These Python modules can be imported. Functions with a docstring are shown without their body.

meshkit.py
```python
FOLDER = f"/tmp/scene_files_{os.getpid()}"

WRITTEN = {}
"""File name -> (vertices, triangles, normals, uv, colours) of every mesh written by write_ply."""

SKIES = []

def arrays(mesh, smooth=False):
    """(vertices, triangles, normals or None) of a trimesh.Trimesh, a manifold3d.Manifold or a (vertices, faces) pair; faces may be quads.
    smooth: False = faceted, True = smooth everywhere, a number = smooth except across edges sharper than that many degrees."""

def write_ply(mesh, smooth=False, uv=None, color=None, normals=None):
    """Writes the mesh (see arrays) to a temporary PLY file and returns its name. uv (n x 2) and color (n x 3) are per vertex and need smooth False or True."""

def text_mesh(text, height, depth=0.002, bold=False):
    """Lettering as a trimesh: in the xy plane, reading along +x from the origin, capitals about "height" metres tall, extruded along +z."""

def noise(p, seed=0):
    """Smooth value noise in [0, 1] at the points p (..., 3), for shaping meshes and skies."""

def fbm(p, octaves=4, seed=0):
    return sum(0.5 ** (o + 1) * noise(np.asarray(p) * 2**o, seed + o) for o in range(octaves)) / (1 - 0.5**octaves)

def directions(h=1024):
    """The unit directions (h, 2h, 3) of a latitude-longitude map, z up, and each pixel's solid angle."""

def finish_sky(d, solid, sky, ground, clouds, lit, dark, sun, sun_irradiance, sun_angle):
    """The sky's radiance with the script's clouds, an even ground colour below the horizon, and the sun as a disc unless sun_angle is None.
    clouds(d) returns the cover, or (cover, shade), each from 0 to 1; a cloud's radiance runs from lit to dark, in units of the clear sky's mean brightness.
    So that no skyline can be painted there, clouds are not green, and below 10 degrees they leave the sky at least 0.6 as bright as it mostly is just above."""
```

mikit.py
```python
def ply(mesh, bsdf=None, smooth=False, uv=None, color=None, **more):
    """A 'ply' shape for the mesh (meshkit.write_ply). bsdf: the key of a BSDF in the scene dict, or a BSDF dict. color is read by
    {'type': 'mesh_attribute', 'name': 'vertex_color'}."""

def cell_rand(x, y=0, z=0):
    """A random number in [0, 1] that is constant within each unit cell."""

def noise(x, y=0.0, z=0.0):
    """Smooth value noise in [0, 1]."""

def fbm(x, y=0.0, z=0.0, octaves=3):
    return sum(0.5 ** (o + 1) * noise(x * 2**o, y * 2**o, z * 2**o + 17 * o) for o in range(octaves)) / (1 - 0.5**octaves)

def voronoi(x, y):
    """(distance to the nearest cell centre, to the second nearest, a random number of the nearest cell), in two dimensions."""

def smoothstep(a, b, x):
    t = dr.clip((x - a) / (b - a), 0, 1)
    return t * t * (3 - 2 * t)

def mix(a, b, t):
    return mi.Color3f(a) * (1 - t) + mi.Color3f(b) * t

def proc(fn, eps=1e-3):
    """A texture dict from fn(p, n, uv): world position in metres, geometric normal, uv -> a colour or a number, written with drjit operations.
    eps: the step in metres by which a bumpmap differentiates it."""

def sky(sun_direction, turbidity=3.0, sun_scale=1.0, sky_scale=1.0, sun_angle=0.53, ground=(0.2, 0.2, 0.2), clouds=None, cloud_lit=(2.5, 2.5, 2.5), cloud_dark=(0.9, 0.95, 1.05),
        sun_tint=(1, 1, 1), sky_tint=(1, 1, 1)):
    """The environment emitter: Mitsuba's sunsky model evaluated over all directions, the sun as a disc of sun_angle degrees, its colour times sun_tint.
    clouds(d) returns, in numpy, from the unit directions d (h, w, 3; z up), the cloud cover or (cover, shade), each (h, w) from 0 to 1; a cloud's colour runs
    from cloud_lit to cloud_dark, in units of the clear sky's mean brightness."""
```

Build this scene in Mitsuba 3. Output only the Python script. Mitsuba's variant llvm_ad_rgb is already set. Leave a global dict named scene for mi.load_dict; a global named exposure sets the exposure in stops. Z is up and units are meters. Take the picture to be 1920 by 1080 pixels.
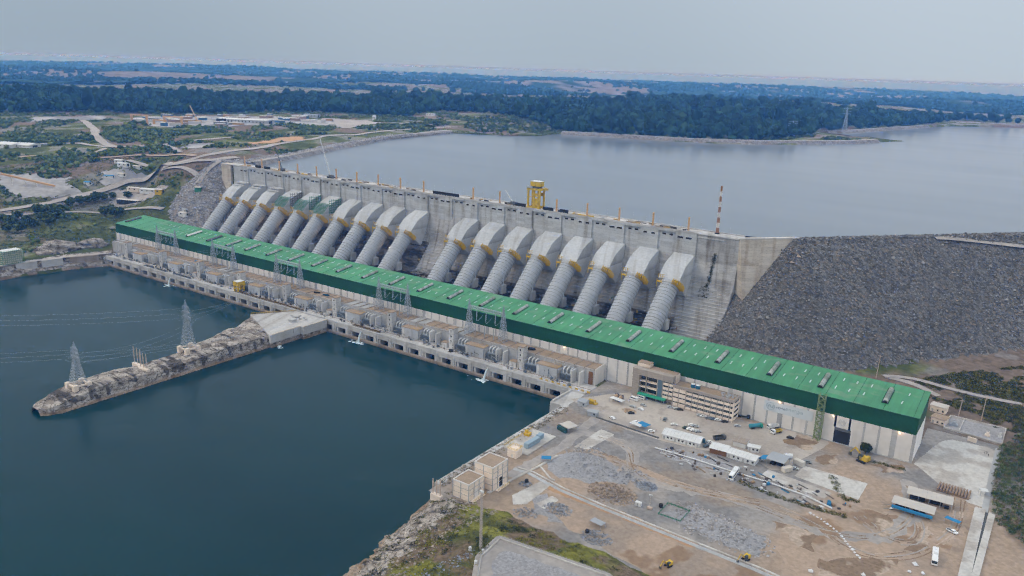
import math, numpy as np, drjit as dr, trimesh, shapely, mitsuba as mi, mikit, meshkit
from shapely.geometry import Polygon, LineString, Point, MultiPolygon, box as sbox
from mikit import proc, noise, fbm, voronoi, cell_rand, smoothstep, mix
T = mi.ScalarTransform4f
scene, labels = {'type': 'scene'}, {}

# ---------------------------------------------------------------- camera, sky, haze, exposure
CAM = np.array([851.6, -480.3, 224.3])
yaw, pitch, roll = np.radians([-34.61, -15.42, 1.81])
fwd = np.array([math.sin(yaw)*math.cos(pitch), math.cos(yaw)*math.cos(pitch), math.sin(pitch)])
rgt = np.array([math.cos(yaw), -math.sin(yaw), 0.0])
upv = np.cross(rgt, fwd)
upr = -math.sin(roll)*rgt + math.cos(roll)*upv
scene['haze_air'] = {'type': 'homogeneous', 'albedo': {'type': 'rgb', 'value': [0.9, 0.80, 0.985]},
                     'sigma_t': {'type': 'rgb', 'value': [0.000016, 0.000062, 0.000145]}}
scene['camera'] = {'type': 'perspective', 'fov': math.degrees(2*math.atan(960/1492.0)), 'fov_axis': 'x',
                   'near_clip': 1.0, 'far_clip': 400000.0,
                   'to_world': T().look_at(origin=CAM.tolist(), target=(CAM+fwd).tolist(), up=upr.tolist()),
                   'medium': {'type': 'ref', 'id': 'haze_air'}}
def cloud_cover(d):
    x, y, z = d[..., 0], d[..., 1], d[..., 2]
    s = 0.30*np.sin(2.1*x+1.3*y+0.7) + 0.2*np.sin(4.3*y-2.2*x+3*z+1.9) + 0.1*np.sin(9*x+6*y+5*z)
    bright = (1+2*np.clip(z, 0, 1))/3                      # an overcast sky is about three times brighter overhead than at the horizon
    return np.ones(x.shape), np.clip(1.03-1.2*bright+0.25*s+0.42*np.clip(-x, 0, 1)**2, 0, 1)
scene['sky'] = mikit.sky([-0.55, -0.5, 0.55], turbidity=4, sun_scale=0.17, sun_angle=22, sky_scale=1.0, clouds=cloud_cover,
                         cloud_lit=(2.35, 2.55, 2.75), cloud_dark=(0.68, 0.89, 1.10), sun_tint=(.9, .97, 1.06))
exposure = 2.05

# ---------------------------------------------------------------- helpers
class MB:
    """collects pieces of one mesh"""
    def __init__(s): s.v, s.f, s.c, s.n = [], [], [], 0
    def add(s, v, f, c=None):
        v = np.asarray(v, float); f = np.asarray(f, int)
        if f.shape[1] == 4: f = np.vstack([f[:, [0, 1, 2]], f[:, [0, 2, 3]]])
        s.v.append(v); s.f.append(f+s.n); s.n += len(v)
        s.c.append(np.broadcast_to(np.asarray(c if c is not None else (.5, .5, .5), float), (len(v), 3)))
        return s
    def box(s, x0, x1, y0, y1, z0, z1, c=None, rot=0, at=None, tilt=None):
        v = np.array([[x, y, z] for z in (z0, z1) for y in (y0, y1) for x in (x0, x1)], float)
        f = [[0, 2, 3, 1], [4, 5, 7, 6], [0, 1, 5, 4], [2, 6, 7, 3], [0, 4, 6, 2], [1, 3, 7, 5]]
        if rot:
            a = math.radians(rot); v[:, :2] = v[:, :2] @ np.array([[math.cos(a), math.sin(a)], [-math.sin(a), math.cos(a)]])
        if at is not None: v = v + np.asarray(at)
        return s.add(v, f, c)
    def hull(s, pts, c=None):
        m = trimesh.convex.convex_hull(np.asarray(pts, float))
        return s.add(m.vertices, m.faces, c)
    def tube(s, p, q, r, n=6, c=None, r2=None, cap=True):
        p, q = np.asarray(p, float), np.asarray(q, float); t = q-p; t = t/np.linalg.norm(t)
        a = np.cross(t, [0, 0, 1.0] if abs(t[2]) < .9 else [1.0, 0, 0]); a /= np.linalg.norm(a); b = np.cross(t, a)
        an = np.arange(n)*2*np.pi/n; d = np.cos(an)[:, None]*a + np.sin(an)[:, None]*b
        v = np.vstack([p+r*d, q+(r if r2 is None else r2)*d])
        i = np.arange(n); j = (i+1) % n
        f = [np.c_[i, j, j+n], np.c_[i, j+n, i+n]]
        if cap:
            k = np.arange(1, n-1)
            f += [np.c_[0*k, k+1, k], np.c_[0*k+n, k+n, k+n+1]]
        return s.add(v, np.vstack(f), c)
    def bar(s, p, q, w, c=None): return s.tube(p, q, w*.6, 4, c, cap=False)
    def path(s, pts, r, n=4, c=None):
        pts = np.asarray(pts, float)
        t = np.gradient(pts, axis=0); t /= np.linalg.norm(t, axis=1, keepdims=True)
        a = np.cross(t, [0, 0, 1.0]); a /= np.linalg.norm(a, axis=1, keepdims=True)+1e-9; b = np.cross(t, a)
        an = np.arange(n)*2*np.pi/n
        v = pts[:, None]+r*(np.cos(an)[None, :, None]*a[:, None]+np.sin(an)[None, :, None]*b[:, None])
        i, j = np.meshgrid(np.arange(len(pts)-1), np.arange(n), indexing='ij')
        q = np.stack([i*n+j, i*n+(j+1) % n, (i+1)*n+(j+1) % n, (i+1)*n+j], -1).reshape(-1, 4)
        return s.add(v.reshape(-1, 3), q, c)
    def prism_x(s, prof, x0, x1, c=None):
        """polygon of (y, z) pushed along x"""
        m = trimesh.creation.extrude_polygon(Polygon(prof), x1-x0)
        v = np.asarray(m.vertices); v = np.c_[v[:, 2]+x0, v[:, 0], v[:, 1]]
        return s.add(v, m.faces, c)
    def prism_y(s, prof, y0, y1, c=None):
        m = trimesh.creation.extrude_polygon(Polygon(prof), y1-y0)
        v = np.asarray(m.vertices); v = np.c_[v[:, 0], v[:, 2]+y0, v[:, 1]]
        return s.add(v, np.asarray(m.faces)[:, ::-1], c)
    def prism_z(s, poly, z0, z1, c=None):
        m = trimesh.creation.extrude_polygon(poly if isinstance(poly, Polygon) else Polygon(poly), z1-z0)
        v = np.asarray(m.vertices)+[0, 0, z0]
        return s.add(v, m.faces, c)
    def mesh(s, m, c=None): return s.add(m.vertices, m.faces, c)
    def arrays(s): return np.vstack(s.v), np.vstack(s.f), np.vstack(s.c)

def numbered(k):
    if k not in scene and k not in used: used.add(k); return k
    i = counts.get(k, 0)+1
    while f'{k}_{i:03d}' in used or f'{k}_{i:03d}' in scene: i += 1
    counts[k] = i; used.add(f'{k}_{i:03d}'); return f'{k}_{i:03d}'
used, counts = set(), {}
def thing(name, label, cat, group=None):
    key = numbered(name); labels[key] = {'label': label, 'category': cat}
    if group: labels[key]['group'] = group
    return key
def put(key, mb, mat, smooth=False, color=False, to=None):
    """one shape entry under the given (numbered) key"""
    if isinstance(mb, MB): v, f, c = mb.arrays()
    elif isinstance(mb, dict):
        scene[key] = {**mb, 'to_world': to} if to is not None else dict(mb); return key
    else: v, f, c = np.asarray(mb.vertices), np.asarray(mb.faces), None
    scene[key] = mikit.ply((v, f), mat, smooth=smooth, color=c if color else None)
    if to is not None: scene[key]['to_world'] = to
    return key
def part(parent, name, mb, mat, smooth=False, color=False, to=None, label=None):
    k = put(numbered(parent+'__'+name), mb, mat, smooth, color, to)
    if label: labels[k] = {'label': label}
    return k
def solo(name, mb, mat, label, cat, group=None, smooth=False, color=False, to=None):
    return put(thing(name, label, cat, group), mb, mat, smooth, color, to)
def struct(name, mb, mat, smooth=False, label=None, stuff=False):
    k = put(numbered(name), mb, mat, smooth)
    labels[k] = {'kind': 'stuff' if stuff else 'structure'}
    if label: labels[k]['label'] = label
    return k
def stuff(name, mb, mat, label, cat, smooth=False, color=False):
    k = put(numbered(name), mb, mat, smooth, color)
    labels[k] = {'kind': 'stuff', 'label': label, 'category': cat}
    return k
def shift(x, y, z=0, rz=0, s=1): return T().translate([x, y, z]).rotate([0, 0, 1], rz).scale(s)
def rng(n): return np.random.default_rng(n)
def vnoise(x, y, seed=0):
    """numpy value noise 0..1"""
    xi, yi = np.floor(x).astype(np.int64), np.floor(y).astype(np.int64); tx, ty = x-xi, y-yi
    tx = tx*tx*(3-2*tx); ty = ty*ty*(3-2*ty)
    def h(a, b):
        n = (a*374761393+b*668265263+seed*974711) & 0xffffffff
        n = ((n ^ (n >> 13))*1274126177) & 0xffffffff
        return ((n ^ (n >> 16)) & 0xffffff)/16777215.0
    return (h(xi, yi)*(1-tx)+h(xi+1, yi)*tx)*(1-ty)+(h(xi, yi+1)*(1-tx)+h(xi+1, yi+1)*tx)*ty
def vfbm(x, y, seed=0, o=3):
    return sum(.5**(k+1)*vnoise(x*2**k, y*2**k, seed+k) for k in range(o))/(1-.5**o)
ORD = 'first second third fourth fifth sixth seventh eighth ninth tenth eleventh twelfth thirteenth fourteenth fifteenth sixteenth seventeenth eighteenth nineteenth twentieth twenty-first twenty-second twenty-third twenty-fourth twenty-fifth'.split()
def inside(poly, x, y): return shapely.contains_xy(poly if isinstance(poly, (Polygon, MultiPolygon)) else Polygon(poly), x, y)
def ragged(pts, amp, step, seed=0, closed=True):
    """a polygon with an irregular edge"""
    r = rng(seed); p = np.asarray(pts, float); ring = LineString(np.vstack([p, p[:1]]))
    n = max(8, int(ring.length/step)); out = []
    for i in range(n):
        q = np.array(ring.interpolate(i/n, normalized=True).coords[0]); out.append(q+r.normal(0, amp, 2))
    return Polygon(out).buffer(0)

# ---------------------------------------------------------------- materials
def mat(name, color, rough=.8, metal=0.0, spec=.5, bump=None, bscale=1.0, **kw):
    b = {'type': 'principled', 'base_color': color if isinstance(color, dict) else {'type': 'rgb', 'value': list(color)},
         'roughness': rough, 'metallic': metal, 'specular': spec, **kw}
    if bump is not None: b = {'type': 'bumpmap', 'arbitrary': bump, 'scale': bscale, 'bsdf': b}
    scene[name] = {'type': 'twosided', 'bsdf': b}
VC = {'type': 'mesh_attribute', 'name': 'vertex_color'}
mat('paint_gloss', VC, .25, spec=.5)
mat('paint_matte', VC, .75, spec=.3)
def streaks(p, horiz, f=1.0):
    return fbm(horiz*.35*f, p.z*.03, 3.0, 3)
def concrete_fn(base, stain, lift=2.4, amount=.5):
    def fn(p, n, uv):
        h = p.x+p.y*.37
        s = smoothstep(.45, .8, fbm(h*.3, p.z*.035, 1.7, 3))*amount
        b = fbm(p.x*.06, p.y*.06+p.z*.09, p.z*.02, 3)
        c = mix(base, stain, dr.clip(s+smoothstep(.5, .85, b)*.45, 0, 1))
        fr = p.z/lift; fr = fr-dr.floor(fr)
        line = dr.select(dr.abs(n.z) < .6, smoothstep(.08, .0, fr), 0.0)*.28
        cell = cell_rand(dr.floor(h/11.0), dr.floor(p.z/lift), 5)*.22-.11
        fine = fbm(p.x*.7, p.y*.7, p.z*1.3, 2)*.3-.15
        return c*(1+cell+fine)*(1-line)
    return proc(fn)
mat('dam_concrete', concrete_fn((.475, .485, .495), (.25, .225, .195), 2.4, .6), .9, spec=.2)
mat('block_concrete', concrete_fn((.505, .52, .54), (.35, .34, .325), 60.0, .55), .85, spec=.25)
mat('step_concrete', concrete_fn((.42, .415, .41), (.19, .17, .15), 2.4, .75), .9, spec=.2)
mat('wing_concrete', concrete_fn((.50, .45, .385), (.30, .22, .15), 2.4, .5), .9, spec=.2)
mat('deck_concrete', concrete_fn((.48, .47, .46), (.27, .24, .21), 30.0, .5), .9, spec=.2)
mat('ledge_concrete', concrete_fn((.30, .245, .20), (.16, .12, .09), 30.0, .6), .9, spec=.2)
mat('grey_concrete', concrete_fn((.42, .425, .43), (.27, .265, .26), 30.0, .5), .9, spec=.2)
mat('pale_wall', concrete_fn((.57, .565, .56), (.40, .385, .365), 60.0, .3), .85, spec=.25)
mat('tan_roof', proc(lambda p, n, uv: mix((.40, .30, .215), (.28, .21, .155), fbm(p.x*.15, p.y*.3, p.z*.1, 3))*(.85+.3*fbm(p.x*1.7, p.y*1.7, 0, 2))), .9, spec=.2)
mat('tan_wall', concrete_fn((.80, .69, .585), (.64, .54, .45), 60.0, .3), .85, spec=.25)
mat('white_panel', proc(lambda p, n, uv: mix((.68, .655, .63), (.55, .52, .49), smoothstep(.5, .85, fbm((p.x+p.y)*.25, p.z*.06, 2.0, 3))*.6)*(.95+.10*fbm(p.x*.5, p.y*.5, p.z*.5, 2))), .85, spec=.25)
mat('steel_grey', proc(lambda p, n, uv: mix((.47, .50, .545), (.38, .395, .415), fbm(p.x*.25, p.y*.2, p.z*.25, 3))*(.9+.2*fbm(p.x*1.5, p.y*.4, p.z*.4, 2))), .5, spec=.4)
mat('ring_dark', (.10, .105, .11), .6)
mat('galvanised', (.36, .40, .45), .45, metal=.3)
def green_roof_fn(p, n, uv):
    c = mix((.034, .215, .082), (.058, .275, .118), fbm(p.x*.03, p.y*.12, 0, 3))
    rib = p.x*2.0; rib = dr.abs(rib-dr.floor(rib)-.5)*2
    w = fbm(p.x*.45, p.y*.04, 4.0, 3); b = cell_rand(dr.floor((p.x+38.3)/16.5), 3, 7)
    c = mix(c, (.16, .26, .16), smoothstep(.62, .8, fbm(p.x*.07, p.y*.16, 8.0, 4))*.45)
    return c*(.9+.16*rib)*(.78+.44*w)*(.93+.13*b)
mat('green_roof', proc(green_roof_fn), .45, spec=.5)
def green_wall_fn(p, n, uv):
    rib = (p.x+p.y)*1.6; rib = dr.abs(rib-dr.floor(rib)-.5)*2
    return mi.Color3f(.002, .068, .028)*(.75+.4*rib)*(.8+.4*fbm(p.x*.05, p.z*.2, 0, 2))
mat('green_wall', proc(green_wall_fn), .5, spec=.35)
mat('glass_dark', (.03, .045, .055), .12, spec=.6)
mat('void_dark', (.015, .016, .018), .9)
def rock_fn(base, dark, warm, sc):
    def fn(p, n, uv):
        d1, d2, w = voronoi(p.x*sc+p.z*.3*sc, p.y*sc+p.z*.5*sc)
        c = mix(dark, base, w)
        c = mix(c, warm, smoothstep(.72, .95, cell_rand(dr.floor(w*977.0), 3, 1))*.6)
        c = c*(.55+.45*smoothstep(.0, .25, d2-d1))
        return c*(.8+.4*fbm(p.x*.02, p.y*.02, p.z*.03, 2))
    return proc(fn)
mat('riprap', rock_fn((.21, .205, .20), (.085, .085, .086), (.26, .20, .15), .55), .95, spec=.15)
mat('riprap_far', rock_fn((.34, .33, .33), (.18, .175, .18), (.33, .26, .21), .3), .95, spec=.15)
mat('boulder', VC, .95, spec=.15)
def bedrock_fn(p, n, uv):
    a = fbm(p.x*.22, p.y*.22, p.z*.4, 4); b = fbm(p.x*.05, p.y*.3, p.z*.15, 3); d = fbm(p.x*.9, p.y*.9, p.z*.9, 3)
    c = mix((.43, .385, .34), (.24, .205, .175), smoothstep(.42, .62, a))
    c = mix(c, (.06, .053, .047), smoothstep(.54, .68, b)*.85)
    c = c*(1-.75*smoothstep(.05, .0, dr.abs(fbm(p.x*.28, p.y*.28, p.z*.5, 3)-.5)))
    c = mix(c, (.30, .19, .10), smoothstep(2.6, 1.0, p.z)*.55)
    return c*(.6+.8*d)
mat('bedrock', proc(bedrock_fn), .95, spec=.15, bump=proc(lambda p, n, uv: fbm(p.x*.35, p.y*.35, p.z*.5, 4)*2.2, .1), bscale=1.0)
def yard_fn(p, n, uv):
    a = fbm(p.x*.014+3, p.y*.014, 0, 4); b = fbm(p.x*.05, p.y*.05, 7.0, 4); d = fbm(p.x*.6, p.y*.6, 1.0, 3)
    g = mix((.235, .222, .215), (.335, .305, .28), smoothstep(.4, .62, b))
    c = mix(g, (.375, .285, .215), smoothstep(.42, .60, a))
    c = mix(c, (.29, .225, .17), smoothstep(.58, .74, fbm(p.x*.03+9, p.y*.03, 2.0, 4))*.7)
    return c*(.75+.5*d)
mat('yard', proc(yard_fn), .95, spec=.15, bump=proc(lambda p, n, uv: fbm(p.x*.5, p.y*.5, 0, 4)*.8, .1))
def dirt_fn(p, n, uv):
    b = fbm(p.x*.04, p.y*.04, 7.0, 4); d = fbm(p.x*.7, p.y*.7, 1.0, 3)
    c = mix((.405, .305, .23), (.32, .255, .205), smoothstep(.35, .65, b))
    c = mix(c, (.24, .15, .085), smoothstep(.62, .72, fbm(p.x*.06+2, p.y*.06, 3.0, 4))*.7)
    return c*(.8+.4*d)
mat('dirt', proc(dirt_fn), .95, spec=.15)
mat('mud', proc(lambda p, n, uv: mix((.235, .165, .11), (.44, .35, .275), smoothstep(.42, .58, fbm(p.x*.11, p.y*.11, 0, 4)))*(.75+.5*fbm(p.x*.8, p.y*.8, 0, 2))), .85, spec=.3)
mat('gravel', proc(lambda p, n, uv: mix((.35, .345, .36), (.27, .26, .26), fbm(p.x*.05, p.y*.05, 0, 3))*(.65+.7*fbm(p.x*1.1, p.y*1.1, 0, 3))), .95, spec=.15)
def pave_fn(p, n, uv):
    b = fbm(p.x*.03, p.y*.03, 1.0, 4); d = fbm(p.x*.8, p.y*.8, 1.0, 3)
    c = mix((.47, .42, .37), (.38, .335, .295), smoothstep(.35, .7, b))
    c = mix(c, (.27, .225, .19), smoothstep(.62, .75, fbm(p.x*.09, p.y*.09, 4.0, 4))*.6)
    jx = p.x/5.0; jx = dr.abs(jx-dr.floor(jx)-.5); jy = p.y/5.0; jy = dr.abs(jy-dr.floor(jy)-.5)
    return c*(.88+.24*d)*(1-.12*smoothstep(.47, .5, dr.maximum(jx, jy)))
mat('pavement', proc(pave_fn), .9, spec=.2)
mat('road_dirt', proc(lambda p, n, uv: mix((.40, .365, .335), (.30, .275, .26), fbm(p.x*.06, p.y*.06, 0, 3))*(.8+.4*fbm(p.x*.5, p.y*.5, 0, 3))), .95, spec=.15)
def land_fn(p, n, uv):
    a = fbm(p.x*.012, p.y*.012, 0, 4); b = fbm(p.x*.03+5, p.y*.03, 3.0, 4); d = fbm(p.x*.3, p.y*.3, 1.0, 3)
    g = mix((.06, .075, .025), (.13, .145, .055), smoothstep(.35, .65, b))
    c = mix(g, (.165, .125, .095), smoothstep(.46, .58, a))
    c = mix(c, (.22, .205, .20), smoothstep(.58, .68, b)*.7)
    return c*(.6+.8*d)
mat('land', proc(land_fn), .95, spec=.15)
def grass_fn(p, n, uv):
    b = fbm(p.x*.06, p.y*.06, 3.0, 4); d = fbm(p.x*.8, p.y*.8, 1.0, 3)
    c = mix((.19, .185, .04), (.085, .09, .03), smoothstep(.4, .6, b))
    c = mix(c, (.17, .125, .085), smoothstep(.54, .66, fbm(p.x*.05, p.y*.05, 9.0, 4)))
    return c*(.5+1.0*d)
mat('grass', proc(grass_fn), .95, spec=.15, bump=proc(lambda p, n, uv: fbm(p.x*.6, p.y*.6, p.z*.6, 4)*1.5, .1))
def canopy_fn(p, n, uv):
    d = fbm(p.x*.02, p.y*.02, 0, 3); e = fbm(p.x*.11, p.y*.11, p.z*.11, 2)
    c = mix((.008, .028, .016), (.022, .05, .026), e)
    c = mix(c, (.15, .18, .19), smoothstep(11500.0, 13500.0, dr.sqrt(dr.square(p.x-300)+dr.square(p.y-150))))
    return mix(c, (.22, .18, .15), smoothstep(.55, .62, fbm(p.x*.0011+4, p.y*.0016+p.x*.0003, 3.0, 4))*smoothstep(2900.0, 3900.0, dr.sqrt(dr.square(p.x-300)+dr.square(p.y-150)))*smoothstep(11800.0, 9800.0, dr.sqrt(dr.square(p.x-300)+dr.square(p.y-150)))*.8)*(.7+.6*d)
mat('far_land', proc(canopy_fn), .95, spec=.1)
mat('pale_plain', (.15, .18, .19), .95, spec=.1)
mat('leaves', {'type': 'mesh_attribute', 'name': 'vertex_color'}, .9, spec=.15)
def ripple(p, n, uv): return (.35+1.3*smoothstep(.35, .65, fbm(p.x*.006+2, p.y*.009, 5.0, 3)))*(fbm(p.x*.045, p.y*.06, 1.0, 2)*.5+fbm(p.x*.16+p.y*.05, p.y*.22, 0, 3)*.26+fbm(p.x*.7, p.y*.9, 3.0, 2)*.07)
mat('river_water', proc(lambda p, n, uv: mix((.0001, .022, .025), (.0003, .034, .038), fbm(p.x*.008, p.y*.012, 0, 3))), .13, spec=.13, bump=proc(ripple, .15), bscale=1.0)
mat('lake_water', proc(lambda p, n, uv: mix((.10, .125, .155), (.135, .155, .185), fbm(p.x*.004+p.y*.002, p.y*.012, 0, 3))), .16, spec=.45, bump=proc(lambda p, n, uv: fbm(p.x*.12, p.y*.12, 0, 3)*.10, .3), bscale=1.0)
mat('foam', (.62, .72, .78), .6)

# ---------------------------------------------------------------- the lie of the land
from scipy.interpolate import RBFInterpolator
RIVER = Polygon([(-1500, -1500), (-900, -700), (-420, -420), (-190, -275), (-60, -180), (-19, -136), (-14, -69), (0, -36), (0, -18), (606, -18), (606, -200), (609, -245), (618, -275), (640, -420), (700, -800), (700, -1500)])
LAKE = Polygon([(-34, 166), (676, 204), (822, 376), (1100, 704), (1650, 1300), (2600, 1900), (3400, 3000), (1500, 3000), (1000, 2760), (706, 2595), (528, 2428), (468, 2209), (358, 1760), (345, 1651), (420, 1600), (536, 1573), (487, 1440), (348, 1171), (264, 1095), (111, 1042), (-10, 1030), (-65, 1034), (-70, 930), (-102, 885), (-160, 850), (-215, 832), (-191, 614), (-123, 432), (-61, 290), (-24, 200)])
CREST_R = LineString([(676, 189), (832, 368), (1110, 692), (1660, 1290)])
CREST_L = LineString([(-72, 167), (-52, 200), (-80, 294), (-140, 436), (-206, 618), (-230, 838)])
KNOB = LineString([(-44, 172), (-38, 194)])
CTRL = [(-23.0, -132.7, 11),(-30.4, -98.2, 12),(-30.6, -64.9, 12),(-24.5, -17.7, 11),(-43.4, -34.7, 14),(-67.6, -69.2, 16),(-90.6, -102.8, 18),(-142.6, -80.0, 22),(-91.1, -46.0, 18),(-52.9, -4.8, 14),(-164.0, -16.0, 26),(-223.3, -44.1, 32),(-238.0, 20.8, 36),(-283.4, -17.0, 42),(-184.8, 69.1, 26),(-193.6, 134.6, 22),(-201.2, 109.2, 36),(-255.0, 73.0, 50),(-295.7, 29.3, 50),(-194.3, 114.9, 56),(-367.5, 21.2, 58),(-313.6, 81.7, 58),(-125.0, 135.8, 72),(-367.5, 133.7, 72),(-256.4, 137.0, 74),(-181.4, 148.6, 80),(-136.3, 193.9, 91),(-148.3, 237.7, 93),(-581.7, 115.4, 76),(-598.2, 190.7, 82),(-639.7, 276.3, 86),(-368.4, 193.0, 80),(-315.0, 232.2, 86),(-302.4, 319.2, 92),(-226.3, 344.5, 93),(-392.9, 497.4, 93),(-338.7, 579.4, 93),(-378.4, 763.3, 93),(-328.9, 843.4, 93),(-298.7, 934.5, 96),(-304.0, 1040.1, 99),(-249.6, 1093.7, 98),(-137.1, 1104.9, 95),(-953.4, 276.8, 91),(-902.1, 412.9, 93),(-797.7, 471.9, 94),(-638.2, 594.3, 94),(-584.2, 865.3, 94),(-586.7, 1091.1, 96),(-750.7, 283.3, 88),(-1246.8, 403.1, 94),(-1051.4, 690.9, 94),(-911.1, 1091.9, 95),(-577.5, 1348.8, 98),(-366.7, 1361.3, 98),(-285.0, -186.0, 30),(-478.8, -126.0, 60),(-785.9, -100.9, 85),(-1320.2, -48.9, 95),(-30.7, 1067.6, 92),(84.9, 1095.3, 92),(243.2, 1147.8, 92),(316.7, 1232.1, 93),(337.3, 1395.3, 93),(415.9, 1558.6, 93),(490.4, 1539.5, 92),(333.7, 1693.3, 94),(436.3, 2134.6, 94),(535.4, 2485.7, 95),(698.6, 2717.9, 95),(962.1, 2886.0, 95),(1236.5, 2920.8, 95),(-1598.4, 555.7, 108),(-1495.8, 722.1, 108),(-1259.3, 821.1, 103),(-1157.1, 1008.8, 102),(-1209.2, 1359.1, 104),(-1133.3, 1580.3, 101),(-1178.4, 1918.0, 102),(-801.0, 1845.9, 102),(-480.3, 1779.2, 104),(-565.3, 2409.2, 116),(-615.7, 2994.1, 124),(-442.7, 3273.0, 124),(-171.5, 3182.2, 119),(55.9, 3366.3, 111),(343.3, 3298.7, 103),(636.1, 3208.8, 97),(972.4, 3312.3, 98),(-1815.0, 263.1, 108),(-2661.7, 1008.1, 78),(-2633.5, 1423.5, 82),(-2240.8, 1550.7, 84),(-2203.2, 1931.3, 88),(-2449.4, 2542.8, 86),(-2173.2, 2783.3, 85),(-2077.6, 3367.6, 86),(-1884.2, 4149.5, 90),(-1795.5, 5888.0, 85),(-1162.6, 6702.6, 80),(-217.1, 6078.1, 80),(465.6, 5906.2, 80),(-3635.2, 1428.6, 100),(-3399.5, 1847.2, 100),(-2800.1, 2073.0, 100),(-2670.2, 2515.0, 100),(-2576.3, 3266.3, 98),(-2580.7, 4027.5, 98),(-2768.3, 5378.0, 100),(-2696.9, 6505.8, 104),(-3291.0, 9290.3, 112),(-3012.2, 10664.0, 112),(-1815.5, 8999.6, 104),(-770.9, 7298.1, 92),(-255.0, 7609.0, 84),(351.1, 7677.2, 84),(-7529.2, 3101.5, 118),(-7094.6, 3882.3, 104),(-6046.3, 4976.9, 102),(-5094.2, 6362.1, 96),(-4360.8, 7371.0, 92),(-3685.9, 8738.1, 90),(-103.8, 14817.5, 60),(-8776.0, 1865.7, 110),(2760.9, 17323.4, 60)]
CTRL += [(x, y, 10) for x in (615, 680, 760, 840, 900) for y in (-250, -190, -130, -60, 0, 40)]
CTRL += [(-40, 0, 11), (-40, 40, 13), (-60, -30, 11), (-30, 90, 14), (100, 60, 10), (300, 60, 10), (500, 60, 10), (640, 70, 11), (763, 134, 12), (853, 156, 12), (820, 90, 11), (920, 120, 12), (960, 40, 12), (950, -60, 16), (960, -160, 20), (960, -260, 22), (1100, 150, 20), (1400, 400, 20), (1200, -200, 35), (1200, -600, 40),
         (100, 110, 20), (300, 110, 20), (500, 110, 20), (1700, 900, 30), (2600, 1200, 60), (3600, 2500, 90), (-2500, -2000, 60), (-1800, -900, 40), (640, -330, 16), (760, -360, 26)]
_rbf = None
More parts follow.
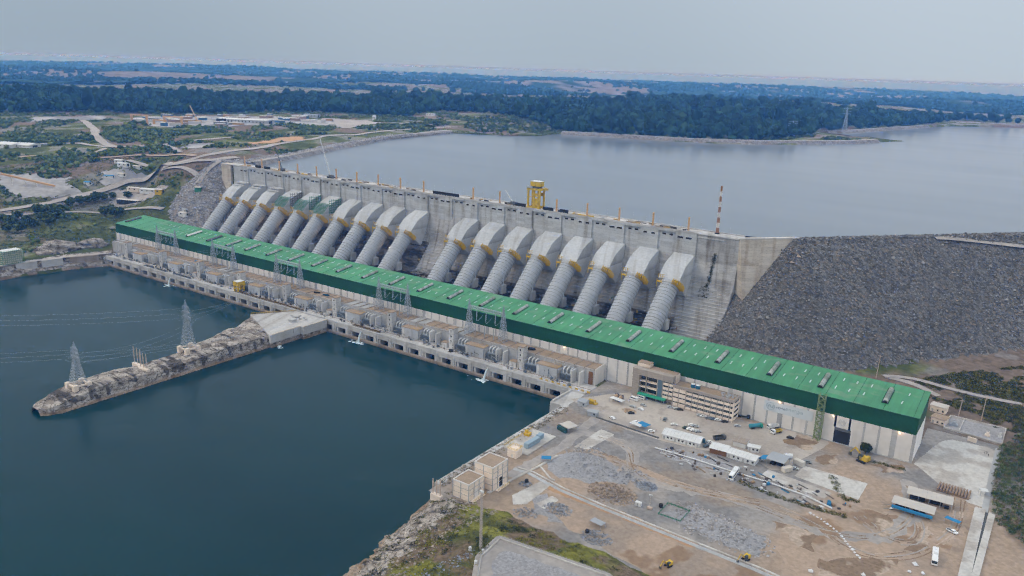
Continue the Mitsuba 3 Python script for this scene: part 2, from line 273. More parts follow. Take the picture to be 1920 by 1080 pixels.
def land_height(x, y):
    """ground height before the fills; x and y are flat arrays"""
    global _rbf
    if _rbf is None:
        c = np.array(CTRL, float); s = np.log1p(np.hypot(c[:, 0]-851, c[:, 1]+480)/600.)
        _rbf = RBFInterpolator(warp(c[:, 0], c[:, 1]), c[:, 2], kernel='linear', smoothing=.002)
    return _rbf(warp(x, y))
def warp(x, y):
    dx, dy = np.asarray(x, float)-851, np.asarray(y, float)+480; d = np.hypot(dx, dy)+1
    k = np.log1p(d/700.)/d
    return np.c_[dx*k, dy*k]
def fill_height(x, y):
    p = shapely.points(x, y)
    dr_ = shapely.distance(CREST_R, p); dl = shapely.distance(CREST_L, p)
    er = 95.0-np.maximum(dr_-5, 0)*.98
    el = 95.0-np.maximum(dl-7, 0)*np.where(np.asarray(y) < 240, .9, .6)
    el = np.maximum(el, 95.0-np.maximum(shapely.distance(KNOB, p)-9, 0)*2.2)
    return er, el
def ground(x, y):
    """(height, kind) : kind 0 land, 1 right rock fill, 2 left rock fill, 3 river bed, 4 lake bed"""
    x, y = np.asarray(x, float), np.asarray(y, float)
    h = land_height(x, y); d = np.hypot(x-851, y+480)
    h = h+np.where((x < -45) | (y > 500), (vfbm(x/90., y/90., 3, 3)-.5)*8*np.clip(d/900.-.6, 0, 1.2), 0)
    u, w = x*.74+y*.67, y*.74-x*.67                      # long low ridges lying across the view
    h = h+(vfbm(u/1900., w/700., 8, 3)-.5)*175*np.clip((d-3800)/3500., 0, 1.0)-34*np.clip((d-3600)/3000., 0, 1.0)
    h = h*np.clip(1-(d-14500)/5000., 0, 1)
    yard = (x > 604) & (x < 905) & (y > -255) & (y < np.where(x > 790, 102, 60))
    h = np.where(yard, 10.0, h)
    back = (x > -28) & (x < 606) & (y > -30) & (y < 150); h = np.where(back, np.minimum(h, 9.0), h)
    h = np.where((x > 596) & (x < 652) & (y < -191) & (y > -300), -5.0, h)
    near = (x < 3) & (x > -460) & (y < -20) & (y > -460); nd = np.full(len(h), 99.0)
    if near.any(): nd[near] = shapely.distance(RIVER, shapely.points(x[near], y[near]))
    h = np.where(nd < 17, np.minimum(h, 2.5), h)
    k = np.zeros(len(h), int); er, el = fill_height(x, y)
    m = (er > h) & (x > 606) & (y > 34); h = np.where(m, er, h); k[m] = 1
    m = (el > h) & (x < 6) & (y > 60); h = np.where(m, el, h); k[m] = 2
    m = inside(RIVER, x, y); h = np.where(m, -8.0, h); k[m] = 3
    m = inside(LAKE, x, y); h = np.where(m, 78.0, h); k[m] = 4
    return h, k

def grid(x0, x1, y0, y1, step, hole=None, jit=0.0):
    nx, ny = int(round((x1-x0)/step))+1, int(round((y1-y0)/step))+1
    X, Y = np.meshgrid(np.linspace(x0, x1, nx), np.linspace(y0, y1, ny), indexing='ij')
    h, k = ground(X.ravel(), Y.ravel())
    v = np.c_[X.ravel(), Y.ravel(), h]
    i, j = np.meshgrid(np.arange(nx-1), np.arange(ny-1), indexing='ij'); a = (i*ny+j).ravel()
    q = np.c_[a, a+ny, a+ny+1, a+1]
    cx, cy = v[q][:, :, 0].mean(1), v[q][:, :, 1].mean(1)
    if hole is not None: q = q[~((cx > hole[0]) & (cx < hole[1]) & (cy > hole[2]) & (cy < hole[3]))]
    f = np.vstack([q[:, [0, 1, 2]], q[:, [0, 2, 3]]])
    return v, f, k
def sub(v, f):
    u, inv = np.unique(f, return_inverse=True); return trimesh.Trimesh(v[u], inv.reshape(f.shape), process=False)
NEAR = (-760, 1040, -520, 980); MID = (-3200, 2000, -1200, 4400)
v, f, k = grid(*NEAR, 6.0)
kf = k[f]; kind = np.where((kf == 1).sum(1) >= 2, 1, np.where((kf == 2).sum(1) >= 2, 2, 0))
struct('near_ground', sub(v, f[kind == 0]), 'land', smooth=True)
struct('right_embankment', sub(v, f[kind == 1]), 'riprap', label='dark rock fill embankment to the right of the dam')
struct('left_embankment', sub(v, f[kind == 2]), 'riprap_far', label='grey rock fill at the far left end of the dam')
v, f, k = grid(*MID, 25.0, hole=NEAR)
struct('middle_ground', sub(v, f), 'land', smooth=True)
def far_bumps(v):
    d = np.hypot(v[:, 0]-851, v[:, 1]+480)
    v[:, 2] += np.where((d > 4300) & (d < 13500), vfbm(v[:, 0]/70., v[:, 1]/70., 21, 2)*22, 0)
    return v
v, f, k = grid(-16200, 6000, -2000, 17000, 75.0, hole=MID)
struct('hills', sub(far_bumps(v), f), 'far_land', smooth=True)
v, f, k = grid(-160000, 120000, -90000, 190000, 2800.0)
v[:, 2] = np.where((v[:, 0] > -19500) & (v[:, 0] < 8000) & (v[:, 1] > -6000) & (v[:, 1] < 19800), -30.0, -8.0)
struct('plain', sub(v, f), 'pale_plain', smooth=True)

# water
m = trimesh.creation.triangulate_polygon
def sheet(poly, z, mat_, name, dens=None):
    vv, ff = trimesh.creation.triangulate_polygon(poly, engine='earcut')
    ff = ff if np.cross(vv[ff[0, 1]]-vv[ff[0, 0]], vv[ff[0, 2]]-vv[ff[0, 0]]) > 0 else ff[:, ::-1]
    return MB().add(np.c_[vv, np.full(len(vv), z)], ff)
struct('river', sheet(sbox(-1600, -1500, 640, -22), 0.0, 0, 0), 'river_water')
struct('reservoir', sheet(LAKE.buffer(6), 90.0, 0, 0), 'lake_water')

# rock dikes round the reservoir
def dike(name, pts, label, top=95.0, half=5.0, run=12.0, base=84.0, mat_='riprap_far'):
    p = LineString(pts); n = max(2, int(p.length/14)); rows = []
    q = np.array([p.interpolate(i/n, normalized=True).coords[0] for i in range(n+1)])
    t = np.gradient(q, axis=0); t /= np.linalg.norm(t, axis=1, keepdims=True); nn = np.c_[-t[:, 1], t[:, 0]]
    for o, z in ((-half-run, base), (-half, top), (half, top), (half+run, base)):
        rows.append(np.c_[q+nn*o, np.full(n+1, z)])
    v = np.stack(rows, 1).reshape(-1, 3); i, j = np.meshgrid(np.arange(n), np.arange(3), indexing='ij'); a = (i*4+j).ravel()
    f = np.c_[a, a+1, a+5, a+4]
    r = rng(len(pts)); v[:, :2] += r.normal(0, .5, v[:, :2].shape)
    mb = MB().add(v, f[:, ::-1]); struct(name, mb, mat_, label=label)
    road = MB().add(np.stack([np.c_[q+nn*(-half*.7), np.full(n+1, top+.05)], np.c_[q+nn*(half*.7), np.full(n+1, top+.05)]], 1).reshape(-1, 3), np.array([[2*i, 2*i+1, 2*i+3, 2*i+2] for i in range(n)])[:, ::-1])
    struct('dike_road', road, 'road_dirt')
dike('left_dike', [(-34, 186), (-74, 294), (-136, 436), (-204, 618), (-232, 800), (-236, 842)], 'rock faced dike along the left shore of the reservoir', half=6)
dike('far_dike', [(-63.7, 1020.7),(19.7, 1048.5),(97.1, 1070.3),(205.5, 1096.6),(295.2, 1161.2),(377.2, 1254.5),(455.0, 1382.8),(482.3, 1463.9)], 'low rock dike across the far shore of the reservoir', top=96.5, half=7, run=14)
dike('back_dike', [(321.0, 1665.8),(368.7, 1770.5),(421.0, 2058.5),(468.7, 2253.4)], 'narrow rock dike running back behind the spit', top=96.5, half=7, run=14)
dike('distant_dike', [(510.8, 2565.0),(581.4, 2639.1),(655.9, 2672.1),(759.2, 2709.4),(889.1, 2792.4)], 'far right rock dike below the forest hill', top=98, half=8, run=16)

# ---------------------------------------------------------------- the dam
S = 33.0
dam = thing('concrete_dam', 'long grey concrete dam wall holding back the reservoir, with block intakes along its face', 'dam')
prof_low = [(152, 74), (149.6, 66), (147, 58)]
z, y = 58.0, 147.0
while z > 11:                                            # steps of rolled concrete
    z -= 2.4; prof_low.append((y, z)); y -= 1.35 if z > 45 else 2.15; prof_low.append((y, z))
back = [(160, 10), (160, 95)]
# solid core behind the face pieces
for xa, xb, zr in ((-9.5, 316, 44), (316, 346, 19), (346, 601.5, 25)):  # dark foot set higher on the left to paint shade below the intake blocks
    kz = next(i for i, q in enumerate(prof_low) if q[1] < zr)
    part(dam, 'stepped_face', MB().prism_x([(152.0, 74)]+prof_low[1:kz]+[(160, prof_low[kz-1][1]), (160, 74)], xa, xb), 'step_concrete')
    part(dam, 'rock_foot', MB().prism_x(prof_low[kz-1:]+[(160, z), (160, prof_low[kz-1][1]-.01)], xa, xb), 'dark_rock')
def rock_and_shade_fn(p, n, uv):
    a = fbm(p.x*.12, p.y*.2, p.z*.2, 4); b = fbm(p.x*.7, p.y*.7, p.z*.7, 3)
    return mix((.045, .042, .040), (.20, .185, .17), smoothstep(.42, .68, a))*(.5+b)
mat('dark_rock', proc(rock_and_shade_fn), .95, spec=.15)  # rock tone, kept dark so it also paints the shade between penstocks
part(dam, 'core', MB().prism_x([(153, 74.002), (160.2, 74.002), (160.2, 94.4), (153, 94.4)], -9.4, 601.4), 'dam_concrete')
def opening(par, xc, w, zc, h, yf):
    hood = MB().box(xc-w/2-.3, xc+w/2+.3, yf-.55, yf+.3, zc+h/2, zc+h/2+.45)
    o = part(par, 'opening', MB().box(xc-w/2, xc+w/2, yf-.02, yf+.3, zc-h/2, zc+h/2), 'void_dark')
    return hood
for k in range(19):
    x0, x1 = S*k-9.5, S*k+7.5
    yf = 150.9
    p = part(dam, 'buttress', MB().box(x0, x1, yf, 153.1, 60.5, 95.0), 'dam_concrete')
    hb = MB()
    for xc, w in ((x0+4.6, 2.8 if k % 2 else 4.4), (x0+12.2, 2.8 if k % 2 else 4.4)): hb.mesh_ = hb.add(*opening(p, xc, w*1.15, 89.8, 1.7, yf).arrays()[:2])
    part(p, 'hood', hb, 'block_concrete')
    if k == 18: break
    x0, x1 = S*k+7.5, S*k+23.5
    yf = 152.2
    p = part(dam, 'wall_panel', MB().box(x0, x1, yf, 153.2, 60.5, 92.9), 'dam_concrete')
    hb = MB().box(x0, x1, 150.3, 153.1, 93.2, 95.0)
    for xc, w in ((x0+5, 2.9), (x0+11.5, 2.9)): hb.add(*opening(p, xc, w*1.15, 90.6, 1.7, yf).arrays()[:2])
    part(p, 'walkway', hb, 'dam_concrete')
# crest road, kerbs
part(dam, 'crest_road', MB().box(-40, 640, 150.6, 166, 94.41, 95.004).box(-40, 640, 165.4, 166.4, 95.004, 95.9).box(-9, 601, 150.8, 151.1, 95.004, 95.9), 'deck_concrete')
part(dam, 'upstream_wall', MB().box(-40, 640, 160.3, 166.3, 60, 94.38), 'dam_concrete')
# end block and wing wall on the right
eb = part(dam, 'end_block', MB().prism_x([(151.5, 95.3), (151.5, 72), (149.2, 66)]+[(q[0]+.3, q[1]) for q in prof_low[2:]]+[(161, z), (161, 95.3)], 601.5, 641), 'step_concrete')
hs = MB().box(602.5, 628, 150.6, 151.4, 91.6, 92.4).box(601.6, 604, 150.2, 151.4, 62, 95.35)
part(eb, 'ledge', hs, 'dam_concrete')
w0, w1 = np.array([641.0, 151.0]), np.array([678.0, 190.0])
def wing(p, q, zt, zb, batter, thick):
    t = (q-p)/np.linalg.norm(q-p); n = np.array([t[1], -t[0]])
    v = []
    for a in (p, q):
        v += [[*a, zt], [*(a+n*batter), zb], [*(a-n*thick), zb], [*(a-n*thick), zt]]
    f = [[0, 4, 5, 1], [3, 2, 6, 7], [0, 3, 7, 4], [0, 1, 2, 3], [4, 7, 6, 5]]
    return MB().add(v, f)
part(dam, 'wing_wall', wing(w0, w1, 95.2, 8, 26, 8), 'wing_concrete', label='warm tan wing wall at the right end meeting the rock fill')
part(dam, 'wing_coping', MB().add(*wing(w0-.2, w1+.2, 96.0, 95.2, .25, 3).arrays()[:2]), 'deck_concrete')
# left end
lb = part(dam, 'left_block', MB().prism_x([(151, 95.2), (151, 74), (146, 57), (137, 40), (120, 20), (160, 20), (160, 95.2)], -46, -27), 'wing_concrete')
part(dam, 'left_slot', MB().prism_x([(154, 93), (154, 74), (149, 57), (140, 40), (123, 20), (160, 20), (160, 93)], -27, -21), 'grass')
part(dam, 'left_inner_block', MB().prism_x([(151, 95.2), (151, 74), (146, 57), (137, 40), (120, 20), (160, 20), (160, 95.2)], -21, -9.5), 'dam_concrete')
# intake blocks
IB = [(151, 76), (147.5, 74.5), (140, 72), (133, 68.6), (128, 64.2), (122.6, 59), (130.6, 48), (138, 42), (151, 55)]
for k in range(19):
    if k == 10: continue
    b = part(dam, 'intake_block', MB().prism_x(IB, S*k-9.5, S*k+9.5), 'block_concrete')
    if k <= 2:
        part(b, 'unfinished_top', MB().box(S*k-9, S*k+9, 139, 140.2, 72.2, 73.2).box(S*k-8.8, S*k+9, 143.5, 150, 74.4, 75.4), 'dam_concrete')
# formwork on the three blocks still being cast
for k in (3, 4, 5):
    xc = S*k
    sc = thing('formwork_scaffold', {3: 'green formwork scaffold over the fourth intake block from the left, widest and darkest', 4: 'green formwork scaffold on the fifth intake block from the left, between two others', 5: 'green formwork scaffold on the sixth intake block from the left, nearest the finished blocks'}[k], 'scaffold')
    fl = MB()
    for i in range(9):
        t_ = i/8; yy, zz = 122.2+(133-122.6)*t_, 60.4+9.4*t_
        fl.box(xc-10, xc+9.9, yy-.35, yy+.35, zz, zz+.5)
    part(sc, 'walers', fl, 'scaffold_green')
    st = MB()
    for i in range(6):
        xx = xc-9.5+i*3.8
        st.bar((xx, 122, 60.2), (xx, 133, 70.0), .35)
    part(sc, 'studs', st, 'ring_dark')
    sd = MB()
    for j in range(6): sd.box(xc+9.6, xc+10.4, 132, 150, 60.5+j*2.6, 60.9+j*2.6)
    for j in range(6): sd.box(xc+9.9, xc+10.2, 132+j*3.4, 132.4+j*3.4, 58, 75.5)
    part(sc, 'side_frame', sd, 'scaffold_green' if k > 3 else 'ring_dark')
mat('scaffold_green', (.03, .19, .11), .6)
mat('paint_yellow', proc(lambda p, n, uv: mix((.66, .43, .03), (.50, .31, .03), fbm(p.x*.8, p.y*.8, p.z*.8, 3))), .5)
mat('paint_orange', (.58, .36, .18), .5)
mat('rust', proc(lambda p, n, uv: mix((.25, .12, .055), (.14, .07, .035), fbm(p.x*.8, p.y*.8, p.z*.8, 3))), .8)

# ---------------------------------------------------------------- penstocks
R = 7.8
pa, pb = np.array([0, 126.2, 54.2]), np.array([0, 70.0, -2.0])    # the axis falls at 45 degrees
ax = (pb-pa)/np.linalg.norm(pb-pa)
def cyl(a, b, r, n=40):
    m = MB().tube(a, b, r, n); return m
pen_pipe = cyl(pa+ax*0, pb, R)
pen = {'pipe': mikit.ply(pen_pipe.arrays()[:2], 'steel_grey', smooth=40)}
pen['ring'] = mikit.ply(cyl((0, 0, 0), ax*.4, R+.17, 36).arrays()[:2], 'ring_dark', smooth=40)
pen['big'] = mikit.ply(cyl((0, 0, 0), ax*1.3, R+.35, 36).arrays()[:2], 'steel_grey', smooth=40)
pen['collar'] = mikit.ply(cyl((0, 0, 0), ax*2.0, R+.6, 36).arrays()[:2], 'grey_concrete', smooth=40)
# yellow walkway round the collar: a platform on the left, stepped frames down the right
nrm = np.array([0, -.707, .707])
wk = MB(); rg = rng(5)
def at(s, lat, up): return pa+ax*s+nrm*up+np.array([lat, 0, 0])
for s in np.arange(-.5, 4.6, 1.0):
    for th0, th1 in ((-0.2, 1.5), (1.5, 2.4)): pass
ths = np.radians(np.arange(30, 116, 9.0))
for i, th in enumerate(ths[:-1]):                                # right flank, from the top down
    a = at(.2, (R+1.6)*math.sin(th), (R+1.6)*math.cos(th)); b = at(.2, (R+1.6)*math.sin(ths[i+1]), (R+1.6)*math.cos(ths[i+1]))
    a2 = at(3.6, (R+1.6)*math.sin(th), (R+1.6)*math.cos(th)); b2 = at(3.6, (R+1.6)*math.sin(ths[i+1]), (R+1.6)*math.cos(ths[i+1]))
    o = at(.2, (R+4.6)*math.sin(th), (R+4.4)*math.cos(th)); o2 = at(3.6, (R+4.6)*math.sin(th), (R+4.4)*math.cos(th))
    wk.bar(a, b, .6); wk.bar(a2, b2, .6); wk.bar(a, a2, .55); wk.bar(a, o, .5); wk.bar(a2, o2, .5); wk.bar(o, o2, .7)
    if i % 2 == 0: wk.hull([a, a2, o, o2, a+[0, 0, -.25], a2+[0, 0, -.25], o+[0, 0, -.25], o2+[0, 0, -.25]])
pen['walkway'] = mikit.ply(wk.arrays()[:2], 'paint_yellow'); pl_ = MB().box(-9.5, -4.5, 119.0, 122.6, 56.0, 56.7).box(-9.3, -8.9, 119, 119.4, 52, 59).box(-5, -4.6, 119, 119.4, 54, 59)
for lat in np.arange(-7.8, -3.9, 1.9):
    p0 = at(1.0, lat, R+1.2); pl_.bar(p0, p0+[0, 0, 3.2], .4); pl_.bar(p0+[0, 0, 1.6], p0+[1.9, 0, 1.6], .3); pl_.bar(p0+[0, 0, 3.1], p0+[1.9, 0, 3.1], .3)
pen['platform'] = mikit.ply(pl_.arrays()[:2], 'paint_yellow')
sp = MB(); sc_ = pa+ax*27
sp.box(6.2, 9.8, sc_[1]-5, sc_[1]+1.5, sc_[2]-14, sc_[2]-6).box(-6, 6, sc_[1]-3, sc_[1]+3, sc_[2]-14, sc_[2]-6.2)
pen['support'] = mikit.ply(sp.arrays()[:2], 'grey_concrete')
pen['strut'] = mikit.ply(MB().tube(sc_+[6.5, 1, 4.0], sc_+[10.0, -4.0, -6], .35, 6).arrays()[:2], 'galvanised')
ordw = ['first', 'second', 'third', 'fourth', 'fifth', 'sixth', 'seventh', 'eighth', 'ninth', 'tenth']
n_ = 0
for k in range(19):
    if k == 10: continue
    n_ += 1
    lab = f'grey ribbed steel penstock under its intake block, {ordw[n_-1]} from the left end of the dam' if n_ <= 10 else f'grey ribbed steel penstock under its intake block, {ordw[18-n_]} from the right end of the dam'
    if n_ == 1: lab = 'grey ribbed steel penstock nearest the left end of the dam'
    if n_ == 18: lab = 'grey ribbed steel penstock nearest the right end of the dam'
    t = thing('penstock', lab, 'pipe', 'penstocks on the dam face')
    at_ = T().translate([S*k, 0, 0])
    for nm in ('pipe', 'walkway', 'platform', 'support', 'strut'): part(t, nm, pen[nm], None, to=at_)
    part(t, 'collar', pen['collar'], None, to=T().translate((pa+ax*1.2+[S*k, 0, 0]).tolist()))
    part(t, 'expansion_joint', pen['big'], None, to=T().translate((pa+ax*25+[S*k, 0, 0]).tolist()))
    for i, s in enumerate(list(np.arange(5.2, 24, 3.05))+list(np.arange(28, 52, 3.05))):
        part(t, 'ring', pen['ring'], None, to=T().translate((pa+ax*s+[S*k, 0, 0]).tolist()))
# rough ground under the penstocks
r = rng(11); rk = MB(); cols = []
oct_ = np.array([[1, 0, 0], [-1, 0, 0], [0, 1, 0], [0, -1, 0], [0, 0, 1], [0, 0, -1]], float)
octf = np.array([[0, 2, 4], [2, 1, 4], [1, 3, 4], [3, 0, 4], [2, 0, 5], [1, 2, 5], [3, 1, 5], [0, 3, 5]])
def rocks(pts, size, col, seed, flat=.7):
    """many eight-sided stones as arrays (vertices, faces, colours)"""
    g = rng(seed); n = len(pts)
    v = oct_[None]*g.uniform(.55, 1.15, (n, 6, 1))+g.normal(0, .14, (n, 6, 3))
    a = g.uniform(0, 6.28, n); c, s = np.cos(a), np.sin(a)
    v = np.stack([v[..., 0]*c[:, None]-v[..., 1]*s[:, None], v[..., 0]*s[:, None]+v[..., 1]*c[:, None], v[..., 2]*flat], -1)*np.asarray(size)[:, None, None]
    v = v+np.asarray(pts)[:, None]
    f = (octf[None]+(np.arange(n)*6)[:, None, None]).reshape(-1, 3)
    return v.reshape(-1, 3), f, np.repeat(np.asarray(col), 6, 0)
def face_z(y): return np.interp(y, [100, 108, 122, 138, 147], [10, 12.5, 23, 40, 57])
n = 4800
yy = r.uniform(98, 134, n); xx = r.uniform(-12, 600, n)
keep = (vfbm(xx/14., yy/9., 4, 2)+(114-yy)/40. > .47); xx, yy = xx[keep], yy[keep]
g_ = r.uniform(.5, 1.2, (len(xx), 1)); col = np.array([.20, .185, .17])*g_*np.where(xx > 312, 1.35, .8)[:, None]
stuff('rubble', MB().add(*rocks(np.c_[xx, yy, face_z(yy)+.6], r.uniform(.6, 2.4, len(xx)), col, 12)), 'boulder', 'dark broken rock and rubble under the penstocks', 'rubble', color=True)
clutter = MB()
for i in range(260):
    x, y = r.uniform(-8, 600), r.uniform(104, 132); z0 = face_z(np.array(y))
    if abs((x+16.5) % 33-16.5) < 8: x += 12
    c = [(.5, .33, .05), (.42, .42, .42), (.06, .2, .12), (.3, .17, .1), (.08, .08, .09)][r.integers(5)]
    a = r.uniform(0, 3.1)
    if i % 3: clutter.bar((x, y, z0+.6), (x+math.cos(a)*5, y+math.sin(a)*3, z0+.8+math.sin(a)*2.4), .5, c)
    else: clutter.box(-1.4, 1.4, -.7, .7, 0, r.uniform(.8, 2), c, rot=math.degrees(a), at=(x, y, z0+.4))
stuff('site_clutter', clutter, 'paint_matte', 'scaffold tubes, crates and planks strewn under the penstocks', 'building site clutter', color=True)

# ---------------------------------------------------------------- powerhouse hall
XL, XR, YB = -38.3, 806.2, 34.7
ZF, ZB, ZG, Z0 = 38.3, 43.2, 27.8, 9.6
hall = thing('powerhouse_hall', 'very long powerhouse hall with a bright green sheet roof and pale panel walls', 'building')
slope = (ZB-ZF)/YB
def rz_(y): return ZF+slope*y
ribs = MB()
ribs.prism_x([(-.4, ZF-.15), (YB+.4, ZB-.1), (YB+.4, ZB+.12), (-.4, ZF+.05)], XL-.3, XR+.3)
part(hall, 'roof', ribs, 'green_roof')
part(hall, 'front_cladding', MB().box(XL, XR, -.25, .1, ZG, ZF-.16), 'green_wall', label='dark green cladding band below the roof edge')
part(hall, 'end_cladding', MB().prism_x([(.1, ZG+.3), (YB, ZG+.3), (YB, ZB-.1), (.1, ZF-.16)], XR-.3, XR+.02), 'green_wall')
part(hall, 'left_end_cladding', MB().prism_x([(.1, ZG+.3), (YB, ZG+.3), (YB, ZB-.1), (.1, ZF-.16)], XL-.02, XL+.3), 'green_wall')
part(hall, 'rear_wall', MB().box(XL, XR, YB-.5, YB, Z0-1, ZB-.2), 'grey_concrete')
part(hall, 'end_wall', MB().box(XR-.6, XR-.1, .2, YB-.5, Z0-.5, ZG+.3), 'white_panel')
part(hall, 'left_end_wall', MB().box(XL+.1, XL+.6, .2, YB-.5, Z0-1, ZG+.3), 'white_panel')
part(hall, 'gutter', MB().box(XL, XR, -.75, -.42, ZF-.2, ZF+.08), 'green_wall')
seam = mikit.ply(MB().add(*MB().prism_x([(-.3, ZF+.1), (YB+.2, ZB+.13), (YB+.2, ZB+.22), (-.3, ZF+.2)], -.12, .12).arrays()[:2]).arrays()[:2], 'green_wall')
bay = 16.5
for i in range(int((XR-XL)/bay)): part(hall, 'roof_seam', seam, None, to=T().translate([XL+bay*(i+1), 0, 0]))
# ridge vents lying down the slope
vx = [-24.4]+[29.3]+[33.0*i+88.0 for i in range(-1, 0)]
vents = [(-29.8, 'dark')]+[(88.2, 'white')]
vxs = [123.7, 156.5]+[88+33.0*k for k in range(3, 19)]
vxs += [716.9, 748.7, 786.0]
def vent_mesh():
    a = np.radians(np.linspace(0, 180, 11)); pr = [(1.55*math.cos(t), 1.75*math.sin(t)) for t in a]
    m = MB(); n = len(pr); v = []
    for y in (8.0, 26.5): v += [[p[0], y, rz_(y)+.12+p[1]] for p in pr]
    m.add(v, [[i, i+1, i+1+n, i+n] for i in range(n-1)])
    ends = MB()
    for y, o in ((7.98, 0), (26.52, 0)): ends.add([[p[0]*.99, y, rz_(y)+.12+p[1]*.99] for p in pr], [[0, i, i+1] for i in range(1, n-1)])
    cap = MB()
    for y in np.arange(8.4, 26.4, 3.0):
        for t0 in range(n-1):
            p, q = pr[t0], pr[t0+1]
            cap.add([[p[0]*1.07, y, rz_(y)+.12+p[1]*1.07], [q[0]*1.07, y, rz_(y)+.12+q[1]*1.07], [q[0]*1.07, y+.25, rz_(y+.25)+.12+q[1]*1.07], [p[0]*1.07, y+.25, rz_(y+.25)+.12+p[1]*1.07]], [[0, 1, 2, 3]])
    curb = MB().box(-1.9, -1.5, 7.8, 26.7, 0, .1)
    cv = MB()
    for s in (-1, 1):
        cv.prism_x([(7.8, rz_(7.8)+.1), (26.7, rz_(26.7)+.1), (26.7, rz_(26.7)+.55), (7.8, rz_(7.8)+.55)], s*1.75-.2, s*1.75+.2)
    return m, ends, cap, cv
vm, ve, vcap, vcurb = vent_mesh()
mat('vent_metal', proc(lambda p, n, uv: mix((.40, .43, .40), (.20, .25, .20), smoothstep(.4, .7, fbm(p.x*.15, p.y*.3, 0, 3)))), .55, metal=.1)
vdict = {n: mikit.ply(m.arrays()[:2], q, smooth=s) for n, m, q, s in (('shell', vm, 'vent_metal', 40), ('end', ve, 'void_dark', False), ('band', vcap, 'ring_dark', False), ('curb', vcurb, 'green_wall', False))}
vdark = mikit.ply(vm.arrays()[:2], 'ring_dark', smooth=40); vwhite = mikit.ply(vm.arrays()[:2], 'sheet_white', smooth=40)
mat('sheet_white', proc(lambda p, n, uv: mix((.70, .71, .72), (.55, .55, .54), fbm(p.x*.3, p.y*.3, p.z*.3, 3))), .6)
for i, x in enumerate([v[0] for v in vents]+vxs):
    p = part(hall, 'roof_vent', vwhite if i == 1 else vdark if i in (0, 2) else vdict['shell'], None, to=T().translate([x, 0, 0]), label='white wrapped roof vent' if i == 1 else 'dark roof vent' if i in (0, 2) else None)
    for nme in ('end', 'curb') + (('band',) if i > 3 else ()): part(p, nme, vdict[nme], None, to=T().translate([x, 0, 0]))
    scene[p]['to_world'] = T().translate([x, 0, 0])
sky_l = mikit.ply(MB().add([[-.3, 0, .14], [.3, 0, .14], [.3, 3.6, .14+3.6*slope], [-.3, 3.6, .14+3.6*slope], [-.3, 0, 0], [.3, 0, 0], [.3, 3.6, 3.6*slope], [-.3, 3.6, 3.6*slope]],
                            [[0, 1, 2, 3], [4, 5, 1, 0], [5, 6, 2, 1], [6, 7, 3, 2], [7, 4, 0, 3]]).arrays()[:2], 'skylight_sheet')
mat('skylight_sheet', (.52, .60, .57), .4)
sx = [88+33.0*k for k in range(-2, 19)]+vxs[-3:]
for i, x in enumerate(sx):
    for dx in (8.5, 16.5, 25.0) if i < len(sx)-1 else (9.0, 16):
        for y in (11.5, 23.5):
            xx = x+dx+(y-15)*.16
            if xx < XR-6: part(hall, 'skylight', sky_l, None, to=T().translate([xx, y, rz_(y)+.14]))
# pale wall panels with grey pilasters
r = rng(3); i = 0; x = XL
door = (762.0, 771.5)
pil = mikit.ply(MB().box(-.6, .6, -.32, .05, Z0, ZG).arrays()[:2], 'grey_concrete')
pilw = mikit.ply(MB().box(-1.5, 1.5, -.38, .05, Z0, ZG).arrays()[:2], 'grey_concrete')
pan = mikit.ply(MB().box(.6, 7.65, -.12, .1, Z0+.6, ZG).arrays()[:2], 'white_panel')
pan2 = mikit.ply(MB().box(.6, 7.65, -.12, .1, 20.2, ZG).arrays()[:2], 'white_panel')
while x < XR-4:
    wide = i % 4 == 1
    if not door[0]-1 < x < door[1]+1: part(hall, 'pilaster', pilw if wide else pil, None, to=T().translate([x, 0, 0]))
    mid = x+4.1
    if x+.6 < door[1]+1.2 and x+7.65 > door[0]-1.2:
        part(hall, 'wall_panel', pan2, None, to=T().translate([x, 0, 0]), label='short wall panel above the dark doorway')
        for a_, b_ in ((x-.6, door[0]-1.2), (door[1]+1.2, x+7.65)):
            a_, b_ = max(a_, x-.6), min(b_, x+7.65)
            if b_-a_ > .3: part(hall, 'wall_panel', MB().box(a_, b_, -.10, .1, Z0+.6, 20.2), 'white_panel')
    elif x > XR-13: part(hall, 'wall_panel', MB().box(x+.6, XR-1.6, -.12, .1, Z0+.6, ZG), 'white_panel')
    else: part(hall, 'wall_panel', pan, None, to=T().translate([x, 0, 0]))
    x += 8.25; i += 1
part(hall, 'pilaster', MB().box(XR-1.6, XR+.05, -.35, .2, Z0, ZG), 'grey_concrete')
part(hall, 'plinth', MB().box(610, XR+.05, -.5, .1, Z0-.5, Z0+.9), 'grey_concrete')
dk = part(hall, 'doorway', MB().box(door[0], door[1], -.06, .02, Z0, 20.1), 'void_dark')
part(dk, 'door_frame', MB().box(door[0]-1.2, door[0], -.45, .1, Z0, 20.2).box(door[1], door[1]+1.2, -.45, .1, Z0, 20.2), 'white_panel')
part(dk, 'rolled_shutter', MB().box(door[0]+.1, door[1]-.1, -.2, -.08, 18.4, 20.1), 'ring_dark')
# faded round emblem above the doorway
em = MB(); ec = (sum(door)/2-1, 23.6)
for k in range(4):
    rr = 2.2-.45*k
    for j in range(16):
        a, b = 2*math.pi*j/16, 2*math.pi*(j+.8)/16
        em.bar((ec[0]+rr*math.cos(a), -.16, ec[1]+rr*math.sin(a)), (ec[0]+rr*math.cos(b), -.16, ec[1]+rr*math.sin(b)), .16)
part(hall, 'emblem', em, 'galvanised', label='faded grey round emblem above the doorway')
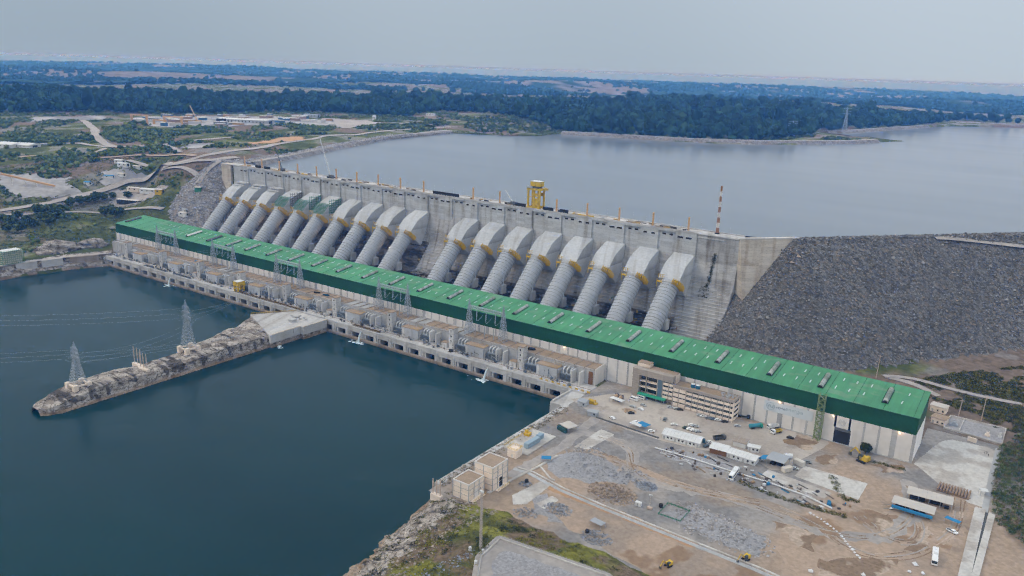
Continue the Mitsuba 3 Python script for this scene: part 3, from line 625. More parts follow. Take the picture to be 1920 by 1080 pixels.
# banner
bx0, bz0 = (718.4, 12.2)
bx1, bz1 = (748.8, 12.1)
bz0, bz1 = 19.6, 26.2
bt = thing('banner', 'pale blue grey company banner with a round logo on the pale wall of the hall', 'banner')
bn = MB(); nb = 40
xs = np.linspace(bx0, bx1, nb); yb_ = -.5+.05*np.sin(xs*1.9)
v = np.vstack([np.c_[xs, yb_, np.full(nb, bz0)], np.c_[xs, yb_+.02, np.full(nb, bz1)]])
bn.add(v, [[j, j+1, j+1+nb, j+nb] for j in range(nb-1)])
part(bt, 'cloth', bn, 'banner_cloth')
mat('banner_cloth', (.56, .61, .65), .7)
mat('banner_ink', (.13, .19, .24), .7); mat('banner_ink_light', (.33, .42, .47), .7)
lc = (bx0+4.2, (bz0+bz1)/2+.1); lg = MB()
for j in range(40):
    a, b = 2*math.pi*j/40, 2*math.pi*(j+1)/40
    lg.tube((lc[0]+2.5*math.cos(a), -.66, lc[1]+2.5*math.sin(a)), (lc[0]+2.5*math.cos(b), -.66, lc[1]+2.5*math.sin(b)), .14, 5)
npts = [(-1.6, -1.0), (-1.35, .1), (-.9, .85), (-.3, .75), (.1, 0), (.45, -.75), (1.0, -.85), (1.4, -.1), (1.6, 1.0)]
for p, q in zip(npts[:-1], npts[1:]): lg.tube((lc[0]+p[0], -.66, lc[1]+p[1]), (lc[0]+q[0], -.66, lc[1]+q[1]), .26, 5)
part(bt, 'logo', lg, 'banner_ink_light', label='round logo with a wavy letter')
def lettering(text, height, x, y, z):
    m = meshkit.text_mesh(text, height); a = meshkit.arrays(m)
    v, f = a[0], a[1]; v = v-[v[:, 0].min(), v[:, 1].min(), v[:, 2].mean()]
    return np.c_[x+v[:, 0], y-v[:, 2]*0+(-.03)*(v[:, 2] > 0), z+v[:, 1]], f, x+v[:, 0].max()
v, f, xe = lettering('norte', 1.75, bx0+8.0, -.62, lc[1]-.75); part(bt, 'lettering', MB().add(v, f), 'banner_ink')
v, f, xe = lettering('energia', 2.2, xe+.2, -.62, lc[1]-1.15); part(bt, 'lettering', MB().add(v, f), 'banner_ink_light')
# green lattice stair tower against the wall
stx = 753.2
stw = thing('lattice_stair_tower', 'narrow green lattice stair tower standing against the hall from ground to roof', 'stair tower')
fr, fl = MB(), MB()
for dx in (-1.9, 1.9):
    for y in (-4.4, -.9): fr.box(stx+dx-.14, stx+dx+.14, y-.14, y+.14, Z0, 40)
nl = 13
for j in range(nl+1):
    z = Z0+.2+j*(29.6/nl)
    for y in (-4.4, -.9): fr.bar((stx-1.9, y, z), (stx+1.9, y, z), .2)
    for dx in (-1.9, 1.9): fr.bar((stx+dx, -4.4, z), (stx+dx, -.9, z), .2)
    if j < nl:
        z2 = z+29.6/nl; s = 1 if j % 2 else -1
        fl.bar((stx-1.7*s, -4.4, z), (stx+1.7*s, -4.4, z2), .24); fl.bar((stx-1.9, -4.2, z), (stx-1.9, -1.1, z2), .2); fl.bar((stx+1.9, -4.2, z), (stx+1.9, -1.1, z2), .2)
        fl.hull([(stx-1.7*s, -4.0, z), (stx-1.7*s, -2.9, z), (stx+1.7*s, -4.0, z2), (stx+1.7*s, -2.9, z2), (stx-1.7*s, -4.0, z+.2), (stx+1.7*s, -2.9, z2+.2)])
part(stw, 'frame', fr, 'stair_green'); part(stw, 'stair_flights', fl, 'stair_green')
mat('stair_green', proc(lambda p, n, uv: mix((.24, .30, .13), (.13, .19, .09), fbm(p.x, p.y, p.z*.6, 2))), .6)

# ---------------------------------------------------------------- transformer gallery in front of the hall
gal = thing('transformer_gallery', 'low concrete gallery with tan roof slabs running along the foot of the hall', 'building')
GX0, GX1, GY = -22.0, 603.0, -14.0
part(gal, 'wall', MB().box(GX0, GX1, GY, -.6, 9.6, 20.8), 'grey_concrete')
ew = part(gal, 'end_wall', MB().prism_x([(GY-.2, 9.6), (-.6, 9.6), (-.6, 22.6), (GY-.2, 22.0)], GX1, GX1+.6), 'white_panel')
part(ew, 'doorway', MB().box(GX1+.6, GX1+.72, -9.2, -4.6, 9.8, 17.0), 'sheet_white')
part(gal, 'rusty_recess', MB().box(598.2, 601.6, GY-.35, GY-.1, 10, 19.5), 'rust', label='rust brown recess at the right end')
slab = mikit.ply(MB().box(.25, 8.0, GY-.3, -.7, 20.8, 21.5).arrays()[:2], 'tan_roof')
slabg = mikit.ply(MB().box(.25, 8.0, GY-.3, -.7, 20.8, 21.35).arrays()[:2], 'grey_concrete')
beam = mikit.ply(MB().box(-.3, .3, GY-.4, -.65, 20.8, 21.95).arrays()[:2], 'ledge_concrete')
butt = mikit.ply(MB().box(-.35, .35, GY-.5, GY+.1, 9.6, 21.0).arrays()[:2], 'deck_concrete')
n = int((GX1-GX0)/8.25)
for i in range(n+1):
    x = GX0+i*(GX1-GX0)/n-(.3 if i == n else 0)
    part(gal, 'roof_beam', beam, None, to=T().translate([x, 0, 0])); part(gal, 'buttress', butt, None, to=T().translate([x, 0, 0]))
    if i < n: part(gal, 'roof_slab', slabg if vnoise(np.array(i*.37), np.array(2.), 5) > .62 else slab, None, to=T().translate([x, 0, 0]))
part(gal, 'parapet', MB().box(GX0, GX1, GY-.35, GY-.31, 21.0, 22.0).box(GX0, GX1, -1.2, -.62, 21.6, 22.3), 'deck_concrete')
# tarpaulined gear on the roof
for (x, col, lab) in ((309.8, (.02, .03, .035), 'black tarpaulin heap on the gallery roof, left of the blue one'), (322.6, (.01, .07, .14), 'dark blue tarpaulin heap on the gallery roof'), (545.2, (.012, .014, .016), 'black covered box on the gallery roof near its right end'), (127.4, (.02, .16, .32), 'bright blue tarpaulin pack on the left half of the gallery roof')):
    b = MB(); g = rng(int(x)); pts = g.uniform(-1, 1, (26, 3))*[3.2, 2.0, 1.0]+[x, -8, 22.2]; pts[:, 2] = np.maximum(pts[:, 2], 21.5)
    b.hull(pts, col); solo('tarpaulin_heap', b, 'paint_matte', lab, 'tarpaulin', color=True)

# ---------------------------------------------------------------- deck over the draft tubes
deck = thing('tailrace_deck', 'concrete tailrace deck on short piers along the water in front of the powerhouse', 'deck')
DX0, DX1 = -14.0, 606.0
part(deck, 'slab', MB().box(DX0, DX1, -31.4, -14.6, 9.0, 9.98), 'deck_concrete')
part(deck, 'front_beam', MB().box(DX0, DX1, -32.6, -31.4, 6.7, 11.0), 'deck_concrete')
part(deck, 'kerb', MB().box(DX0, DX1, -31.3, -30.9, 9.98, 10.9).box(DX0, DX1, -26.4, -26.0, 9.98, 10.25), 'deck_concrete')
part(deck, 'crane_rail', MB().box(DX0, DX1, -30.2, -30.0, 9.98, 10.2).box(DX0, DX1, -23.3, -23.1, 9.98, 10.2), 'rust')
part(deck, 'ledge', MB().prism_x([(-33.6, -3), (-31.8, -3), (-31.8, 2.4), (-33.2, 2.4), (-33.6, 1.6)], DX0+14, DX1), 'ledge_concrete')
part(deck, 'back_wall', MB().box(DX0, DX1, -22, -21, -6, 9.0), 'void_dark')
pier_m = mikit.ply(MB().box(-2.6, 2.6, -32.5, -22, -3, 6.7).box(-1.1, 1.1, -33.1, -32.5, 1.0, 9.2).box(3.4, 5.0, -32.2, -27, -3, 6.7).arrays()[:2], 'deck_concrete')
for i in range(37):
    x = 3.5+i*16.5+8
    if 300 < x < 352 and False: continue
    part(deck, 'pier', pier_m, None, to=T().translate([x, 0, 0]))
for i in range(int(600/11)):
    pass
# gate stacks and yellow barriers on the deck
def frame_stack(x0, x1, label, col, n=9):
    b = MB(); 
    for i in range(n):
        xx = x0+(x1-x0)*i/(n-1); b.box(xx-.25, xx+.25, -30.6, -27.6, 10.0, 11.6)
    b.box(x0, x1, -30.8, -30.3, 10.8, 11.5).box(x0, x1, -28.0, -27.5, 10.8, 11.5)
    for i in range(n-1):
        a, c = x0+(x1-x0)*i/(n-1), x0+(x1-x0)*(i+1)/(n-1); b.bar((a, -30.6, 10.2), (c, -30.6, 11.4), .3)
    return solo('stop_log', b, col, label, 'stop log', 'steel stop logs stored on the deck')
frame_stack(223.4, 314.1, 'long rusty brown stop log on the deck behind the small yellow crane', 'rust_yellow', 22)
frame_stack(379.1, 392.4, 'left of the two rusty stop logs on the deck right of the pier', 'rust_yellow', 7)
frame_stack(393.6, 407.7, 'right of the two rusty stop logs on the deck right of the pier', 'rust_yellow', 7)
for (a, b_, lab) in ((66.5, 80.4, 'dark stop log on the deck nearest its far left end'), (88.2, 102.6, 'second dark stop log from the far left end of the deck'), (118.7, 145.4, 'long dark stop log, third from the far left end of the deck')):
    frame_stack(a, b_, lab, 'ring_dark', 10)
mat('rust_yellow', proc(lambda p, n, uv: mix((.20, .13, .06), (.07, .05, .03), fbm(p.x*.8, p.y*.8, p.z, 3))), .8)
bar_ = mikit.ply(MB().box(-1.2, 1.2, -.3, .3, 0, .9).box(-.9, .9, -.22, .22, .9, 1.4).arrays()[:2], 'paint_yellow')
for i in range(9):
    o9 = ['first', 'second', 'third', 'fourth', 'fifth', 'sixth', 'seventh', 'eighth', 'last'][i]
    x = 568.0+i*(610.0-568.0)/8.6
    put(thing('yellow_barrier', f'yellow block barrier at the deck\'s right end, {o9} of its row from left', 'barrier', 'yellow barriers on the deck'), bar_, None, to=T().translate([x, -29.2, 9.98]))
# railings
rl = MB()
for i in range(int((DX1-DX0)/3)): rl.bar((DX0+i*3, -32.3, 11.0), (DX0+i*3, -32.3, 12.0), .1)
rl.bar((DX0, -32.3, 12.0), (DX1, -32.3, 12.0), .12); rl.bar((DX0, -32.3, 11.5), (DX1, -32.3, 11.5), .08)
part(deck, 'railing', rl, 'galvanised')

# transformer houses, transformers, fire walls, stair towers: a module of two units
def transformer_parts():
    tank, rad, duct, cons, bush = MB(), MB(), MB(), MB(), MB(); extra = {}
    tank.box(-4.6, 4.6, -1.6, 1.4, .4, 5.2).box(-4.9, 4.9, -1.9, 1.7, 0, .45)
    for i in range(14): rad.box(-4.4+i*.67, -4.12+i*.67, -3.3, -1.75, .8, 4.6)
    for i in range(3):
        x = -3+i*3.0
        pts = [(x, -.2, 5.1), (x, -.2, 7.6), (x, .6, 8.6), (x, 4.0, 8.8)]
        dd = MB()
        for p, q in zip(pts[:-1], pts[1:]): dd.tube(p, q, .55, 8)
        extra['duct' if i == 0 else f'duct_{i:03d}'] = (dd, 'sheet_white')
        bush.tube((x+1.2, -.8, 5.2), (x+1.2, -1.0, 8.2), .22, 6).tube((x+1.2, -.8, 5.9), (x+1.2, -.9, 6.1), .42, 8).tube((x+1.2, -.9, 6.8), (x+1.2, -.95, 7.0), .4, 8)
    cons.tube((2.2, .8, 6.4), (4.9, .8, 6.4), .7, 10).box(2.6, 2.9, .5, 1.1, 5.2, 6), cons.box(4.2, 4.5, .5, 1.1, 5.2, 6)
    return dict(tank=(tank, 'galvanised'), radiator=(rad, 'transformer_grey'), **extra, conservator=(cons, 'transformer_grey'), bushing=(bush, 'transformer_grey'))
mat('transformer_grey', (.15, .18, .21), .5, metal=.2)
tp = {k: mikit.ply(m.arrays()[:2], q) for k, (m, q) in transformer_parts().items()}
hs = dict(wall=(MB().box(-8.8, 8.8, -4.2, 3.2, 0, 8.0), 'house_grey'), roof=(MB().box(-9.0, 9.0, -4.4, 3.4, 8.0, 8.35), 'tan_roof'),
          railing=(MB().box(2, 8.8, -4.1, -4.0, 9.2, 9.35).box(2, 8.8, 3.0, 3.1, 9.2, 9.35).box(8.7, 8.8, -4.1, 3.1, 9.2, 9.35).box(2, 2.1, -4.1, -4, 8.3, 9.3).box(5.3, 5.4, -4.1, -4, 8.3, 9.3).box(8.7, 8.8, -4.1, -4, 8.3, 9.3), 'paint_yellow'),
          louvre=(MB().box(-8.0, -6.2, -4.28, -4.2, 3.0, 7.0).box(-8.3, -6.6, -4.28, -4.2, .1, 2.2), 'pale_wall'), doorway=(MB().box(-8.86, -8.8, -3.0, -1.6, 0, 2.4), 'void_dark'))
mat('house_grey', concrete_fn((.42, .445, .48), (.34, .32, .30), 30., .35), .85)
hp = {k: mikit.ply(m.arrays()[:2], q) for k, (m, q) in hs.items()}
tw = dict(shaft=(MB().box(-2.4, 2.4, -2.4, 3.6, 0, 16.4), 'pale_wall'), cap=(MB().box(-2.7, 2.7, -2.7, 3.9, 16.4, 17.0), 'tan_roof'),
          **{f'floor_band_{q:03d}': (MB().box(-2.5, 2.5, -2.5, 3.7, 4*q, 4*q+.35), 'grey_concrete') for q in (1, 2, 3)}, **{f'window_{q:03d}': (MB().box(-.5, .5, -2.46, -2.4, 1.4+4*q, 3+4*q), 'glass_dark') for q in (1, 2, 3)})
twp = {k: mikit.ply(m.arrays()[:2], q) for k, (m, q) in tw.items()}
fw = mikit.ply(MB().box(-.35, .35, -20.8, -14.6, 9.9, 17.2).arrays()[:2], 'deck_concrete')
fwl = mikit.ply(MB().box(-.4, .4, -21.2, -14.6, 9.9, 19.4).arrays()[:2], 'pale_wall')
hut = dict(wall=(MB().box(-3, 3, -2.4, 2.4, 0, 3.8), 'pale_wall'), roof=(MB().box(-3.2, 3.2, -2.6, 2.6, 3.8, 4.1), 'tan_roof'), doorway=(MB().box(-.6, .6, -2.46, -2.4, 0, 2.2), 'grey_concrete'))
hutp = {k: mikit.ply(m.arrays()[:2], q) for k, (m, q) in hut.items()}
nth = ['at the far left', 'second from the left', 'third from the left', 'fourth from the left', 'fifth from the left', 'fourth from the right', 'third from the right', 'second from the right', 'at the right end']
r = rng(7)
for j in range(9):
    bx = 567.5-66*(8-j)
    if j == 4:
        pass
    t = thing('transformer_house', f'grey box house with a tan roof, {nth[j]} of the deck row', 'building', 'transformer houses on the deck')
    m_ = T().translate([bx, -17.6, 9.98])
    for kx in hp: part(t, kx, hp[kx], None, to=m_)
    for sgn, xx in ((-1, bx-15.0), (1, bx+15.0)):
        t = thing('power_transformer', f'power transformer with white ducts {"left" if sgn < 0 else "right"} of the grey house {nth[j]}', 'transformer', 'power transformers on the deck')
        for kx in tp: part(t, kx.split('_0')[0], tp[kx], None, to=T().translate([xx, -17.4, 9.98]))
    for xx in (bx-20.6, bx+9.4, bx+20.6, bx+27.0):
        if xx < 603: put(thing('fire_wall', 'pale concrete fire wall between the transformers on the deck', 'wall', 'fire walls on the transformer deck'), fw if xx < bx+15 else fwl, None, to=T().translate([xx, 0, 0]))
    if j > 0 or True:
        t = thing('stair_tower', f'tan square stair tower left of the grey house {nth[j]}', 'tower', 'stair towers against the gallery')
        for kx in twp: part(t, kx.split('_0')[0], twp[kx], None, to=T().translate([bx-24.2, -17.6, 9.98]))
    if j in (2, 5, 7, 8):
        t = thing('deck_hut', f'small tan hut on the deck left of the tan tower {nth[j]}', 'hut', 'small huts on the deck')
        for kx in hutp: part(t, kx, hutp[kx], None, to=T().translate([bx-30.5, -18.2, 9.98]))

m = MB(); g = rng(23)
for i in range(620):
    x, y = g.uniform(-12, 590), g.choice([g.uniform(-27, -22), g.uniform(-21.5, -15)]); c = [(.16, .18, .2), (.07, .08, .09), (.33, .35, .37), (.10, .13, .17), (.25, .23, .2), (.05, .05, .05)][g.integers(6)]
    if i % 4 == 0: m.bar((x, y, 10.1), (x+g.normal(0, .5), y, 10+g.uniform(2, 7)), g.uniform(.2, .5), c)
    elif i % 4 == 1: m.bar((x, y, g.uniform(11, 15)), (x+g.uniform(2, 6), y, g.uniform(11, 15)), .3, c)
    else: s = g.uniform(.3, 1.1); m.box(-s, s, -.6*s, .6*s, 0, g.uniform(.6, 2.6), c, at=(x, y, 10.0))
stuff('deck_equipment', m, 'paint_matte', 'grey pipes, cabinets and bus bars crowded along the transformer deck', 'electrical equipment', color=True)
# ---------------------------------------------------------------- line gantries on the gallery roof
def lattice(mb, base, top, wb, wt, n, w=.22):
    """a square lattice leg from base to top"""
    base, top = np.asarray(base, float), np.asarray(top, float); L = []
    for i in range(n+1):
        t = i/n; c = base+(top-base)*t; h = (wb+(wt-wb)*t)/2
        L.append([c+[sx*h, sy*h, 0] for sx, sy in ((-1, -1), (1, -1), (1, 1), (-1, 1))])
    for i in range(n):
        for q in range(4):
            mb.bar(L[i][q], L[i+1][q], w*1.3); mb.bar(L[i][q], L[i+1][(q+1) % 4], w); mb.bar(L[i][(q+1) % 4], L[i+1][q], w*.8); mb.bar(L[i+1][q], L[i+1][(q+1) % 4], w*.8)
leg_m, beam_m, spk, insul = MB(), MB(), MB(), MB()
lattice(leg_m, (0, 0, 21.5), (0, 0, 43.5), 5.6, 1.6, 7, .26); lattice(leg_m, (0, 0, 43.5), (0, 0, 50.0), 1.6, .2, 3, .16)
gleg = mikit.ply(leg_m.arrays()[:2], 'galvanised')
for i in range(12):
    x0, x1 = 33*i/12, 33*(i+1)/12
    for y in (-.8, .8):
        for z in (42.6, 44.4): beam_m.bar((x0, y, z), (x1, y, z), .26)
        beam_m.bar((x0, y, 42.6), (x1, y, 44.4), .2); beam_m.bar((x1, y, 42.6), (x1, y, 44.4), .2)
    beam_m.bar((x0, -.8, 44.4), (x1, .8, 44.4), .18); beam_m.bar((x0, -.8, 42.6), (x1, .8, 42.6), .18)
gbeam = mikit.ply(beam_m.arrays()[:2], 'galvanised')
for x in (7.5, 16.5, 25.5):
    z = 42.6
    for q in range(9): insul.tube((x, -.2, z-q*.8), (x, -.2, z-q*.8-.45), .4, 6)
    insul.tube((x, -.2, 42.6), (x, -.2, 33), .12, 4).tube((x, -2, 21.5), (x, -2, 31), .32, 6)
    pts = [(x+dx, -.5-3*math.sin(dx/6*3.14), 39-4.6*math.sin(dx/6*3.14)) for dx in np.linspace(0, 6, 9)]
    insul.path(pts, .12)
gins = mikit.ply(insul.arrays()[:2], 'galvanised')
GANT = [57.5, 155.0, 253.5, 387.0, 485.0]
for i, gx_ in enumerate(GANT):
    t = thing('line_gantry', f'grey lattice line gantry standing on the gallery roof, {["first","second","third","fourth","fifth"][i]} from the left', 'gantry', 'lattice line gantries on the gallery')
    part(t, 'leg', gleg, None, to=T().translate([gx_, -7, 0])); part(t, 'leg', gleg, None, to=T().translate([gx_+33, -7, 0]))
    part(t, 'crossbeam', gbeam, None, to=T().translate([gx_, -7, 0])); part(t, 'insulators', gins, None, to=T().translate([gx_, -7, 0]))

# small yellow gantry crane on the deck
def gantry_crane(key, x, y, z, w, d, h, head):
    f, hd, tr = MB(), MB(), MB()
    for sx in (-w/2, w/2):
        for sy in (-d/2, d/2): f.box(x+sx-.6, x+sx+.6, y+sy-.6, y+sy+.6, z, z+h)
        f.box(x+sx-.4, x+sx+.4, y-d/2, y+d/2, z+h*.45, z+h*.45+.6)
    for sy in (-d/2, d/2): f.box(x-w/2, x+w/2, y+sy-.5, y+sy+.5, z+h*.5, z+h*.5+.7)
    hd.box(x-w/2-.9, x+w/2+.9, y-d/2-.9, y+d/2+.9, z+h, z+h+head).box(x-w/2-1.3, x+w/2+1.3, y-d/2-1.3, y+d/2+1.3, z+h-.5, z+h-.01)
    for sx in (-w/2, w/2):
        for sy in (-d/2, d/2): tr.box(x+sx-1.1, x+sx+1.1, y+sy-.8, y+sy+.8, z-.02, z+.9)
    part(key, 'frame', f, 'crane_yellow'); part(key, 'head', hd, 'crane_yellow'); part(key, 'wheel_truck', tr, 'ring_dark')
mat('crane_yellow', proc(lambda p, n, uv: mix((.62, .42, .035), (.45, .29, .03), smoothstep(.45, .7, fbm(p.x*.5, p.y*.5, p.z*.4, 3)))), .45)
yc = thing('gantry_crane', 'small yellow gantry crane standing on the tailrace deck', 'crane')
gantry_crane(yc, 222.0, -26.7, 10.2, 5.5, 6.5, 7.6, 3.2)
part(yc, 'roof', MB().box(218.6, 225.4, -30.6, -22.8, 21.02, 21.3), 'sheet_white')

# water jets from the deck drains
def jet(x, y, z, dy, name, lab):
    m = MB(); g = rng(int(x)+103); n = 9; pts = []
    for i in range(n+1):
        t = i/n; pts.append((x-.8*t, y-dy*t, z*(1-t*t)))
    rad = [.4+.55*(i/n)**1.3 for i in range(n+1)]
    for i in range(n): m.tube(pts[i], pts[i+1], rad[i], 8, r2=rad[i+1], cap=False)
    part_spout = m; m = MB()
    e = pts[-1]
    for q in range(34):
        a, d = g.uniform(0, 6.28), abs(g.normal(0, 2.6)); s = g.uniform(.5, 1.6)
        m.hull(np.array([[1, 0, 0], [-1, 0, 0], [0, 1, 0], [0, -1, 0], [0, 0, .16], [.6, .6, .04], [-.6, .5, .04]])*s+[e[0]-1.2+d*math.cos(a)*1.6, e[1]+d*math.sin(a), .02])
    t = thing('water_jet', lab, 'water jet', 'drain water jets falling into the tailrace'); part(t, 'spout', part_spout, 'foam', smooth=True); k_ = part(t, 'splash', m, 'foam'); labels[k_] = {'kind': 'stuff'}
for (x, y, z, dy, lab) in ((-6, -33, 9, 3, 'white water jet at the far left end of the deck'), (120, -33.6, 8, 3, 'white water jet from the deck left of the small yellow crane'), (392, -33.4, 8.5, 3, 'white water jet from the deck just right of the pier'), (523.6, -33.4, 8.5, 4, 'white water jet from the deck near its right end'), (347.5, -84, 8, 0, 'white water jet from the side of the concrete pier head')):
    jet(x, y, z, dy, '', lab)

labels_band = [k for k in scene if '__band' in k]
for k in labels_band: labels[k] = {'kind': 'stuff'}
# ---------------------------------------------------------------- the rock pier and its pylons
def loft(rows, mat_, key_fn, smooth=False):
    v = np.asarray(rows); n, m = v.shape[:2]
    i, j = np.meshgrid(np.arange(n-1), np.arange(m-1), indexing='ij'); a = (i*m+j).ravel()
    return MB().add(v.reshape(-1, 3), np.c_[a, a+1, a+m+1, a+m])
pier = thing('rock_pier', 'long narrow rock pier reaching from the deck out into the tailrace', 'pier')
rows = []
for y in np.arange(-63, -266.1, -1.5):
    t = np.clip((-y-205)/60, 0, 1); w = (1-t**5)
    xl = np.interp(-y, [60, 66, 91, 119, 143, 174, 212, 232, 251, 262, 267], [288, 289.5, 303, 312.5, 318, 322, 320, 320, 321, 324, 330])+.8*math.sin(y*.19); xr = np.interp(-y, [60, 255, 262, 267], [345.5, 345.5, 343, 338])
    top = (9.6+1.2*math.sin(y*.05+1))*(1-.62*t**2)-.4*t; top = top if y < -96 else min(top, 9.2)
    prof = []
    for s in np.linspace(0, 1, 34):
        if s < .28: q = s/.28; x, z = xl-1.5+2.5*q, -2+(top+2)*q
        elif s < .6: q = (s-.28)/.32; x, z = xl+1+(xr-xl-6)*q, top+.4*math.sin(q*3.1)
        elif s < .7: q = (s-.6)/.1; x, z = xr-5+2.6*q, top-1.0*q*(1-t)
        elif s < .88: q = (s-.7)/.18; x, z = xr-2.4+1.5*q, (top-1.0*(1-t))*(1-q)+2.8*q*(1-t)
        else: q = (s-.88)/.12; x, z = xr-.9+1.5*q, 2.6*(1-q)*(1-t)-2*q
        prof.append((x, y, z))
    rows.append(prof)
rows = np.array(rows)
nz = vfbm(rows[..., 1]/5., rows[..., 2]/2.5+rows[..., 0]/5., 31, 4)-.5; nx = vfbm(rows[..., 1]/3., rows[..., 2]/3., 33, 3)-.5
rows[..., 2] += nz*1.3*np.clip(rows[..., 2]/3., 0, 1); rows[..., 0] += nx*.9
part(pier, 'rock', loft(rows, 0, 0), 'bedrock')
head = part(pier, 'concrete_head', MB().prism_z([(289.5, -66), (312, -33.8), (351, -33.8), (351.4, -60), (347.6, -60), (348.2, -91.5)], 4.2, 10.9), 'deck_concrete')
part(head, 'rock_base', MB().prism_z([(290.2, -65.8), (312.4, -34), (350.6, -34), (351, -59.6), (347.2, -59.6), (347.8, -91)], -3, 4.2), 'bedrock')
part(head, 'kerb', MB().box(347.1, 347.55, -90, -60, 10.9, 11.6).box(350.9, 351.3, -60, -34, 10.9, 11.6), 'tan_wall')
rl = MB()
for i in range(18):
    a = np.array([290.2, -65.6, 10.9])+np.array([22, 31.4, 0])*i/17
    rl.bar(a, a+[0, 0, 1.3], .14)
rl.bar((290.2, -65.6, 12.2), (312.2, -34.2, 12.2), .2); rl.bar((290.2, -65.6, 11.6), (312.2, -34.2, 11.6), .14)
part(head, 'railing', rl, 'paint_yellow')
part(head, 'drain_slots', MB().box(347.59, 347.8, -89, -88.4, 6.0, 9.8).box(347.59, 347.8, -86, -85.4, 6.5, 10.4).box(347.59, 347.8, -80, -79.4, 6.5, 10.4).box(347.59, 347.8, -74, -73.4, 6.5, 10.4).box(347.59, 347.8, -68, -67.4, 6.5, 10.4), 'bedrock')
b = MB().box(-2.6, 2.6, -2.4, 2.4, 0, 2.2).box(-2.9, 2.9, -2.7, 2.7, 2.2, 2.5)
solo('hatch_box', b, 'grey_concrete', 'small grey hatch box on the concrete head of the pier', 'hatch', to=T().translate([333, -56, 10.9]))
b = MB(); g = rng(8)
for i in range(9): b.box(-1, 1, -.6, .6, 0, g.uniform(.5, 1.3), (.3, .3, .3), rot=g.uniform(0, 90), at=(318+g.uniform(0, 25), -44+g.uniform(-6, 4), 10.9))
stuff('pier_clutter', b, 'paint_matte', 'odd crates and planks lying on the pier head', 'clutter', color=True)
def pylon(x, y, z, h, lab, arms=((.66, 5.5), (.76, 5.0), (.86, 4.2))):
    t = thing('transmission_pylon', lab, 'pylon', 'transmission pylons on the pier')
    m = MB(); lattice(m, (x, y, z+2.2), (x, y, z+h*.6), 8.2, 2.6, 8, .2); lattice(m, (x, y, z+h*.6), (x, y, z+h*.88), 2.6, 1.5, 5, .16); lattice(m, (x, y, z+h*.88), (x, y, z+h), 1.5, .2, 2, .12)
    part(t, 'lattice_mast', m, 'galvanised')
    for f, L in arms:
        m = MB(); zz = z+h*f
        for s in (-1, 1):
            for dy in (-.6, .6):
                m.bar((x, y+dy, zz+1.0), (x+s*L, y, zz), .18); m.bar((x, y+dy, zz-.3), (x+s*L, y, zz), .18)
            for q in range(5): m.tube((x+s*L, y, zz-.4-q*.5), (x+s*L, y, zz-.7-q*.5), .28, 6)
            m.path([(x+s*L+dx, y-4+8*k/8, zz-2.8-1.6*math.sin(math.pi*k/8)) for k, dx in enumerate([0]*9)], .09)
        part(t, 'crossarm', m, 'galvanised')
    f = MB()
    for sx in (-1, 1):
        for sy in (-1, 1): f.box(x+sx*4.6-1.5, x+sx*4.6+1.5, y+sy*4.6-1.5, y+sy*4.6+1.5, z-5, z+2.4)
    for s in (-1, 1): f.box(x+s*4.6-.5, x+s*4.6+.5, y-3.1, y+3.1, z+.6, z+1.6).box(x-3.1, x+3.1, y+s*4.6-.5, y+s*4.6+.5, z+.6, z+1.6)
    part(t, 'footing', f, 'tan_wall')
pylon(331, -236, 9.8, 31, 'lattice transmission pylon near the tip of the rock pier')
pylon(328, -151, 11.6, 39, 'taller lattice transmission pylon halfway along the rock pier')
def arrester(x, y, z, lab, h=8.0, n=3, sp=2.4):
    t = thing('surge_post_group', lab, 'electrical posts', 'groups of three posts')
    part(t, 'base', MB().box(x-sp*1.4, x+sp*1.4, y-1.2, y+1.2, z-3, z+.8), 'tan_wall')
    for i in range(n):
        m = MB().tube((x-sp+i*sp, y, z+.8), (x-sp+i*sp, y, z+h), .3, 8)
        for q in range(4): m.tube((x-sp+i*sp, y, z+h*.55+q*.8), (x-sp+i*sp, y, z+h*.55+q*.8+.2), .5, 8)
        part(t, 'post', m, 'post_tan')
mat('post_tan', (.50, .40, .33), .7)
arrester(325.5, -190.5, 9.6, 'three tan posts on the far edge of the rock pier, the left group', 13, sp=4.2); arrester(335.5, -192, 9.4, 'three tan posts on the rock pier, the right group nearer the water', 12, sp=4.0)
# conductors
def wire(p, q, sag, r=.16, n=22):
    p, q = np.asarray(p, float), np.asarray(q, float); t = np.linspace(0, 1, n)[:, None]
    pts = p+(q-p)*t; pts[:, 2] -= (4*sag*t*(1-t))[:, 0]
    return MB().path(pts, r)
def conductor(p, q, sag, lab, r=.05):
    o3 = ['left', 'middle', 'right'][sum(d.get('label', '').endswith(lab) for d in labels.values()) % 3]
    put(thing('conductor', f'{o3} of three thin {lab}', 'power line', 'conductors over the tailrace'), wire(p, q, sag, r), 'galvanised')
for i, gx_ in enumerate(GANT):
    for x in (7.5, 16.5, 25.5):
        a = (gx_+x, -8, 39.5)
        if i == 2: j = [7.5, 16.5, 25.5].index(x); conductor(a, (328+4.5, -151, 11.6+39*(.66+.1*j)-2.5), 7, 'conductors from the third gantry to the taller pylon on the pier')
        elif i == 3: conductor(a, (331+4.5, -236, 9.8+31*(.66+.1*[7.5, 16.5, 25.5].index(x))-2.5), 9, 'conductors from the fourth gantry to the pylon near the pier tip')
        elif i == 4: continue
        elif i == 0: conductor(a, (gx_+x-330, -330, 46), 14, 'conductors from the first gantry to the left edge')
        else: conductor(a, (gx_+x-330, -370, 46), 15, 'conductors from the second gantry to the left edge')
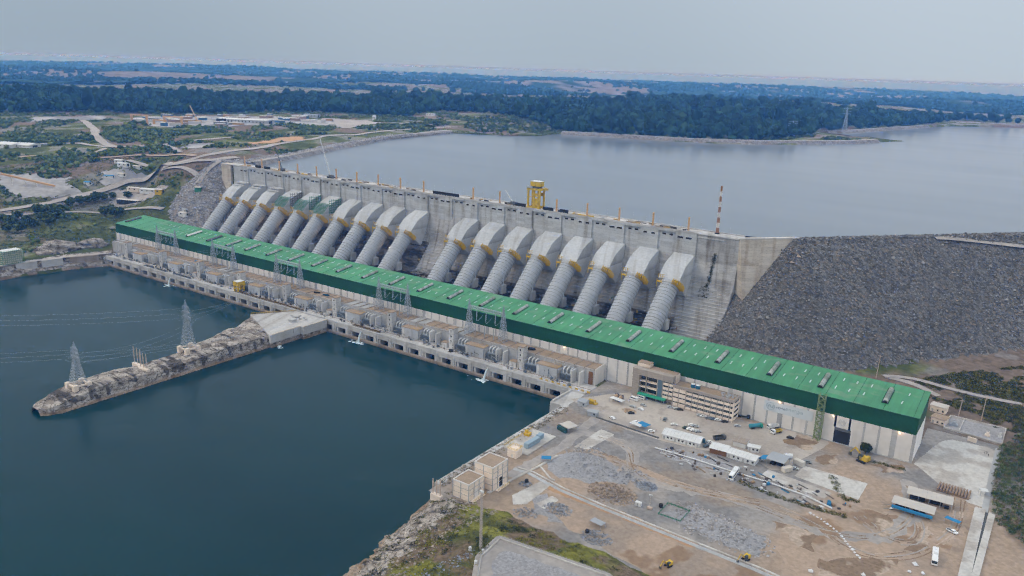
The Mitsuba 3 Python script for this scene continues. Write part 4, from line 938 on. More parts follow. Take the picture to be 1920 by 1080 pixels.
for j in range(3):
    z1, z2 = 11.6+39*(.66+.1*j)-2.5, 9.8+31*(.66+.1*j)-2.5
    conductor((328-4.5, -151, z1), (-60, -420, z1+6), 14, 'conductors from the taller pylon to the left edge'); conductor((331-4.5, -236, z2), (-60, -520, z2+8), 13, 'conductors from the pier tip pylon to the left edge')
    conductor((331+4.5, -236, z2), (328+4.5, -151, z1-9), 5, 'conductors strung between the two pylons on the pier')

# ---------------------------------------------------------------- left bank
lw = np.array([(2, -30), (-2, -37), (-14, -69), (-21, -104), (-22, -136), (-58, -182), (-190, -277), (-420, -422)], float)
line = LineString(lw); n = int(line.length/2); q = np.array([line.interpolate(i/n, normalized=True).coords[0] for i in range(n+1)])
t_ = np.gradient(q, axis=0); t_ /= np.linalg.norm(t_, axis=1, keepdims=True); nn = np.c_[t_[:, 1], -t_[:, 0]]
if nn[10, 0] > 0: nn = -nn
rows = []
for off, z in ((-1.5, -3), (-.5, 1.0), (1.0, 3.5), (2.0, 5.0), (4.5, 5.8), (5.5, 8.0), (6.2, 10.5), (7.5, 12.2), (12, 12.4), (22, 12.6), (22, 8)):
    w = np.c_[q+nn*off, np.full(n+1, z, float)]
    if -2 < z < 12.3 and off < 8:
        w[:, 2] += (vfbm(q[:, 0]/5+off, q[:, 1]/5, 41, 3)-.5)*2.4; w[:, :2] += nn*((vfbm(q[:, 0]/4, q[:, 1]/4+z, 43, 3)-.5)*3.0)[:, None]
    rows.append(w)
struct('left_bank', loft(np.array(rows).transpose(1, 0, 2), 0, 0), 'bedrock', label='rocky left bank of the tailrace')
for i, (a, c, h) in enumerate((((-6, -40), (-16, -66), 9.5), ((-18.5, -72), (-22, -92), 8.6), ((-24, -96), (-27, -116), 8.2))):
    a, c = np.array(a, float), np.array(c, float); d = (c-a)/np.linalg.norm(c-a); m = np.array([d[1], -d[0]]);  m = m if m[0] < 0 else -m
    b = MB(); P_ = [a, c, c+m*9, a+m*9]; P2 = [a+m*.8, c+m*.8, c+m*9, a+m*9]
    b.hull([(*p, 3.0) for p in P_]+[(*p, 12.7) for p in P2])
    solo('quay_block', b, 'ledge_concrete' if i == 0 else 'deck_concrete', ('brownish concrete quay block on the left bank touching the deck', 'stained concrete quay block on the left bank, second from the deck', 'stained concrete quay block on the left bank, farthest from the deck')[i], 'quay')
part_road = MB().add(np.array([(-12, -28, 12.75), (-24, -50, 12.75), (-33, -104, 12.75), (-34, -140, 12.75), (-28, -140, 12.75), (-27, -104, 12.75), (-16, -52, 12.75), (-5, -32, 12.75)]), np.array([[0, 1, 6, 7], [1, 2, 5, 6], [2, 3, 4, 5]]))
struct('quay_road', part_road, 'road_dirt')
def boulder_mass(name, x, y, z, sx, sy, sz, seed, lab):
    m = trimesh.creation.icosphere(4, 1.0); v = np.array(m.vertices)
    d = .75+.5*vfbm(v[:, 0]*2+9*seed, v[:, 1]*2+v[:, 2]*3, seed, 4)
    v = v*d[:, None]*[sx, sy, sz]; v[:, 2] = np.maximum(v[:, 2], -3)
    solo(name, MB().add(v+[x, y, z], m.faces), 'bedrock', lab, 'rock')
boulder_mass('rock_outcrop', -56, -60, 12, 16, 26, 12, 51, 'large pale rock outcrop on the left bank behind the scaffolded block')
boulder_mass('rock_outcrop', -52, -22, 12, 11, 18, 10, 52, 'smaller dark rock outcrop by the left end of the powerhouse')
# scaffolded building on the left quay
sb = thing('scaffolded_building', 'unfinished block wrapped in green scaffolding on the left bank quay', 'building')
sx0, sx1, sy0, sy1 = -44, -30, -126, -106
part(sb, 'core', MB().box(sx0+1, sx1-1, sy0+1, sy1-1, 12, 25.5), 'tan_wall'); part(sb, 'roof', MB().box(sx0, sx1, sy0, sy1, 25.5, 26.2), 'sheet_white')
m = MB()
for z in np.arange(13, 27.5, 2.2):
    m.box(sx0-.6, sx1+.6, sy0-.7, sy0-.3, z, z+.35).box(sx1+.3, sx1+.7, sy0-.6, sy1+.6, z, z+.35)
for x in np.arange(sx0, sx1+.1, 2.0): m.box(x-.12, x+.12, sy0-.6, sy0-.36, 11, 27.6)
for y in np.arange(sy0, sy1+.1, 2.0): m.box(sx1+.36, sx1+.6, y-.12, y+.12, 11, 27.6)
part(sb, 'scaffold', m, 'scaffold_green')

# ---------------------------------------------------------------- right quay and the works yard
solo('quay_wall', MB().box(603.5, 607.8, -188, -56, -4, 10.2), 'deck_concrete', 'pale quay wall along the near right bank of the tailrace', 'wall')
solo('quay_block', MB().box(594, 620, -58, -32.7, -4, 9.9).box(594.5, 596, -57, -33, 9.9, 11), 'deck_concrete', 'stained concrete block where the deck meets the right bank', 'quay')
def flat(name, poly, z, mat_, label=None):
    poly = poly if isinstance(poly, (Polygon, MultiPolygon)) else Polygon(poly).buffer(0)
    if isinstance(poly, MultiPolygon): poly = max(poly.geoms, key=lambda a: a.area)
    struct(name, sheet(poly, z, 0, 0), mat_, label=label)
def track(pts, w, seed, amp=.8):
    p = LineString(pts).simplify(.1).segmentize(6.0).buffer(w/2, join_style=1)
    return ragged(list(p.exterior.coords)[:-1], amp, 4.0, seed)
flat('yard', [(606.5, 0), (606.5, -196), (640, -206), (760, -262), (900, -262), (900, 60), (806, 60), (806, 0)], 10.04, 'yard')
flat('pavement', ragged([(602.5, -45.3),(628.2, -9.0),(709.9, -4.3),(761.3, 1.7),(760.0, -12.0),(746.8, -62.3),(733.8, -55.1),(706.6, -59.8),(677.6, -65.1),(656.7, -65.0),(625.5, -56.7)], .3, 9, 2), 10.08, 'pavement', 'pale car park between the office and the yard')
flat('pavement', ragged([(806.9, 1.2),(817.9, 50.7),(844.8, 53.7),(846.1, -32.3),(831.8, -26.5),(819.6, -13.4)], .25, 9, 3), 10.08, 'slab_concrete', 'pale concrete apron at the right end of the hall')
flat('concrete_slab', [(757.1, -43.2),(791.0, -41.9),(790.8, -64.1),(755.9, -59.0)], 10.16, 'slab_concrete', 'bare concrete slab in the works yard')
flat('concrete_slab', [(741.6, -60.2),(777.8, -65.3),(775.8, -73.8),(740.6, -71.1)], 10.12, 'slab_concrete')
flat('concrete_slab', [(640.8, -105.3),(641.8, -74.0),(651.9, -75.5),(649.2, -102.9)], 10.12, 'slab_concrete', 'rectangular concrete slab near the quay')
flat('concrete_slab', [(643.8, -173.2),(647.5, -151.9),(654.1, -152.6),(654.7, -176.0),(649.4, -180.2)], 10.13, 'slab_concrete', 'pale broken slab beside the two cube buildings')
flat('concrete_slab', [(658.3, -172.5),(660.6, -160.7),(665.7, -162.1),(664.4, -174.3)], 10.13, 'slab_concrete')
mat('slab_concrete', proc(lambda p, n, uv: mix((.53, .51, .48), (.40, .365, .33), smoothstep(.4, .7, fbm(p.x*.12, p.y*.12, 0, 4)))*(.85+.3*fbm(p.x*.9, p.y*.9, 0, 2))), .9)
flat('dirt_track', track([(622.3, -84.7),(641.1, -84.1),(659.6, -81.3),(672.9, -90.0),(679.3, -109.4),(696.6, -114.8),(717.3, -109.3),(738.5, -103.1),(764.4, -105.7),(788.3, -108.2),(809.9, -94.4),(818.3, -57.3),(808.2, -26.9)], 8.5, 5, .9), 10.10, 'road_dirt')
flat('dirt_track', track([(631.2, -155.2),(633.2, -131.6),(635.7, -106.6),(632.1, -81.8),(631.4, -60.3)], 7.0, 6, .5), 10.09, 'road_dirt')
flat('dirt_track', track([(648.1, -102.9),(677.0, -104.9),(704.6, -108.4),(730.7, -105.7),(753.7, -97.9)], 6.0, 7, .8), 10.11, 'dirt')
flat('dirt_track', track([(753.7, -97.9),(781.6, -101.6),(800.4, -118.3),(821.5, -107.3),(836.7, -67.7),(834.1, -24.6)], 7.0, 17, .8), 10.115, 'dirt')
flat('dirt_ground', ragged([(657.1, -155.2),(684.0, -154.4),(721.0, -157.5),(758.5, -158.5),(778.0, -158.4),(737.1, -192.2),(716.7, -188.1),(680.6, -180.2),(661.9, -173.0)], 1.2, 4, 8), 10.07, 'dirt', 'pale orange dirt ground in the near works yard')
flat('dirt_ground', track([(656.2, -153.8),(681.1, -154.7),(708.6, -155.3),(737.4, -157.3)], 5.5, 9, .4), 10.12, 'dirt_orange', 'orange dirt strip along the concrete channel')
mat('dirt_orange', proc(lambda p, n, uv: mix((.46, .29, .17), (.38, .22, .12), fbm(p.x*.1, p.y*.1, 0, 3))*(.85+.3*fbm(p.x*.8, p.y*.8, 0, 2))), .95)
flat('dirt_ground', ragged([(773.8, -92.0),(799.9, -68.4),(824.8, -68.0),(837.3, -73.1),(835.8, -114.0),(785.6, -152.6),(764.0, -129.9)], 1.5, 5, 10), 10.065, 'dirt')
for i, pts in enumerate([[(760.2, -113.9),(767.3, -110.9),(781.4, -110.6),(784.1, -125.5),(778.4, -127.2)], [(788.1, -135.7),(801.0, -120.5),(819.7, -109.8),(812.5, -131.9),(793.8, -148.7)], [(799.9, -74.9),(806.2, -68.0),(811.5, -90.2),(807.8, -96.0)], [(817.9, -99.4),(823.8, -77.7),(824.8, -68.0),(827.7, -74.7),(824.8, -99.4)], [(736.8, -19.7),(743.1, -2.4),(756.4, -4.0),(752.0, -22.8)], [(759.0, -25.9),(767.3, -16.7),(771.3, -27.0),(764.7, -36.3)], [(789.1, -14.5),(801.9, -6.1),(806.5, -16.8),(794.9, -22.1)]]):
    flat('mud_patch', ragged(pts, 1.0, 3, 20+i), 10.14+.004*i, 'mud')
gravel_polys = [[(635.6, -129.7),(644.2, -108.6),(662.6, -106.6),(682.1, -114.9),(690.8, -119.3),(674.8, -131.9),(653.5, -141.3)], [(662.8, -181.8),(653.6, -162.8),(666.7, -162.7),(680.8, -167.8),(680.6, -180.2)], [(712.8, -139.7),(722.7, -122.2),(747.5, -128.1),(764.0, -129.9),(765.0, -148.3),(741.4, -147.5)], [(679.8, -75.9),(705.2, -64.4),(733.0, -70.9),(721.1, -80.4),(693.0, -82.5)]]
for i, (pts, off) in enumerate([(q, o) for q in [[(641.1, -84.1),(659.6, -81.3),(672.9, -90.0),(679.3, -109.4),(696.6, -114.8),(717.3, -109.3),(738.5, -103.1),(764.4, -105.7),(788.3, -108.2),(809.9, -94.4),(818.3, -57.3),(808.2, -26.9)], [(753.7, -97.9),(781.6, -101.6),(800.4, -118.3),(821.5, -107.3),(836.7, -67.7),(834.1, -24.6)], [(648.1, -102.9),(677.0, -104.9),(704.6, -108.4),(730.7, -105.7),(753.7, -97.9)], [(791.5, -78.2),(806.8, -90.9),(817.9, -99.4),(826.0, -76.1),(812.8, -55.0),(799.3, -65.6)]] for o in (-2.6, -1.0, .8, 2.2)]):
    l_ = LineString(pts).segmentize(5.0); c_ = np.array(l_.coords); kk = np.ones(7)/7; c_ = np.c_[np.convolve(np.pad(c_[:, 0], 3, 'edge'), kk, 'valid'), np.convolve(np.pad(c_[:, 1], 3, 'edge'), kk, 'valid')]
    g = rng(700+i); t_ = np.gradient(c_, axis=0); t_ /= np.linalg.norm(t_, axis=1, keepdims=True)+1e-9; nn_ = np.c_[-t_[:, 1], t_[:, 0]]; wv = off+1.5*(vfbm(np.arange(len(c_))/6.+i*31, np.zeros(len(c_)), 5, 2)-.5); a = c_+nn_*(wv-.35)[:, None]; b = c_+nn_*(wv+.35)[:, None]
    z_ = 10.17+.003*i; vv = np.stack([np.c_[a, np.full(len(a), z_)], np.c_[b, np.full(len(a), z_)]], 1).reshape(-1, 3); qd = [[2*j, 2*j+1, 2*j+3, 2*j+2] for j in range(len(a)-1) if g.uniform() > .22]
    struct('tyre_track', MB().add(vv, np.array(qd)[:, ::-1]), 'mud' if i % 3 else 'road_dirt')
for i, pts in enumerate(gravel_polys): flat('gravel_patch', ragged(pts, 1.4, 3.5, 40+i), 10.055, 'gravel')
# channels and pipes
def strip3(pts, w, z0, z1):
    p = LineString(pts).buffer(w/2, cap_style=2, join_style=2)
    return MB().prism_z(p if isinstance(p, Polygon) else p.geoms[0], z0, z1)
ch = [(629.8, -147.0),(639.0, -145.9),(662.6, -150.8),(686.2, -152.7),(719.4, -154.1),(744.4, -155.1),(767.6, -156.1),(782.3, -157.5)]
solo('drain_channel', strip3(ch, 1.1, 9.8, 10.55), 'slab_concrete', 'long pale concrete drain wall crossing the near yard diagonally', 'channel')
solo('drain_channel', strip3([(x-1.6, y-2.3) for x, y in ch], 2.4, 9.8, 10.2), 'grey_concrete', 'grey channel floor running beside the long pale drain wall', 'channel')
solo('drain_channel', strip3([(632.7, -179.2),(633.9, -164.1),(637.8, -137.6),(639.1, -121.1)], 1.6, 9.8, 10.5), 'slab_concrete', 'pale concrete channel beside the cube buildings', 'channel')
solo('drain_channel', strip3([(637.8, -137.6),(650.3, -146.1),(653.3, -146.6)], 1.0, 9.8, 10.5), 'slab_concrete', 'short white channel wall branching off the long drain', 'channel')
pp = MB().path([(x, y, 10.6) for x, y in [(679.6, -76.9),(703.4, -75.9),(725.8, -76.6),(746.7, -76.0),(767.2, -77.8),(782.0, -82.4)]], .45, 8)
solo('white_pipe', pp, 'sheet_white', 'long thin white pipe lying across the works yard', 'pipe')
solo('kerb_line', strip3([(630.9, -60.7),(647.5, -61.6),(664.6, -62.5),(675.6, -63.0)], .9, 9.8, 10.7), 'ring_dark', 'dark drain grating along the near edge of the car park', 'drain')
solo('right_channel', strip3([(844.5, -33.5),(844.7, -73.1),(845.0, -109.3)], 5.0, 9.8, 10.8), 'slab_concrete', 'pale sloped concrete slab left of the right hand canal', 'channel')
solo('right_channel', strip3([(850.0, -35.7),(849.5, -69.4),(848.9, -106.4)], 3.0, 9.8, 11.2), 'slab_concrete', 'narrow segmented concrete slab right of the right hand canal', 'channel')
solo('right_channel', strip3([(847.3, -31.4),(847.2, -71.2),(847.0, -107.8)], 2.0, 9.6, 10.1), 'ring_dark', 'dark canal floor between the two pale slabs at right', 'channel')
solo('right_channel', strip3([(845.9, 54.6),(846.0, 6.6),(846.6, -35.2)], 3.0, 9.8, 10.3), 'grey_concrete', 'grey road strip along the right edge of the concrete apron', 'channel')

# ---------------------------------------------------------------- mound in the near corner
MC = np.array([(606, -186, 4), (606.5, -200, 1), (607, -215, 0), (609, -240, -.5), (614, -262, -.5), (622, -285, -1), (614, -192, 10.2), (618, -205, 12), (624, -222, 12.5), (629, -240, 11), (636, -262, 8), (640, -290, 6),
               (628, -197, 11), (640, -203, 13.5), (655, -207, 15.5), (666, -198, 12), (668, -190, 9.8), (690, -191, 9.8), (722, -190, 9.6), (760, -206, 9.6), (640, -194, 10), (600, -230, -4),
               (665, -216, 18.2), (650, -228, 17), (650, -245, 15), (672, -222, 20), (722, -218, 20), (700, -205, 15), (742, -216, 14), (673, -238, 20), (690, -270, 20), (770, -275, 19), (775, -236, 12), (790, -225, 9.5), (660, -262, 15), (648, -285, 11), (700, -245, 20), (735, -240, 19), (820, -262, 10), (700, -300, 20)], float)
_m = RBFInterpolator(MC[:, :2], MC[:, 2], kernel='linear', smoothing=.5)
LOT = Polygon([(671, -222), (722.5, -216.5), (770, -246), (770, -282), (700, -282), (672.5, -238)])
def mound(x, y):
    h = _m(np.c_[x, y]); n = vfbm(x/7., y/7., 61, 4)-.5
    rocky = np.clip((640-x)/14., 0, 1)
    h = h+n*1.0+(vfbm(x/13., y/13., 63, 3)-.5)*3.4*rocky+(vfbm(x/3.2, y/3.2, 64, 2)-.5)*.7*rocky-np.abs(vfbm(x/6., y/4.5, 65, 2)-.5)*3.2*rocky
    d = shapely.distance(LOT, shapely.points(x, y)); k = np.clip(1-d/4., 0, 1); return h*(1-k)+20*k
nx, ny = 150, 78
X, Y = np.meshgrid(np.linspace(604, 828, nx), np.linspace(-300, -184, ny), indexing='ij'); H = mound(X.ravel(), Y.ravel())
v = np.c_[X.ravel(), Y.ravel(), H]; i, j = np.meshgrid(np.arange(nx-1), np.arange(ny-1), indexing='ij'); a = (i*ny+j).ravel()
qf = np.c_[a, a+ny, a+ny+1, a+1]; f = np.vstack([qf[:, [0, 1, 2]], qf[:, [0, 2, 3]]])
c = v[f].mean(1); rocky = (c[:, 0] < 636+12*(vfbm(c[:, 0]/9., c[:, 1]/9., 71, 3)-.5)*2-(c[:, 1]+230)*.12); lot = inside(LOT, c[:, 0], c[:, 1])
struct('rocky_bank', sub(v, f[rocky & ~lot]), 'bedrock', smooth=False, label='bare tan rock bank in the near corner'); struct('grassy_mound', sub(v, f[~rocky & ~lot]), 'grass', smooth=True, label='grassy mound in the near corner')
flat('gravel_lot', ragged(list(LOT.buffer(-10).buffer(4.5).exterior.coords)[:-1], .4, 3, 5), 20.06, 'gravel', 'grey gravel lot with a fence on top of the mound')
flat('gravel_lot', LOT.buffer(2.5), 20.02, 'road_dirt')
# fence round the lot
fe = thing('lot_fence', 'pale low fence wall round the gravel lot in the near corner', 'fence')
cs = [(671, -222), (722.5, -216.5), (770, -246)]; cs2 = [(671, -222), (672.5, -238), (700, -282)]
for pts in (cs, cs2):
    part(fe, 'kerb', strip3(pts, .7, 19.6, 20.6), 'slab_concrete')
    L = LineString(pts); m = MB()
    for s in np.arange(0, L.length, 3.0):
        p = L.interpolate(s); m.tube((p.x, p.y, 20), (p.x, p.y, 22.2), .07, 5, cap=False)
    for h in (21.0, 21.6, 22.2):
        for a, b in zip(pts[:-1], pts[1:]): m.bar((*a, h), (*b, h), .05)
    part(fe, 'mesh_panel', m, 'galvanised')
mast = thing('guyed_mast', 'tall thin lattice mast beside the gravel lot at the bottom of the view', 'mast')
mx, my = 668.5, -233.0
m = MB(); lattice(m, (mx, my, 18.5), (mx, my, 47.5), .9, .8, 20, .1); part(mast, 'lattice', m, 'mast_pale'); part(mast, 'lamp_head', MB().box(mx-.9, mx+.9, my-.4, my+.4, 47.5, 48.3), 'sheet_white')
part(mast, 'cabinet', MB().box(mx+1.2, mx+2.0, my-1, my, 18.5, 20.4), 'sheet_white')
mat('mast_pale', (.50, .44, .40), .6)
for (x, y, z, lab) in ((665, -236, 19.2, 'white tank left of the thin mast in the near corner'), (673.5, -243, 19.6, 'white tank right of the thin mast in the near corner')):
    solo('small_tank', MB().tube((x, y, z-1), (x, y, z+1.6), .7, 12).tube((x, y, z+1.6), (x, y, z+2.0), .7, 12, r2=.2), 'sheet_white', lab, 'tank')
arrester(614.8, -199.5, 11.5, 'three tan posts on the rocky bank beside the cube buildings', h=9)

# ---------------------------------------------------------------- office building
of = thing('office_building', 'tan four storey office block with a grey entrance portal in front of the hall', 'building')
OX0, OX1, OYF, OYB = 631.5, 703.0, -12.2, -1.0
part(of, 'rear_mass', MB().box(OX0+.1, 661, OYF+4.0, OYB, 10, 29.6).box(661, OX1-.4, OYF+.5, OYB, 10, 23.8), 'tan_wall')
part(of, 'portal', MB().box(OX0, 636.5, OYF-.6, OYB-.2, 10, 30.3).box(636.5, 660.8, OYF-.6, OYF+3.9, 26.2, 30.3), 'portal_grey')
mat('portal_grey', concrete_fn((.36, .315, .275), (.28, .24, .2), 60., .3), .85)
part(of, 'left_flank', MB().box(OX0-.35, OX0-.02, OYF+1, OYB-1, 12, 29), 'tan_wall')
part(of, 'stair_head', MB().box(OX0+.6, 641, OYF+5, OYB-.1, 30.3, 32.6), 'tan_wall', label='tan stair head box on the left end of the roof'); part(of, 'stair_head_roof', MB().box(OX0+.5, 641.1, OYF+4.9, OYB, 32.6, 32.9), 'tan_roof')
part(of, 'roof', MB().box(641.2, 660.5, OYF+4, OYB-.2, 29.7, 30.0).box(661.2, OX1-1, OYF+.8, OYB-.3, 23.9, 24.2), 'tan_roof')
part(of, 'parapet', MB().box(661, OX1, OYF-.4, OYF+.3, 23.5, 25.3).box(OX1-.7, OX1, OYF+.3, OYB, 23.5, 25.3).box(661, OX1, OYB-.3, OYB, 23.5, 25.0), 'portal_grey')
for j in range(3):
    g_ = part(of, 'glazing', MB().box(636.6, 641.4, OYF+3.2, OYF+3.9, 13.6+j*4.2, 17.2+j*4.2).box(642, 649.6, OYF+3.2, OYF+3.9, 13.6+j*4.2, 17.2+j*4.2), 'glass_dark')
    part(of, 'floor_slab', MB().box(636.5, 650, OYF+.4, OYF+3.9, 17.3+j*4.2, 17.9+j*4.2), 'tan_wall')
part(of, 'blue_glazing', MB().box(650.2, 653.6, OYF-.1, OYF+3.9, 12.8, 26.1), 'glass_blue'); mat('glass_blue', (.10, .16, .21), .15, spec=.6)
part(of, 'column', MB().box(641.4, 642, OYF-.3, OYF+.3, 10, 26.2), 'portal_grey'); part(of, 'column', MB().box(649.6, 650.2, OYF-.3, OYF+.3, 10, 26.2), 'portal_grey')
cn = part(of, 'entrance_canopy', MB().box(637, 657, OYF-3.2, OYF-.1, 13.0, 13.9), 'canopy_green', label='bright green entrance canopy'); mat('canopy_green', (.03, .33, .20), .5)
part(cn, 'canopy_post', MB().box(637.1, 637.4, OYF-3.1, OYF-2.8, 10, 13), 'galvanised'); part(cn, 'canopy_post', MB().box(656.6, 656.9, OYF-3.1, OYF-2.8, 10, 13), 'galvanised')
part(of, 'entrance_glass', MB().box(637, 656.8, OYF-.2, OYF+.4, 10, 12.9), 'glass_dark')
cols = [653.8, 658.2, 661.4, 665.6, 670.6, 674.9, 679.2, 683.5, 687.8, 692.1, 696.4, 700.7, 702.9]
for i in range(len(cols)-1):
    x0, x1 = cols[i], cols[i+1]; zt = 26.1 if i < 2 else 23.4
    for j in range(4 if zt > 24 else 4):
        zb = 10.4+j*3.4 if zt < 24 else 13.9+j*3.1
        if zb+3 > zt+.4: continue
        part(of, 'panel', MB().box(x0+.1, x1-.1, OYF-.05, OYF+.5, zb, zb+1.75), 'tan_wall')
        thin = i in (2, 3)
        wz0, wz1 = zb+1.8+(.8 if thin else 0), zb+3.3
        w_ = part(of, 'window', MB().box(x0+.15, x1-.15, OYF+.1, OYF+.5, wz0, wz1), 'glass_dark')
        if thin: part(of, 'panel', MB().box(x0+.1, x1-.1, OYF-.04, OYF+.5, zb+1.75, wz0), 'tan_wall')
        elif (i+j) % 3 < 2 and x1-x0 > 3:
            fr = MB()
            for q in range(4): fr.box(x0+.15+(x1-x0-.3)*q/3-.08, x0+.15+(x1-x0-.3)*q/3+.08, OYF+.03, OYF+.12, wz0, wz1)
            fr.box(x0+.15, x1-.15, OYF+.03, OYF+.12, (wz0+wz1)/2-.06, (wz0+wz1)/2+.06); part(w_, 'frame', fr, 'paint_matte', color=True)
    part(of, 'column', MB().box(x0-.22, x0+.22, OYF-.35, OYF+.5, 10, zt), 'portal_grey')
part(of, 'column', MB().box(OX1-.5, OX1, OYF-.35, OYF+.5, 10, 23.4), 'tan_wall')
for j in range(4):
    part(of, 'end_panel', MB().box(OX1-.35, OX1+.02, OYF+.6, OYB-.1, 10.4+3.4*j, 12.1+3.4*j), 'tan_wall'); part(of, 'end_window', MB().box(OX1-.38, OX1-.05, OYF+3, OYB-2, 12.15+3.4*j, 13.7+3.4*j), 'glass_dark')
for (x, c, lab) in ((672.5, (.02, .13, .22), 'left dark blue water tank with a white lid on the office roof'), (676.0, (.02, .13, .22), 'right dark blue water tank with a white lid on the office roof')):
    t = thing('water_tank', lab, 'tank', 'water tanks on the office roof')
    part(t, 'vessel', MB().tube((x, -6, 24.2), (x, -6, 26.6), 1.5, 14, c), 'paint_gloss', color=True); part(t, 'lid', MB().tube((x, -6, 26.6), (x, -6, 27.0), 1.55, 14, (.75, .78, .8), r2=.5), 'paint_gloss', color=True)
m = MB(); g = rng(4)
for i in range(14): m.box(-.6, .6, -.4, .4, 0, g.uniform(.5, 1.3), (.4, .42, .45), at=(690+g.uniform(0, 11), -7+g.uniform(-3, 4), 24.2))
stuff('roof_plant', m, 'paint_matte', 'small grey air conditioning boxes on the right end of the office roof', 'roof plant', color=True)
# ---------------------------------------------------------------- two cube buildings
def cube_house(key, x0, x1, y0, y1, h, door, dx):
    part(key, 'wall', MB().box(x0, x1, y0, y1, 6, 10+h), 'tan_wall')
    part(key, 'roof', MB().box(x0+.5, x1-.5, y0+.5, y1-.5, 10+h, 10+h+.15), 'tan_roof')
    part(key, 'coping', MB().box(x0-.15, x1+.15, y0-.15, y0+.35, 10+h-.1, 10+h+.5).box(x0-.15, x1+.15, y1-.35, y1+.15, 10+h-.1, 10+h+.5).box(x0-.15, x0+.35, y0+.35, y1-.35, 10+h-.1, 10+h+.5).box(x1-.35, x1+.15, y0+.35, y1-.35, 10+h-.1, 10+h+.5), 'white_panel')
    for z in np.arange(10, 10+h-1, h/4 if h > 12 else h/3.0): part(key, 'panel_band', MB().box(x0-.12, x1+.12, y0-.12, y0-.01, z+.1, z+.32).box(x1+.01, x1+.12, y0, y1+.1, z+.1, z+.32), 'grey_concrete')
    for x in (x0, (x0+x1)/2, x1): part(key, 'column', MB().box(x-.22, x+.22, y0-.2, y0-.01, 6, 10+h), 'grey_concrete')
    for y in (y0+(y1-y0)/3, y0+2*(y1-y0)/3, y1): part(key, 'column', MB().box(x1+.01, x1+.2, y-.22, y+.22, 6, 10+h), 'grey_concrete')
    d = part(key, 'doorway', MB().box(x1+.0, x1+.1, y0+dx, y0+dx+3.2, 10.4, 14.8 if h < 13 else 15.6), door)
    part(key, 'ramp', MB().add([(x1, y0+dx-4, 10.2), (x1+2.4, y0+dx-4, 10.2), (x1+2.4, y0+dx+6, 10.6), (x1, y0+dx+6, 10.6), (x1, y0+dx-4, 9), (x1+2.4, y0+dx-4, 9), (x1+2.4, y0+dx+6, 9), (x1, y0+dx+6, 9)], [[0, 1, 2, 3], [4, 5, 1, 0], [5, 6, 2, 1], [6, 7, 3, 2], [7, 4, 0, 3]]), 'tan_wall')
    m = MB(); 
    for q in range(6): m.bar((x1+2.4, y0+dx-4+q*2, 10.3), (x1+2.4, y0+dx-4+q*2, 11.5), .1)
    m.bar((x1+2.4, y0+dx-4, 11.5), (x1+2.4, y0+dx+6, 11.5), .16); m.bar((x1+2.4, y0+dx-4, 10.9), (x1+2.4, y0+dx+6, 10.9), .12)
    part(key, 'railing', m, 'paint_yellow'); part(key, 'lamp', MB().box(x1+.02, x1+.25, y1-3.2, y1-2.8, 13.6, 14.1), 'void_dark')
c1 = thing('pump_house', 'tan cube building with a brown flat roof on the quay, the nearer of two', 'building', 'two cube buildings on the quay'); cube_house(c1, 619.8, 630.2, -192.4, -179.6, 9.4, 'white_panel', 5.0)
c2 = thing('pump_house', 'taller tan cube building on the quay, the farther of two, with a dark doorway', 'building', 'two cube buildings on the quay'); cube_house(c2, 621.5, 633.6, -176.6, -163.4, 13.4, 'void_dark', 6.0)
part(c2, 'window', MB().box(622.5, 624.6, -176.73, -176.6, 11, 12.8), 'glass_dark')
# raised works platform with containers
pf = thing('quay_platform', 'raised concrete platform with yellow railings on the quay edge', 'platform')
part(pf, 'slab', MB().box(608.2, 625.6, -132, -101, 9.9, 10.6), 'slab_concrete')
m = MB()
for y in np.arange(-131, -101, 2.0): m.bar((608.6, y, 10.6), (608.6, y, 11.9), .16)
m.bar((608.6, -131, 11.9), (608.6, -101, 11.9), .22); m.bar((608.6, -131, 11.3), (608.6, -101, 11.3), .16)
part(pf, 'railing', m, 'paint_yellow')
rh = thing('rail_house', 'small pale concrete house with yellow railings on its roof at the quay', 'building')
part(rh, 'wall', MB().box(616.5, 622.6, -139.2, -133, 10, 14.8), 'tan_wall'); part(rh, 'doorway', MB().box(619.4, 620.6, -139.26, -139.2, 10.1, 12.3), 'sheet_white')
m = MB()
for a, b in (((616.5, -139.2), (622.6, -139.2)), ((622.6, -139.2), (622.6, -133)), ((616.5, -139.2), (616.5, -133)), ((616.5, -133), (622.6, -133))):
    for q in range(5): p = np.array(a)+(np.array(b)-np.array(a))*q/4.0; m.bar((*p, 14.8), (*p, 16), .16)
    m.bar((*a, 16), (*b, 16), .22); m.bar((*a, 15.4), (*b, 15.4), .16)
part(rh, 'railing', m, 'paint_yellow')
solo('yellow_steps', MB().box(609.5, 613, -112, -108.5, 10.62, 12.2).box(609.5, 611, -111, -109.5, 12.2, 13.6), 'paint_yellow', 'yellow steel steps at the far end of the quay platform', 'steps')
def container(x, y, z, rz, L, W, H, col, lab, group=None):
    t = thing('container', lab, 'container', group); M = T().translate([x, y, z]).rotate([0, 0, 1], rz)
    part(t, 'box', MB().box(-L/2, L/2, -W/2, W/2, .15, H, col), 'paint_matte', color=True, to=M)
    m = MB()
    for i in range(int(L/.6)): m.box(-L/2+.3+i*.6, -L/2+.45+i*.6, -W/2-.06, W/2+.06, .3, H-.15, np.array(col)*.8)
    part(t, 'ribs', m, 'paint_matte', color=True, to=M); labels[[k for k in scene if k.startswith(t+'__ribs')][-1]] = {'kind': 'stuff'}
    return t
container(620.5, -119.5, 10.6, 88, 12.5, 2.9, 3.2, (.30, .40, .48), 'long blue grey container on the quay platform')
container(619.6, -109.6, 10.6, 88, 4.2, 2.7, 3.0, (.27, .38, .47), 'short blue grey container at the far end of the long one')
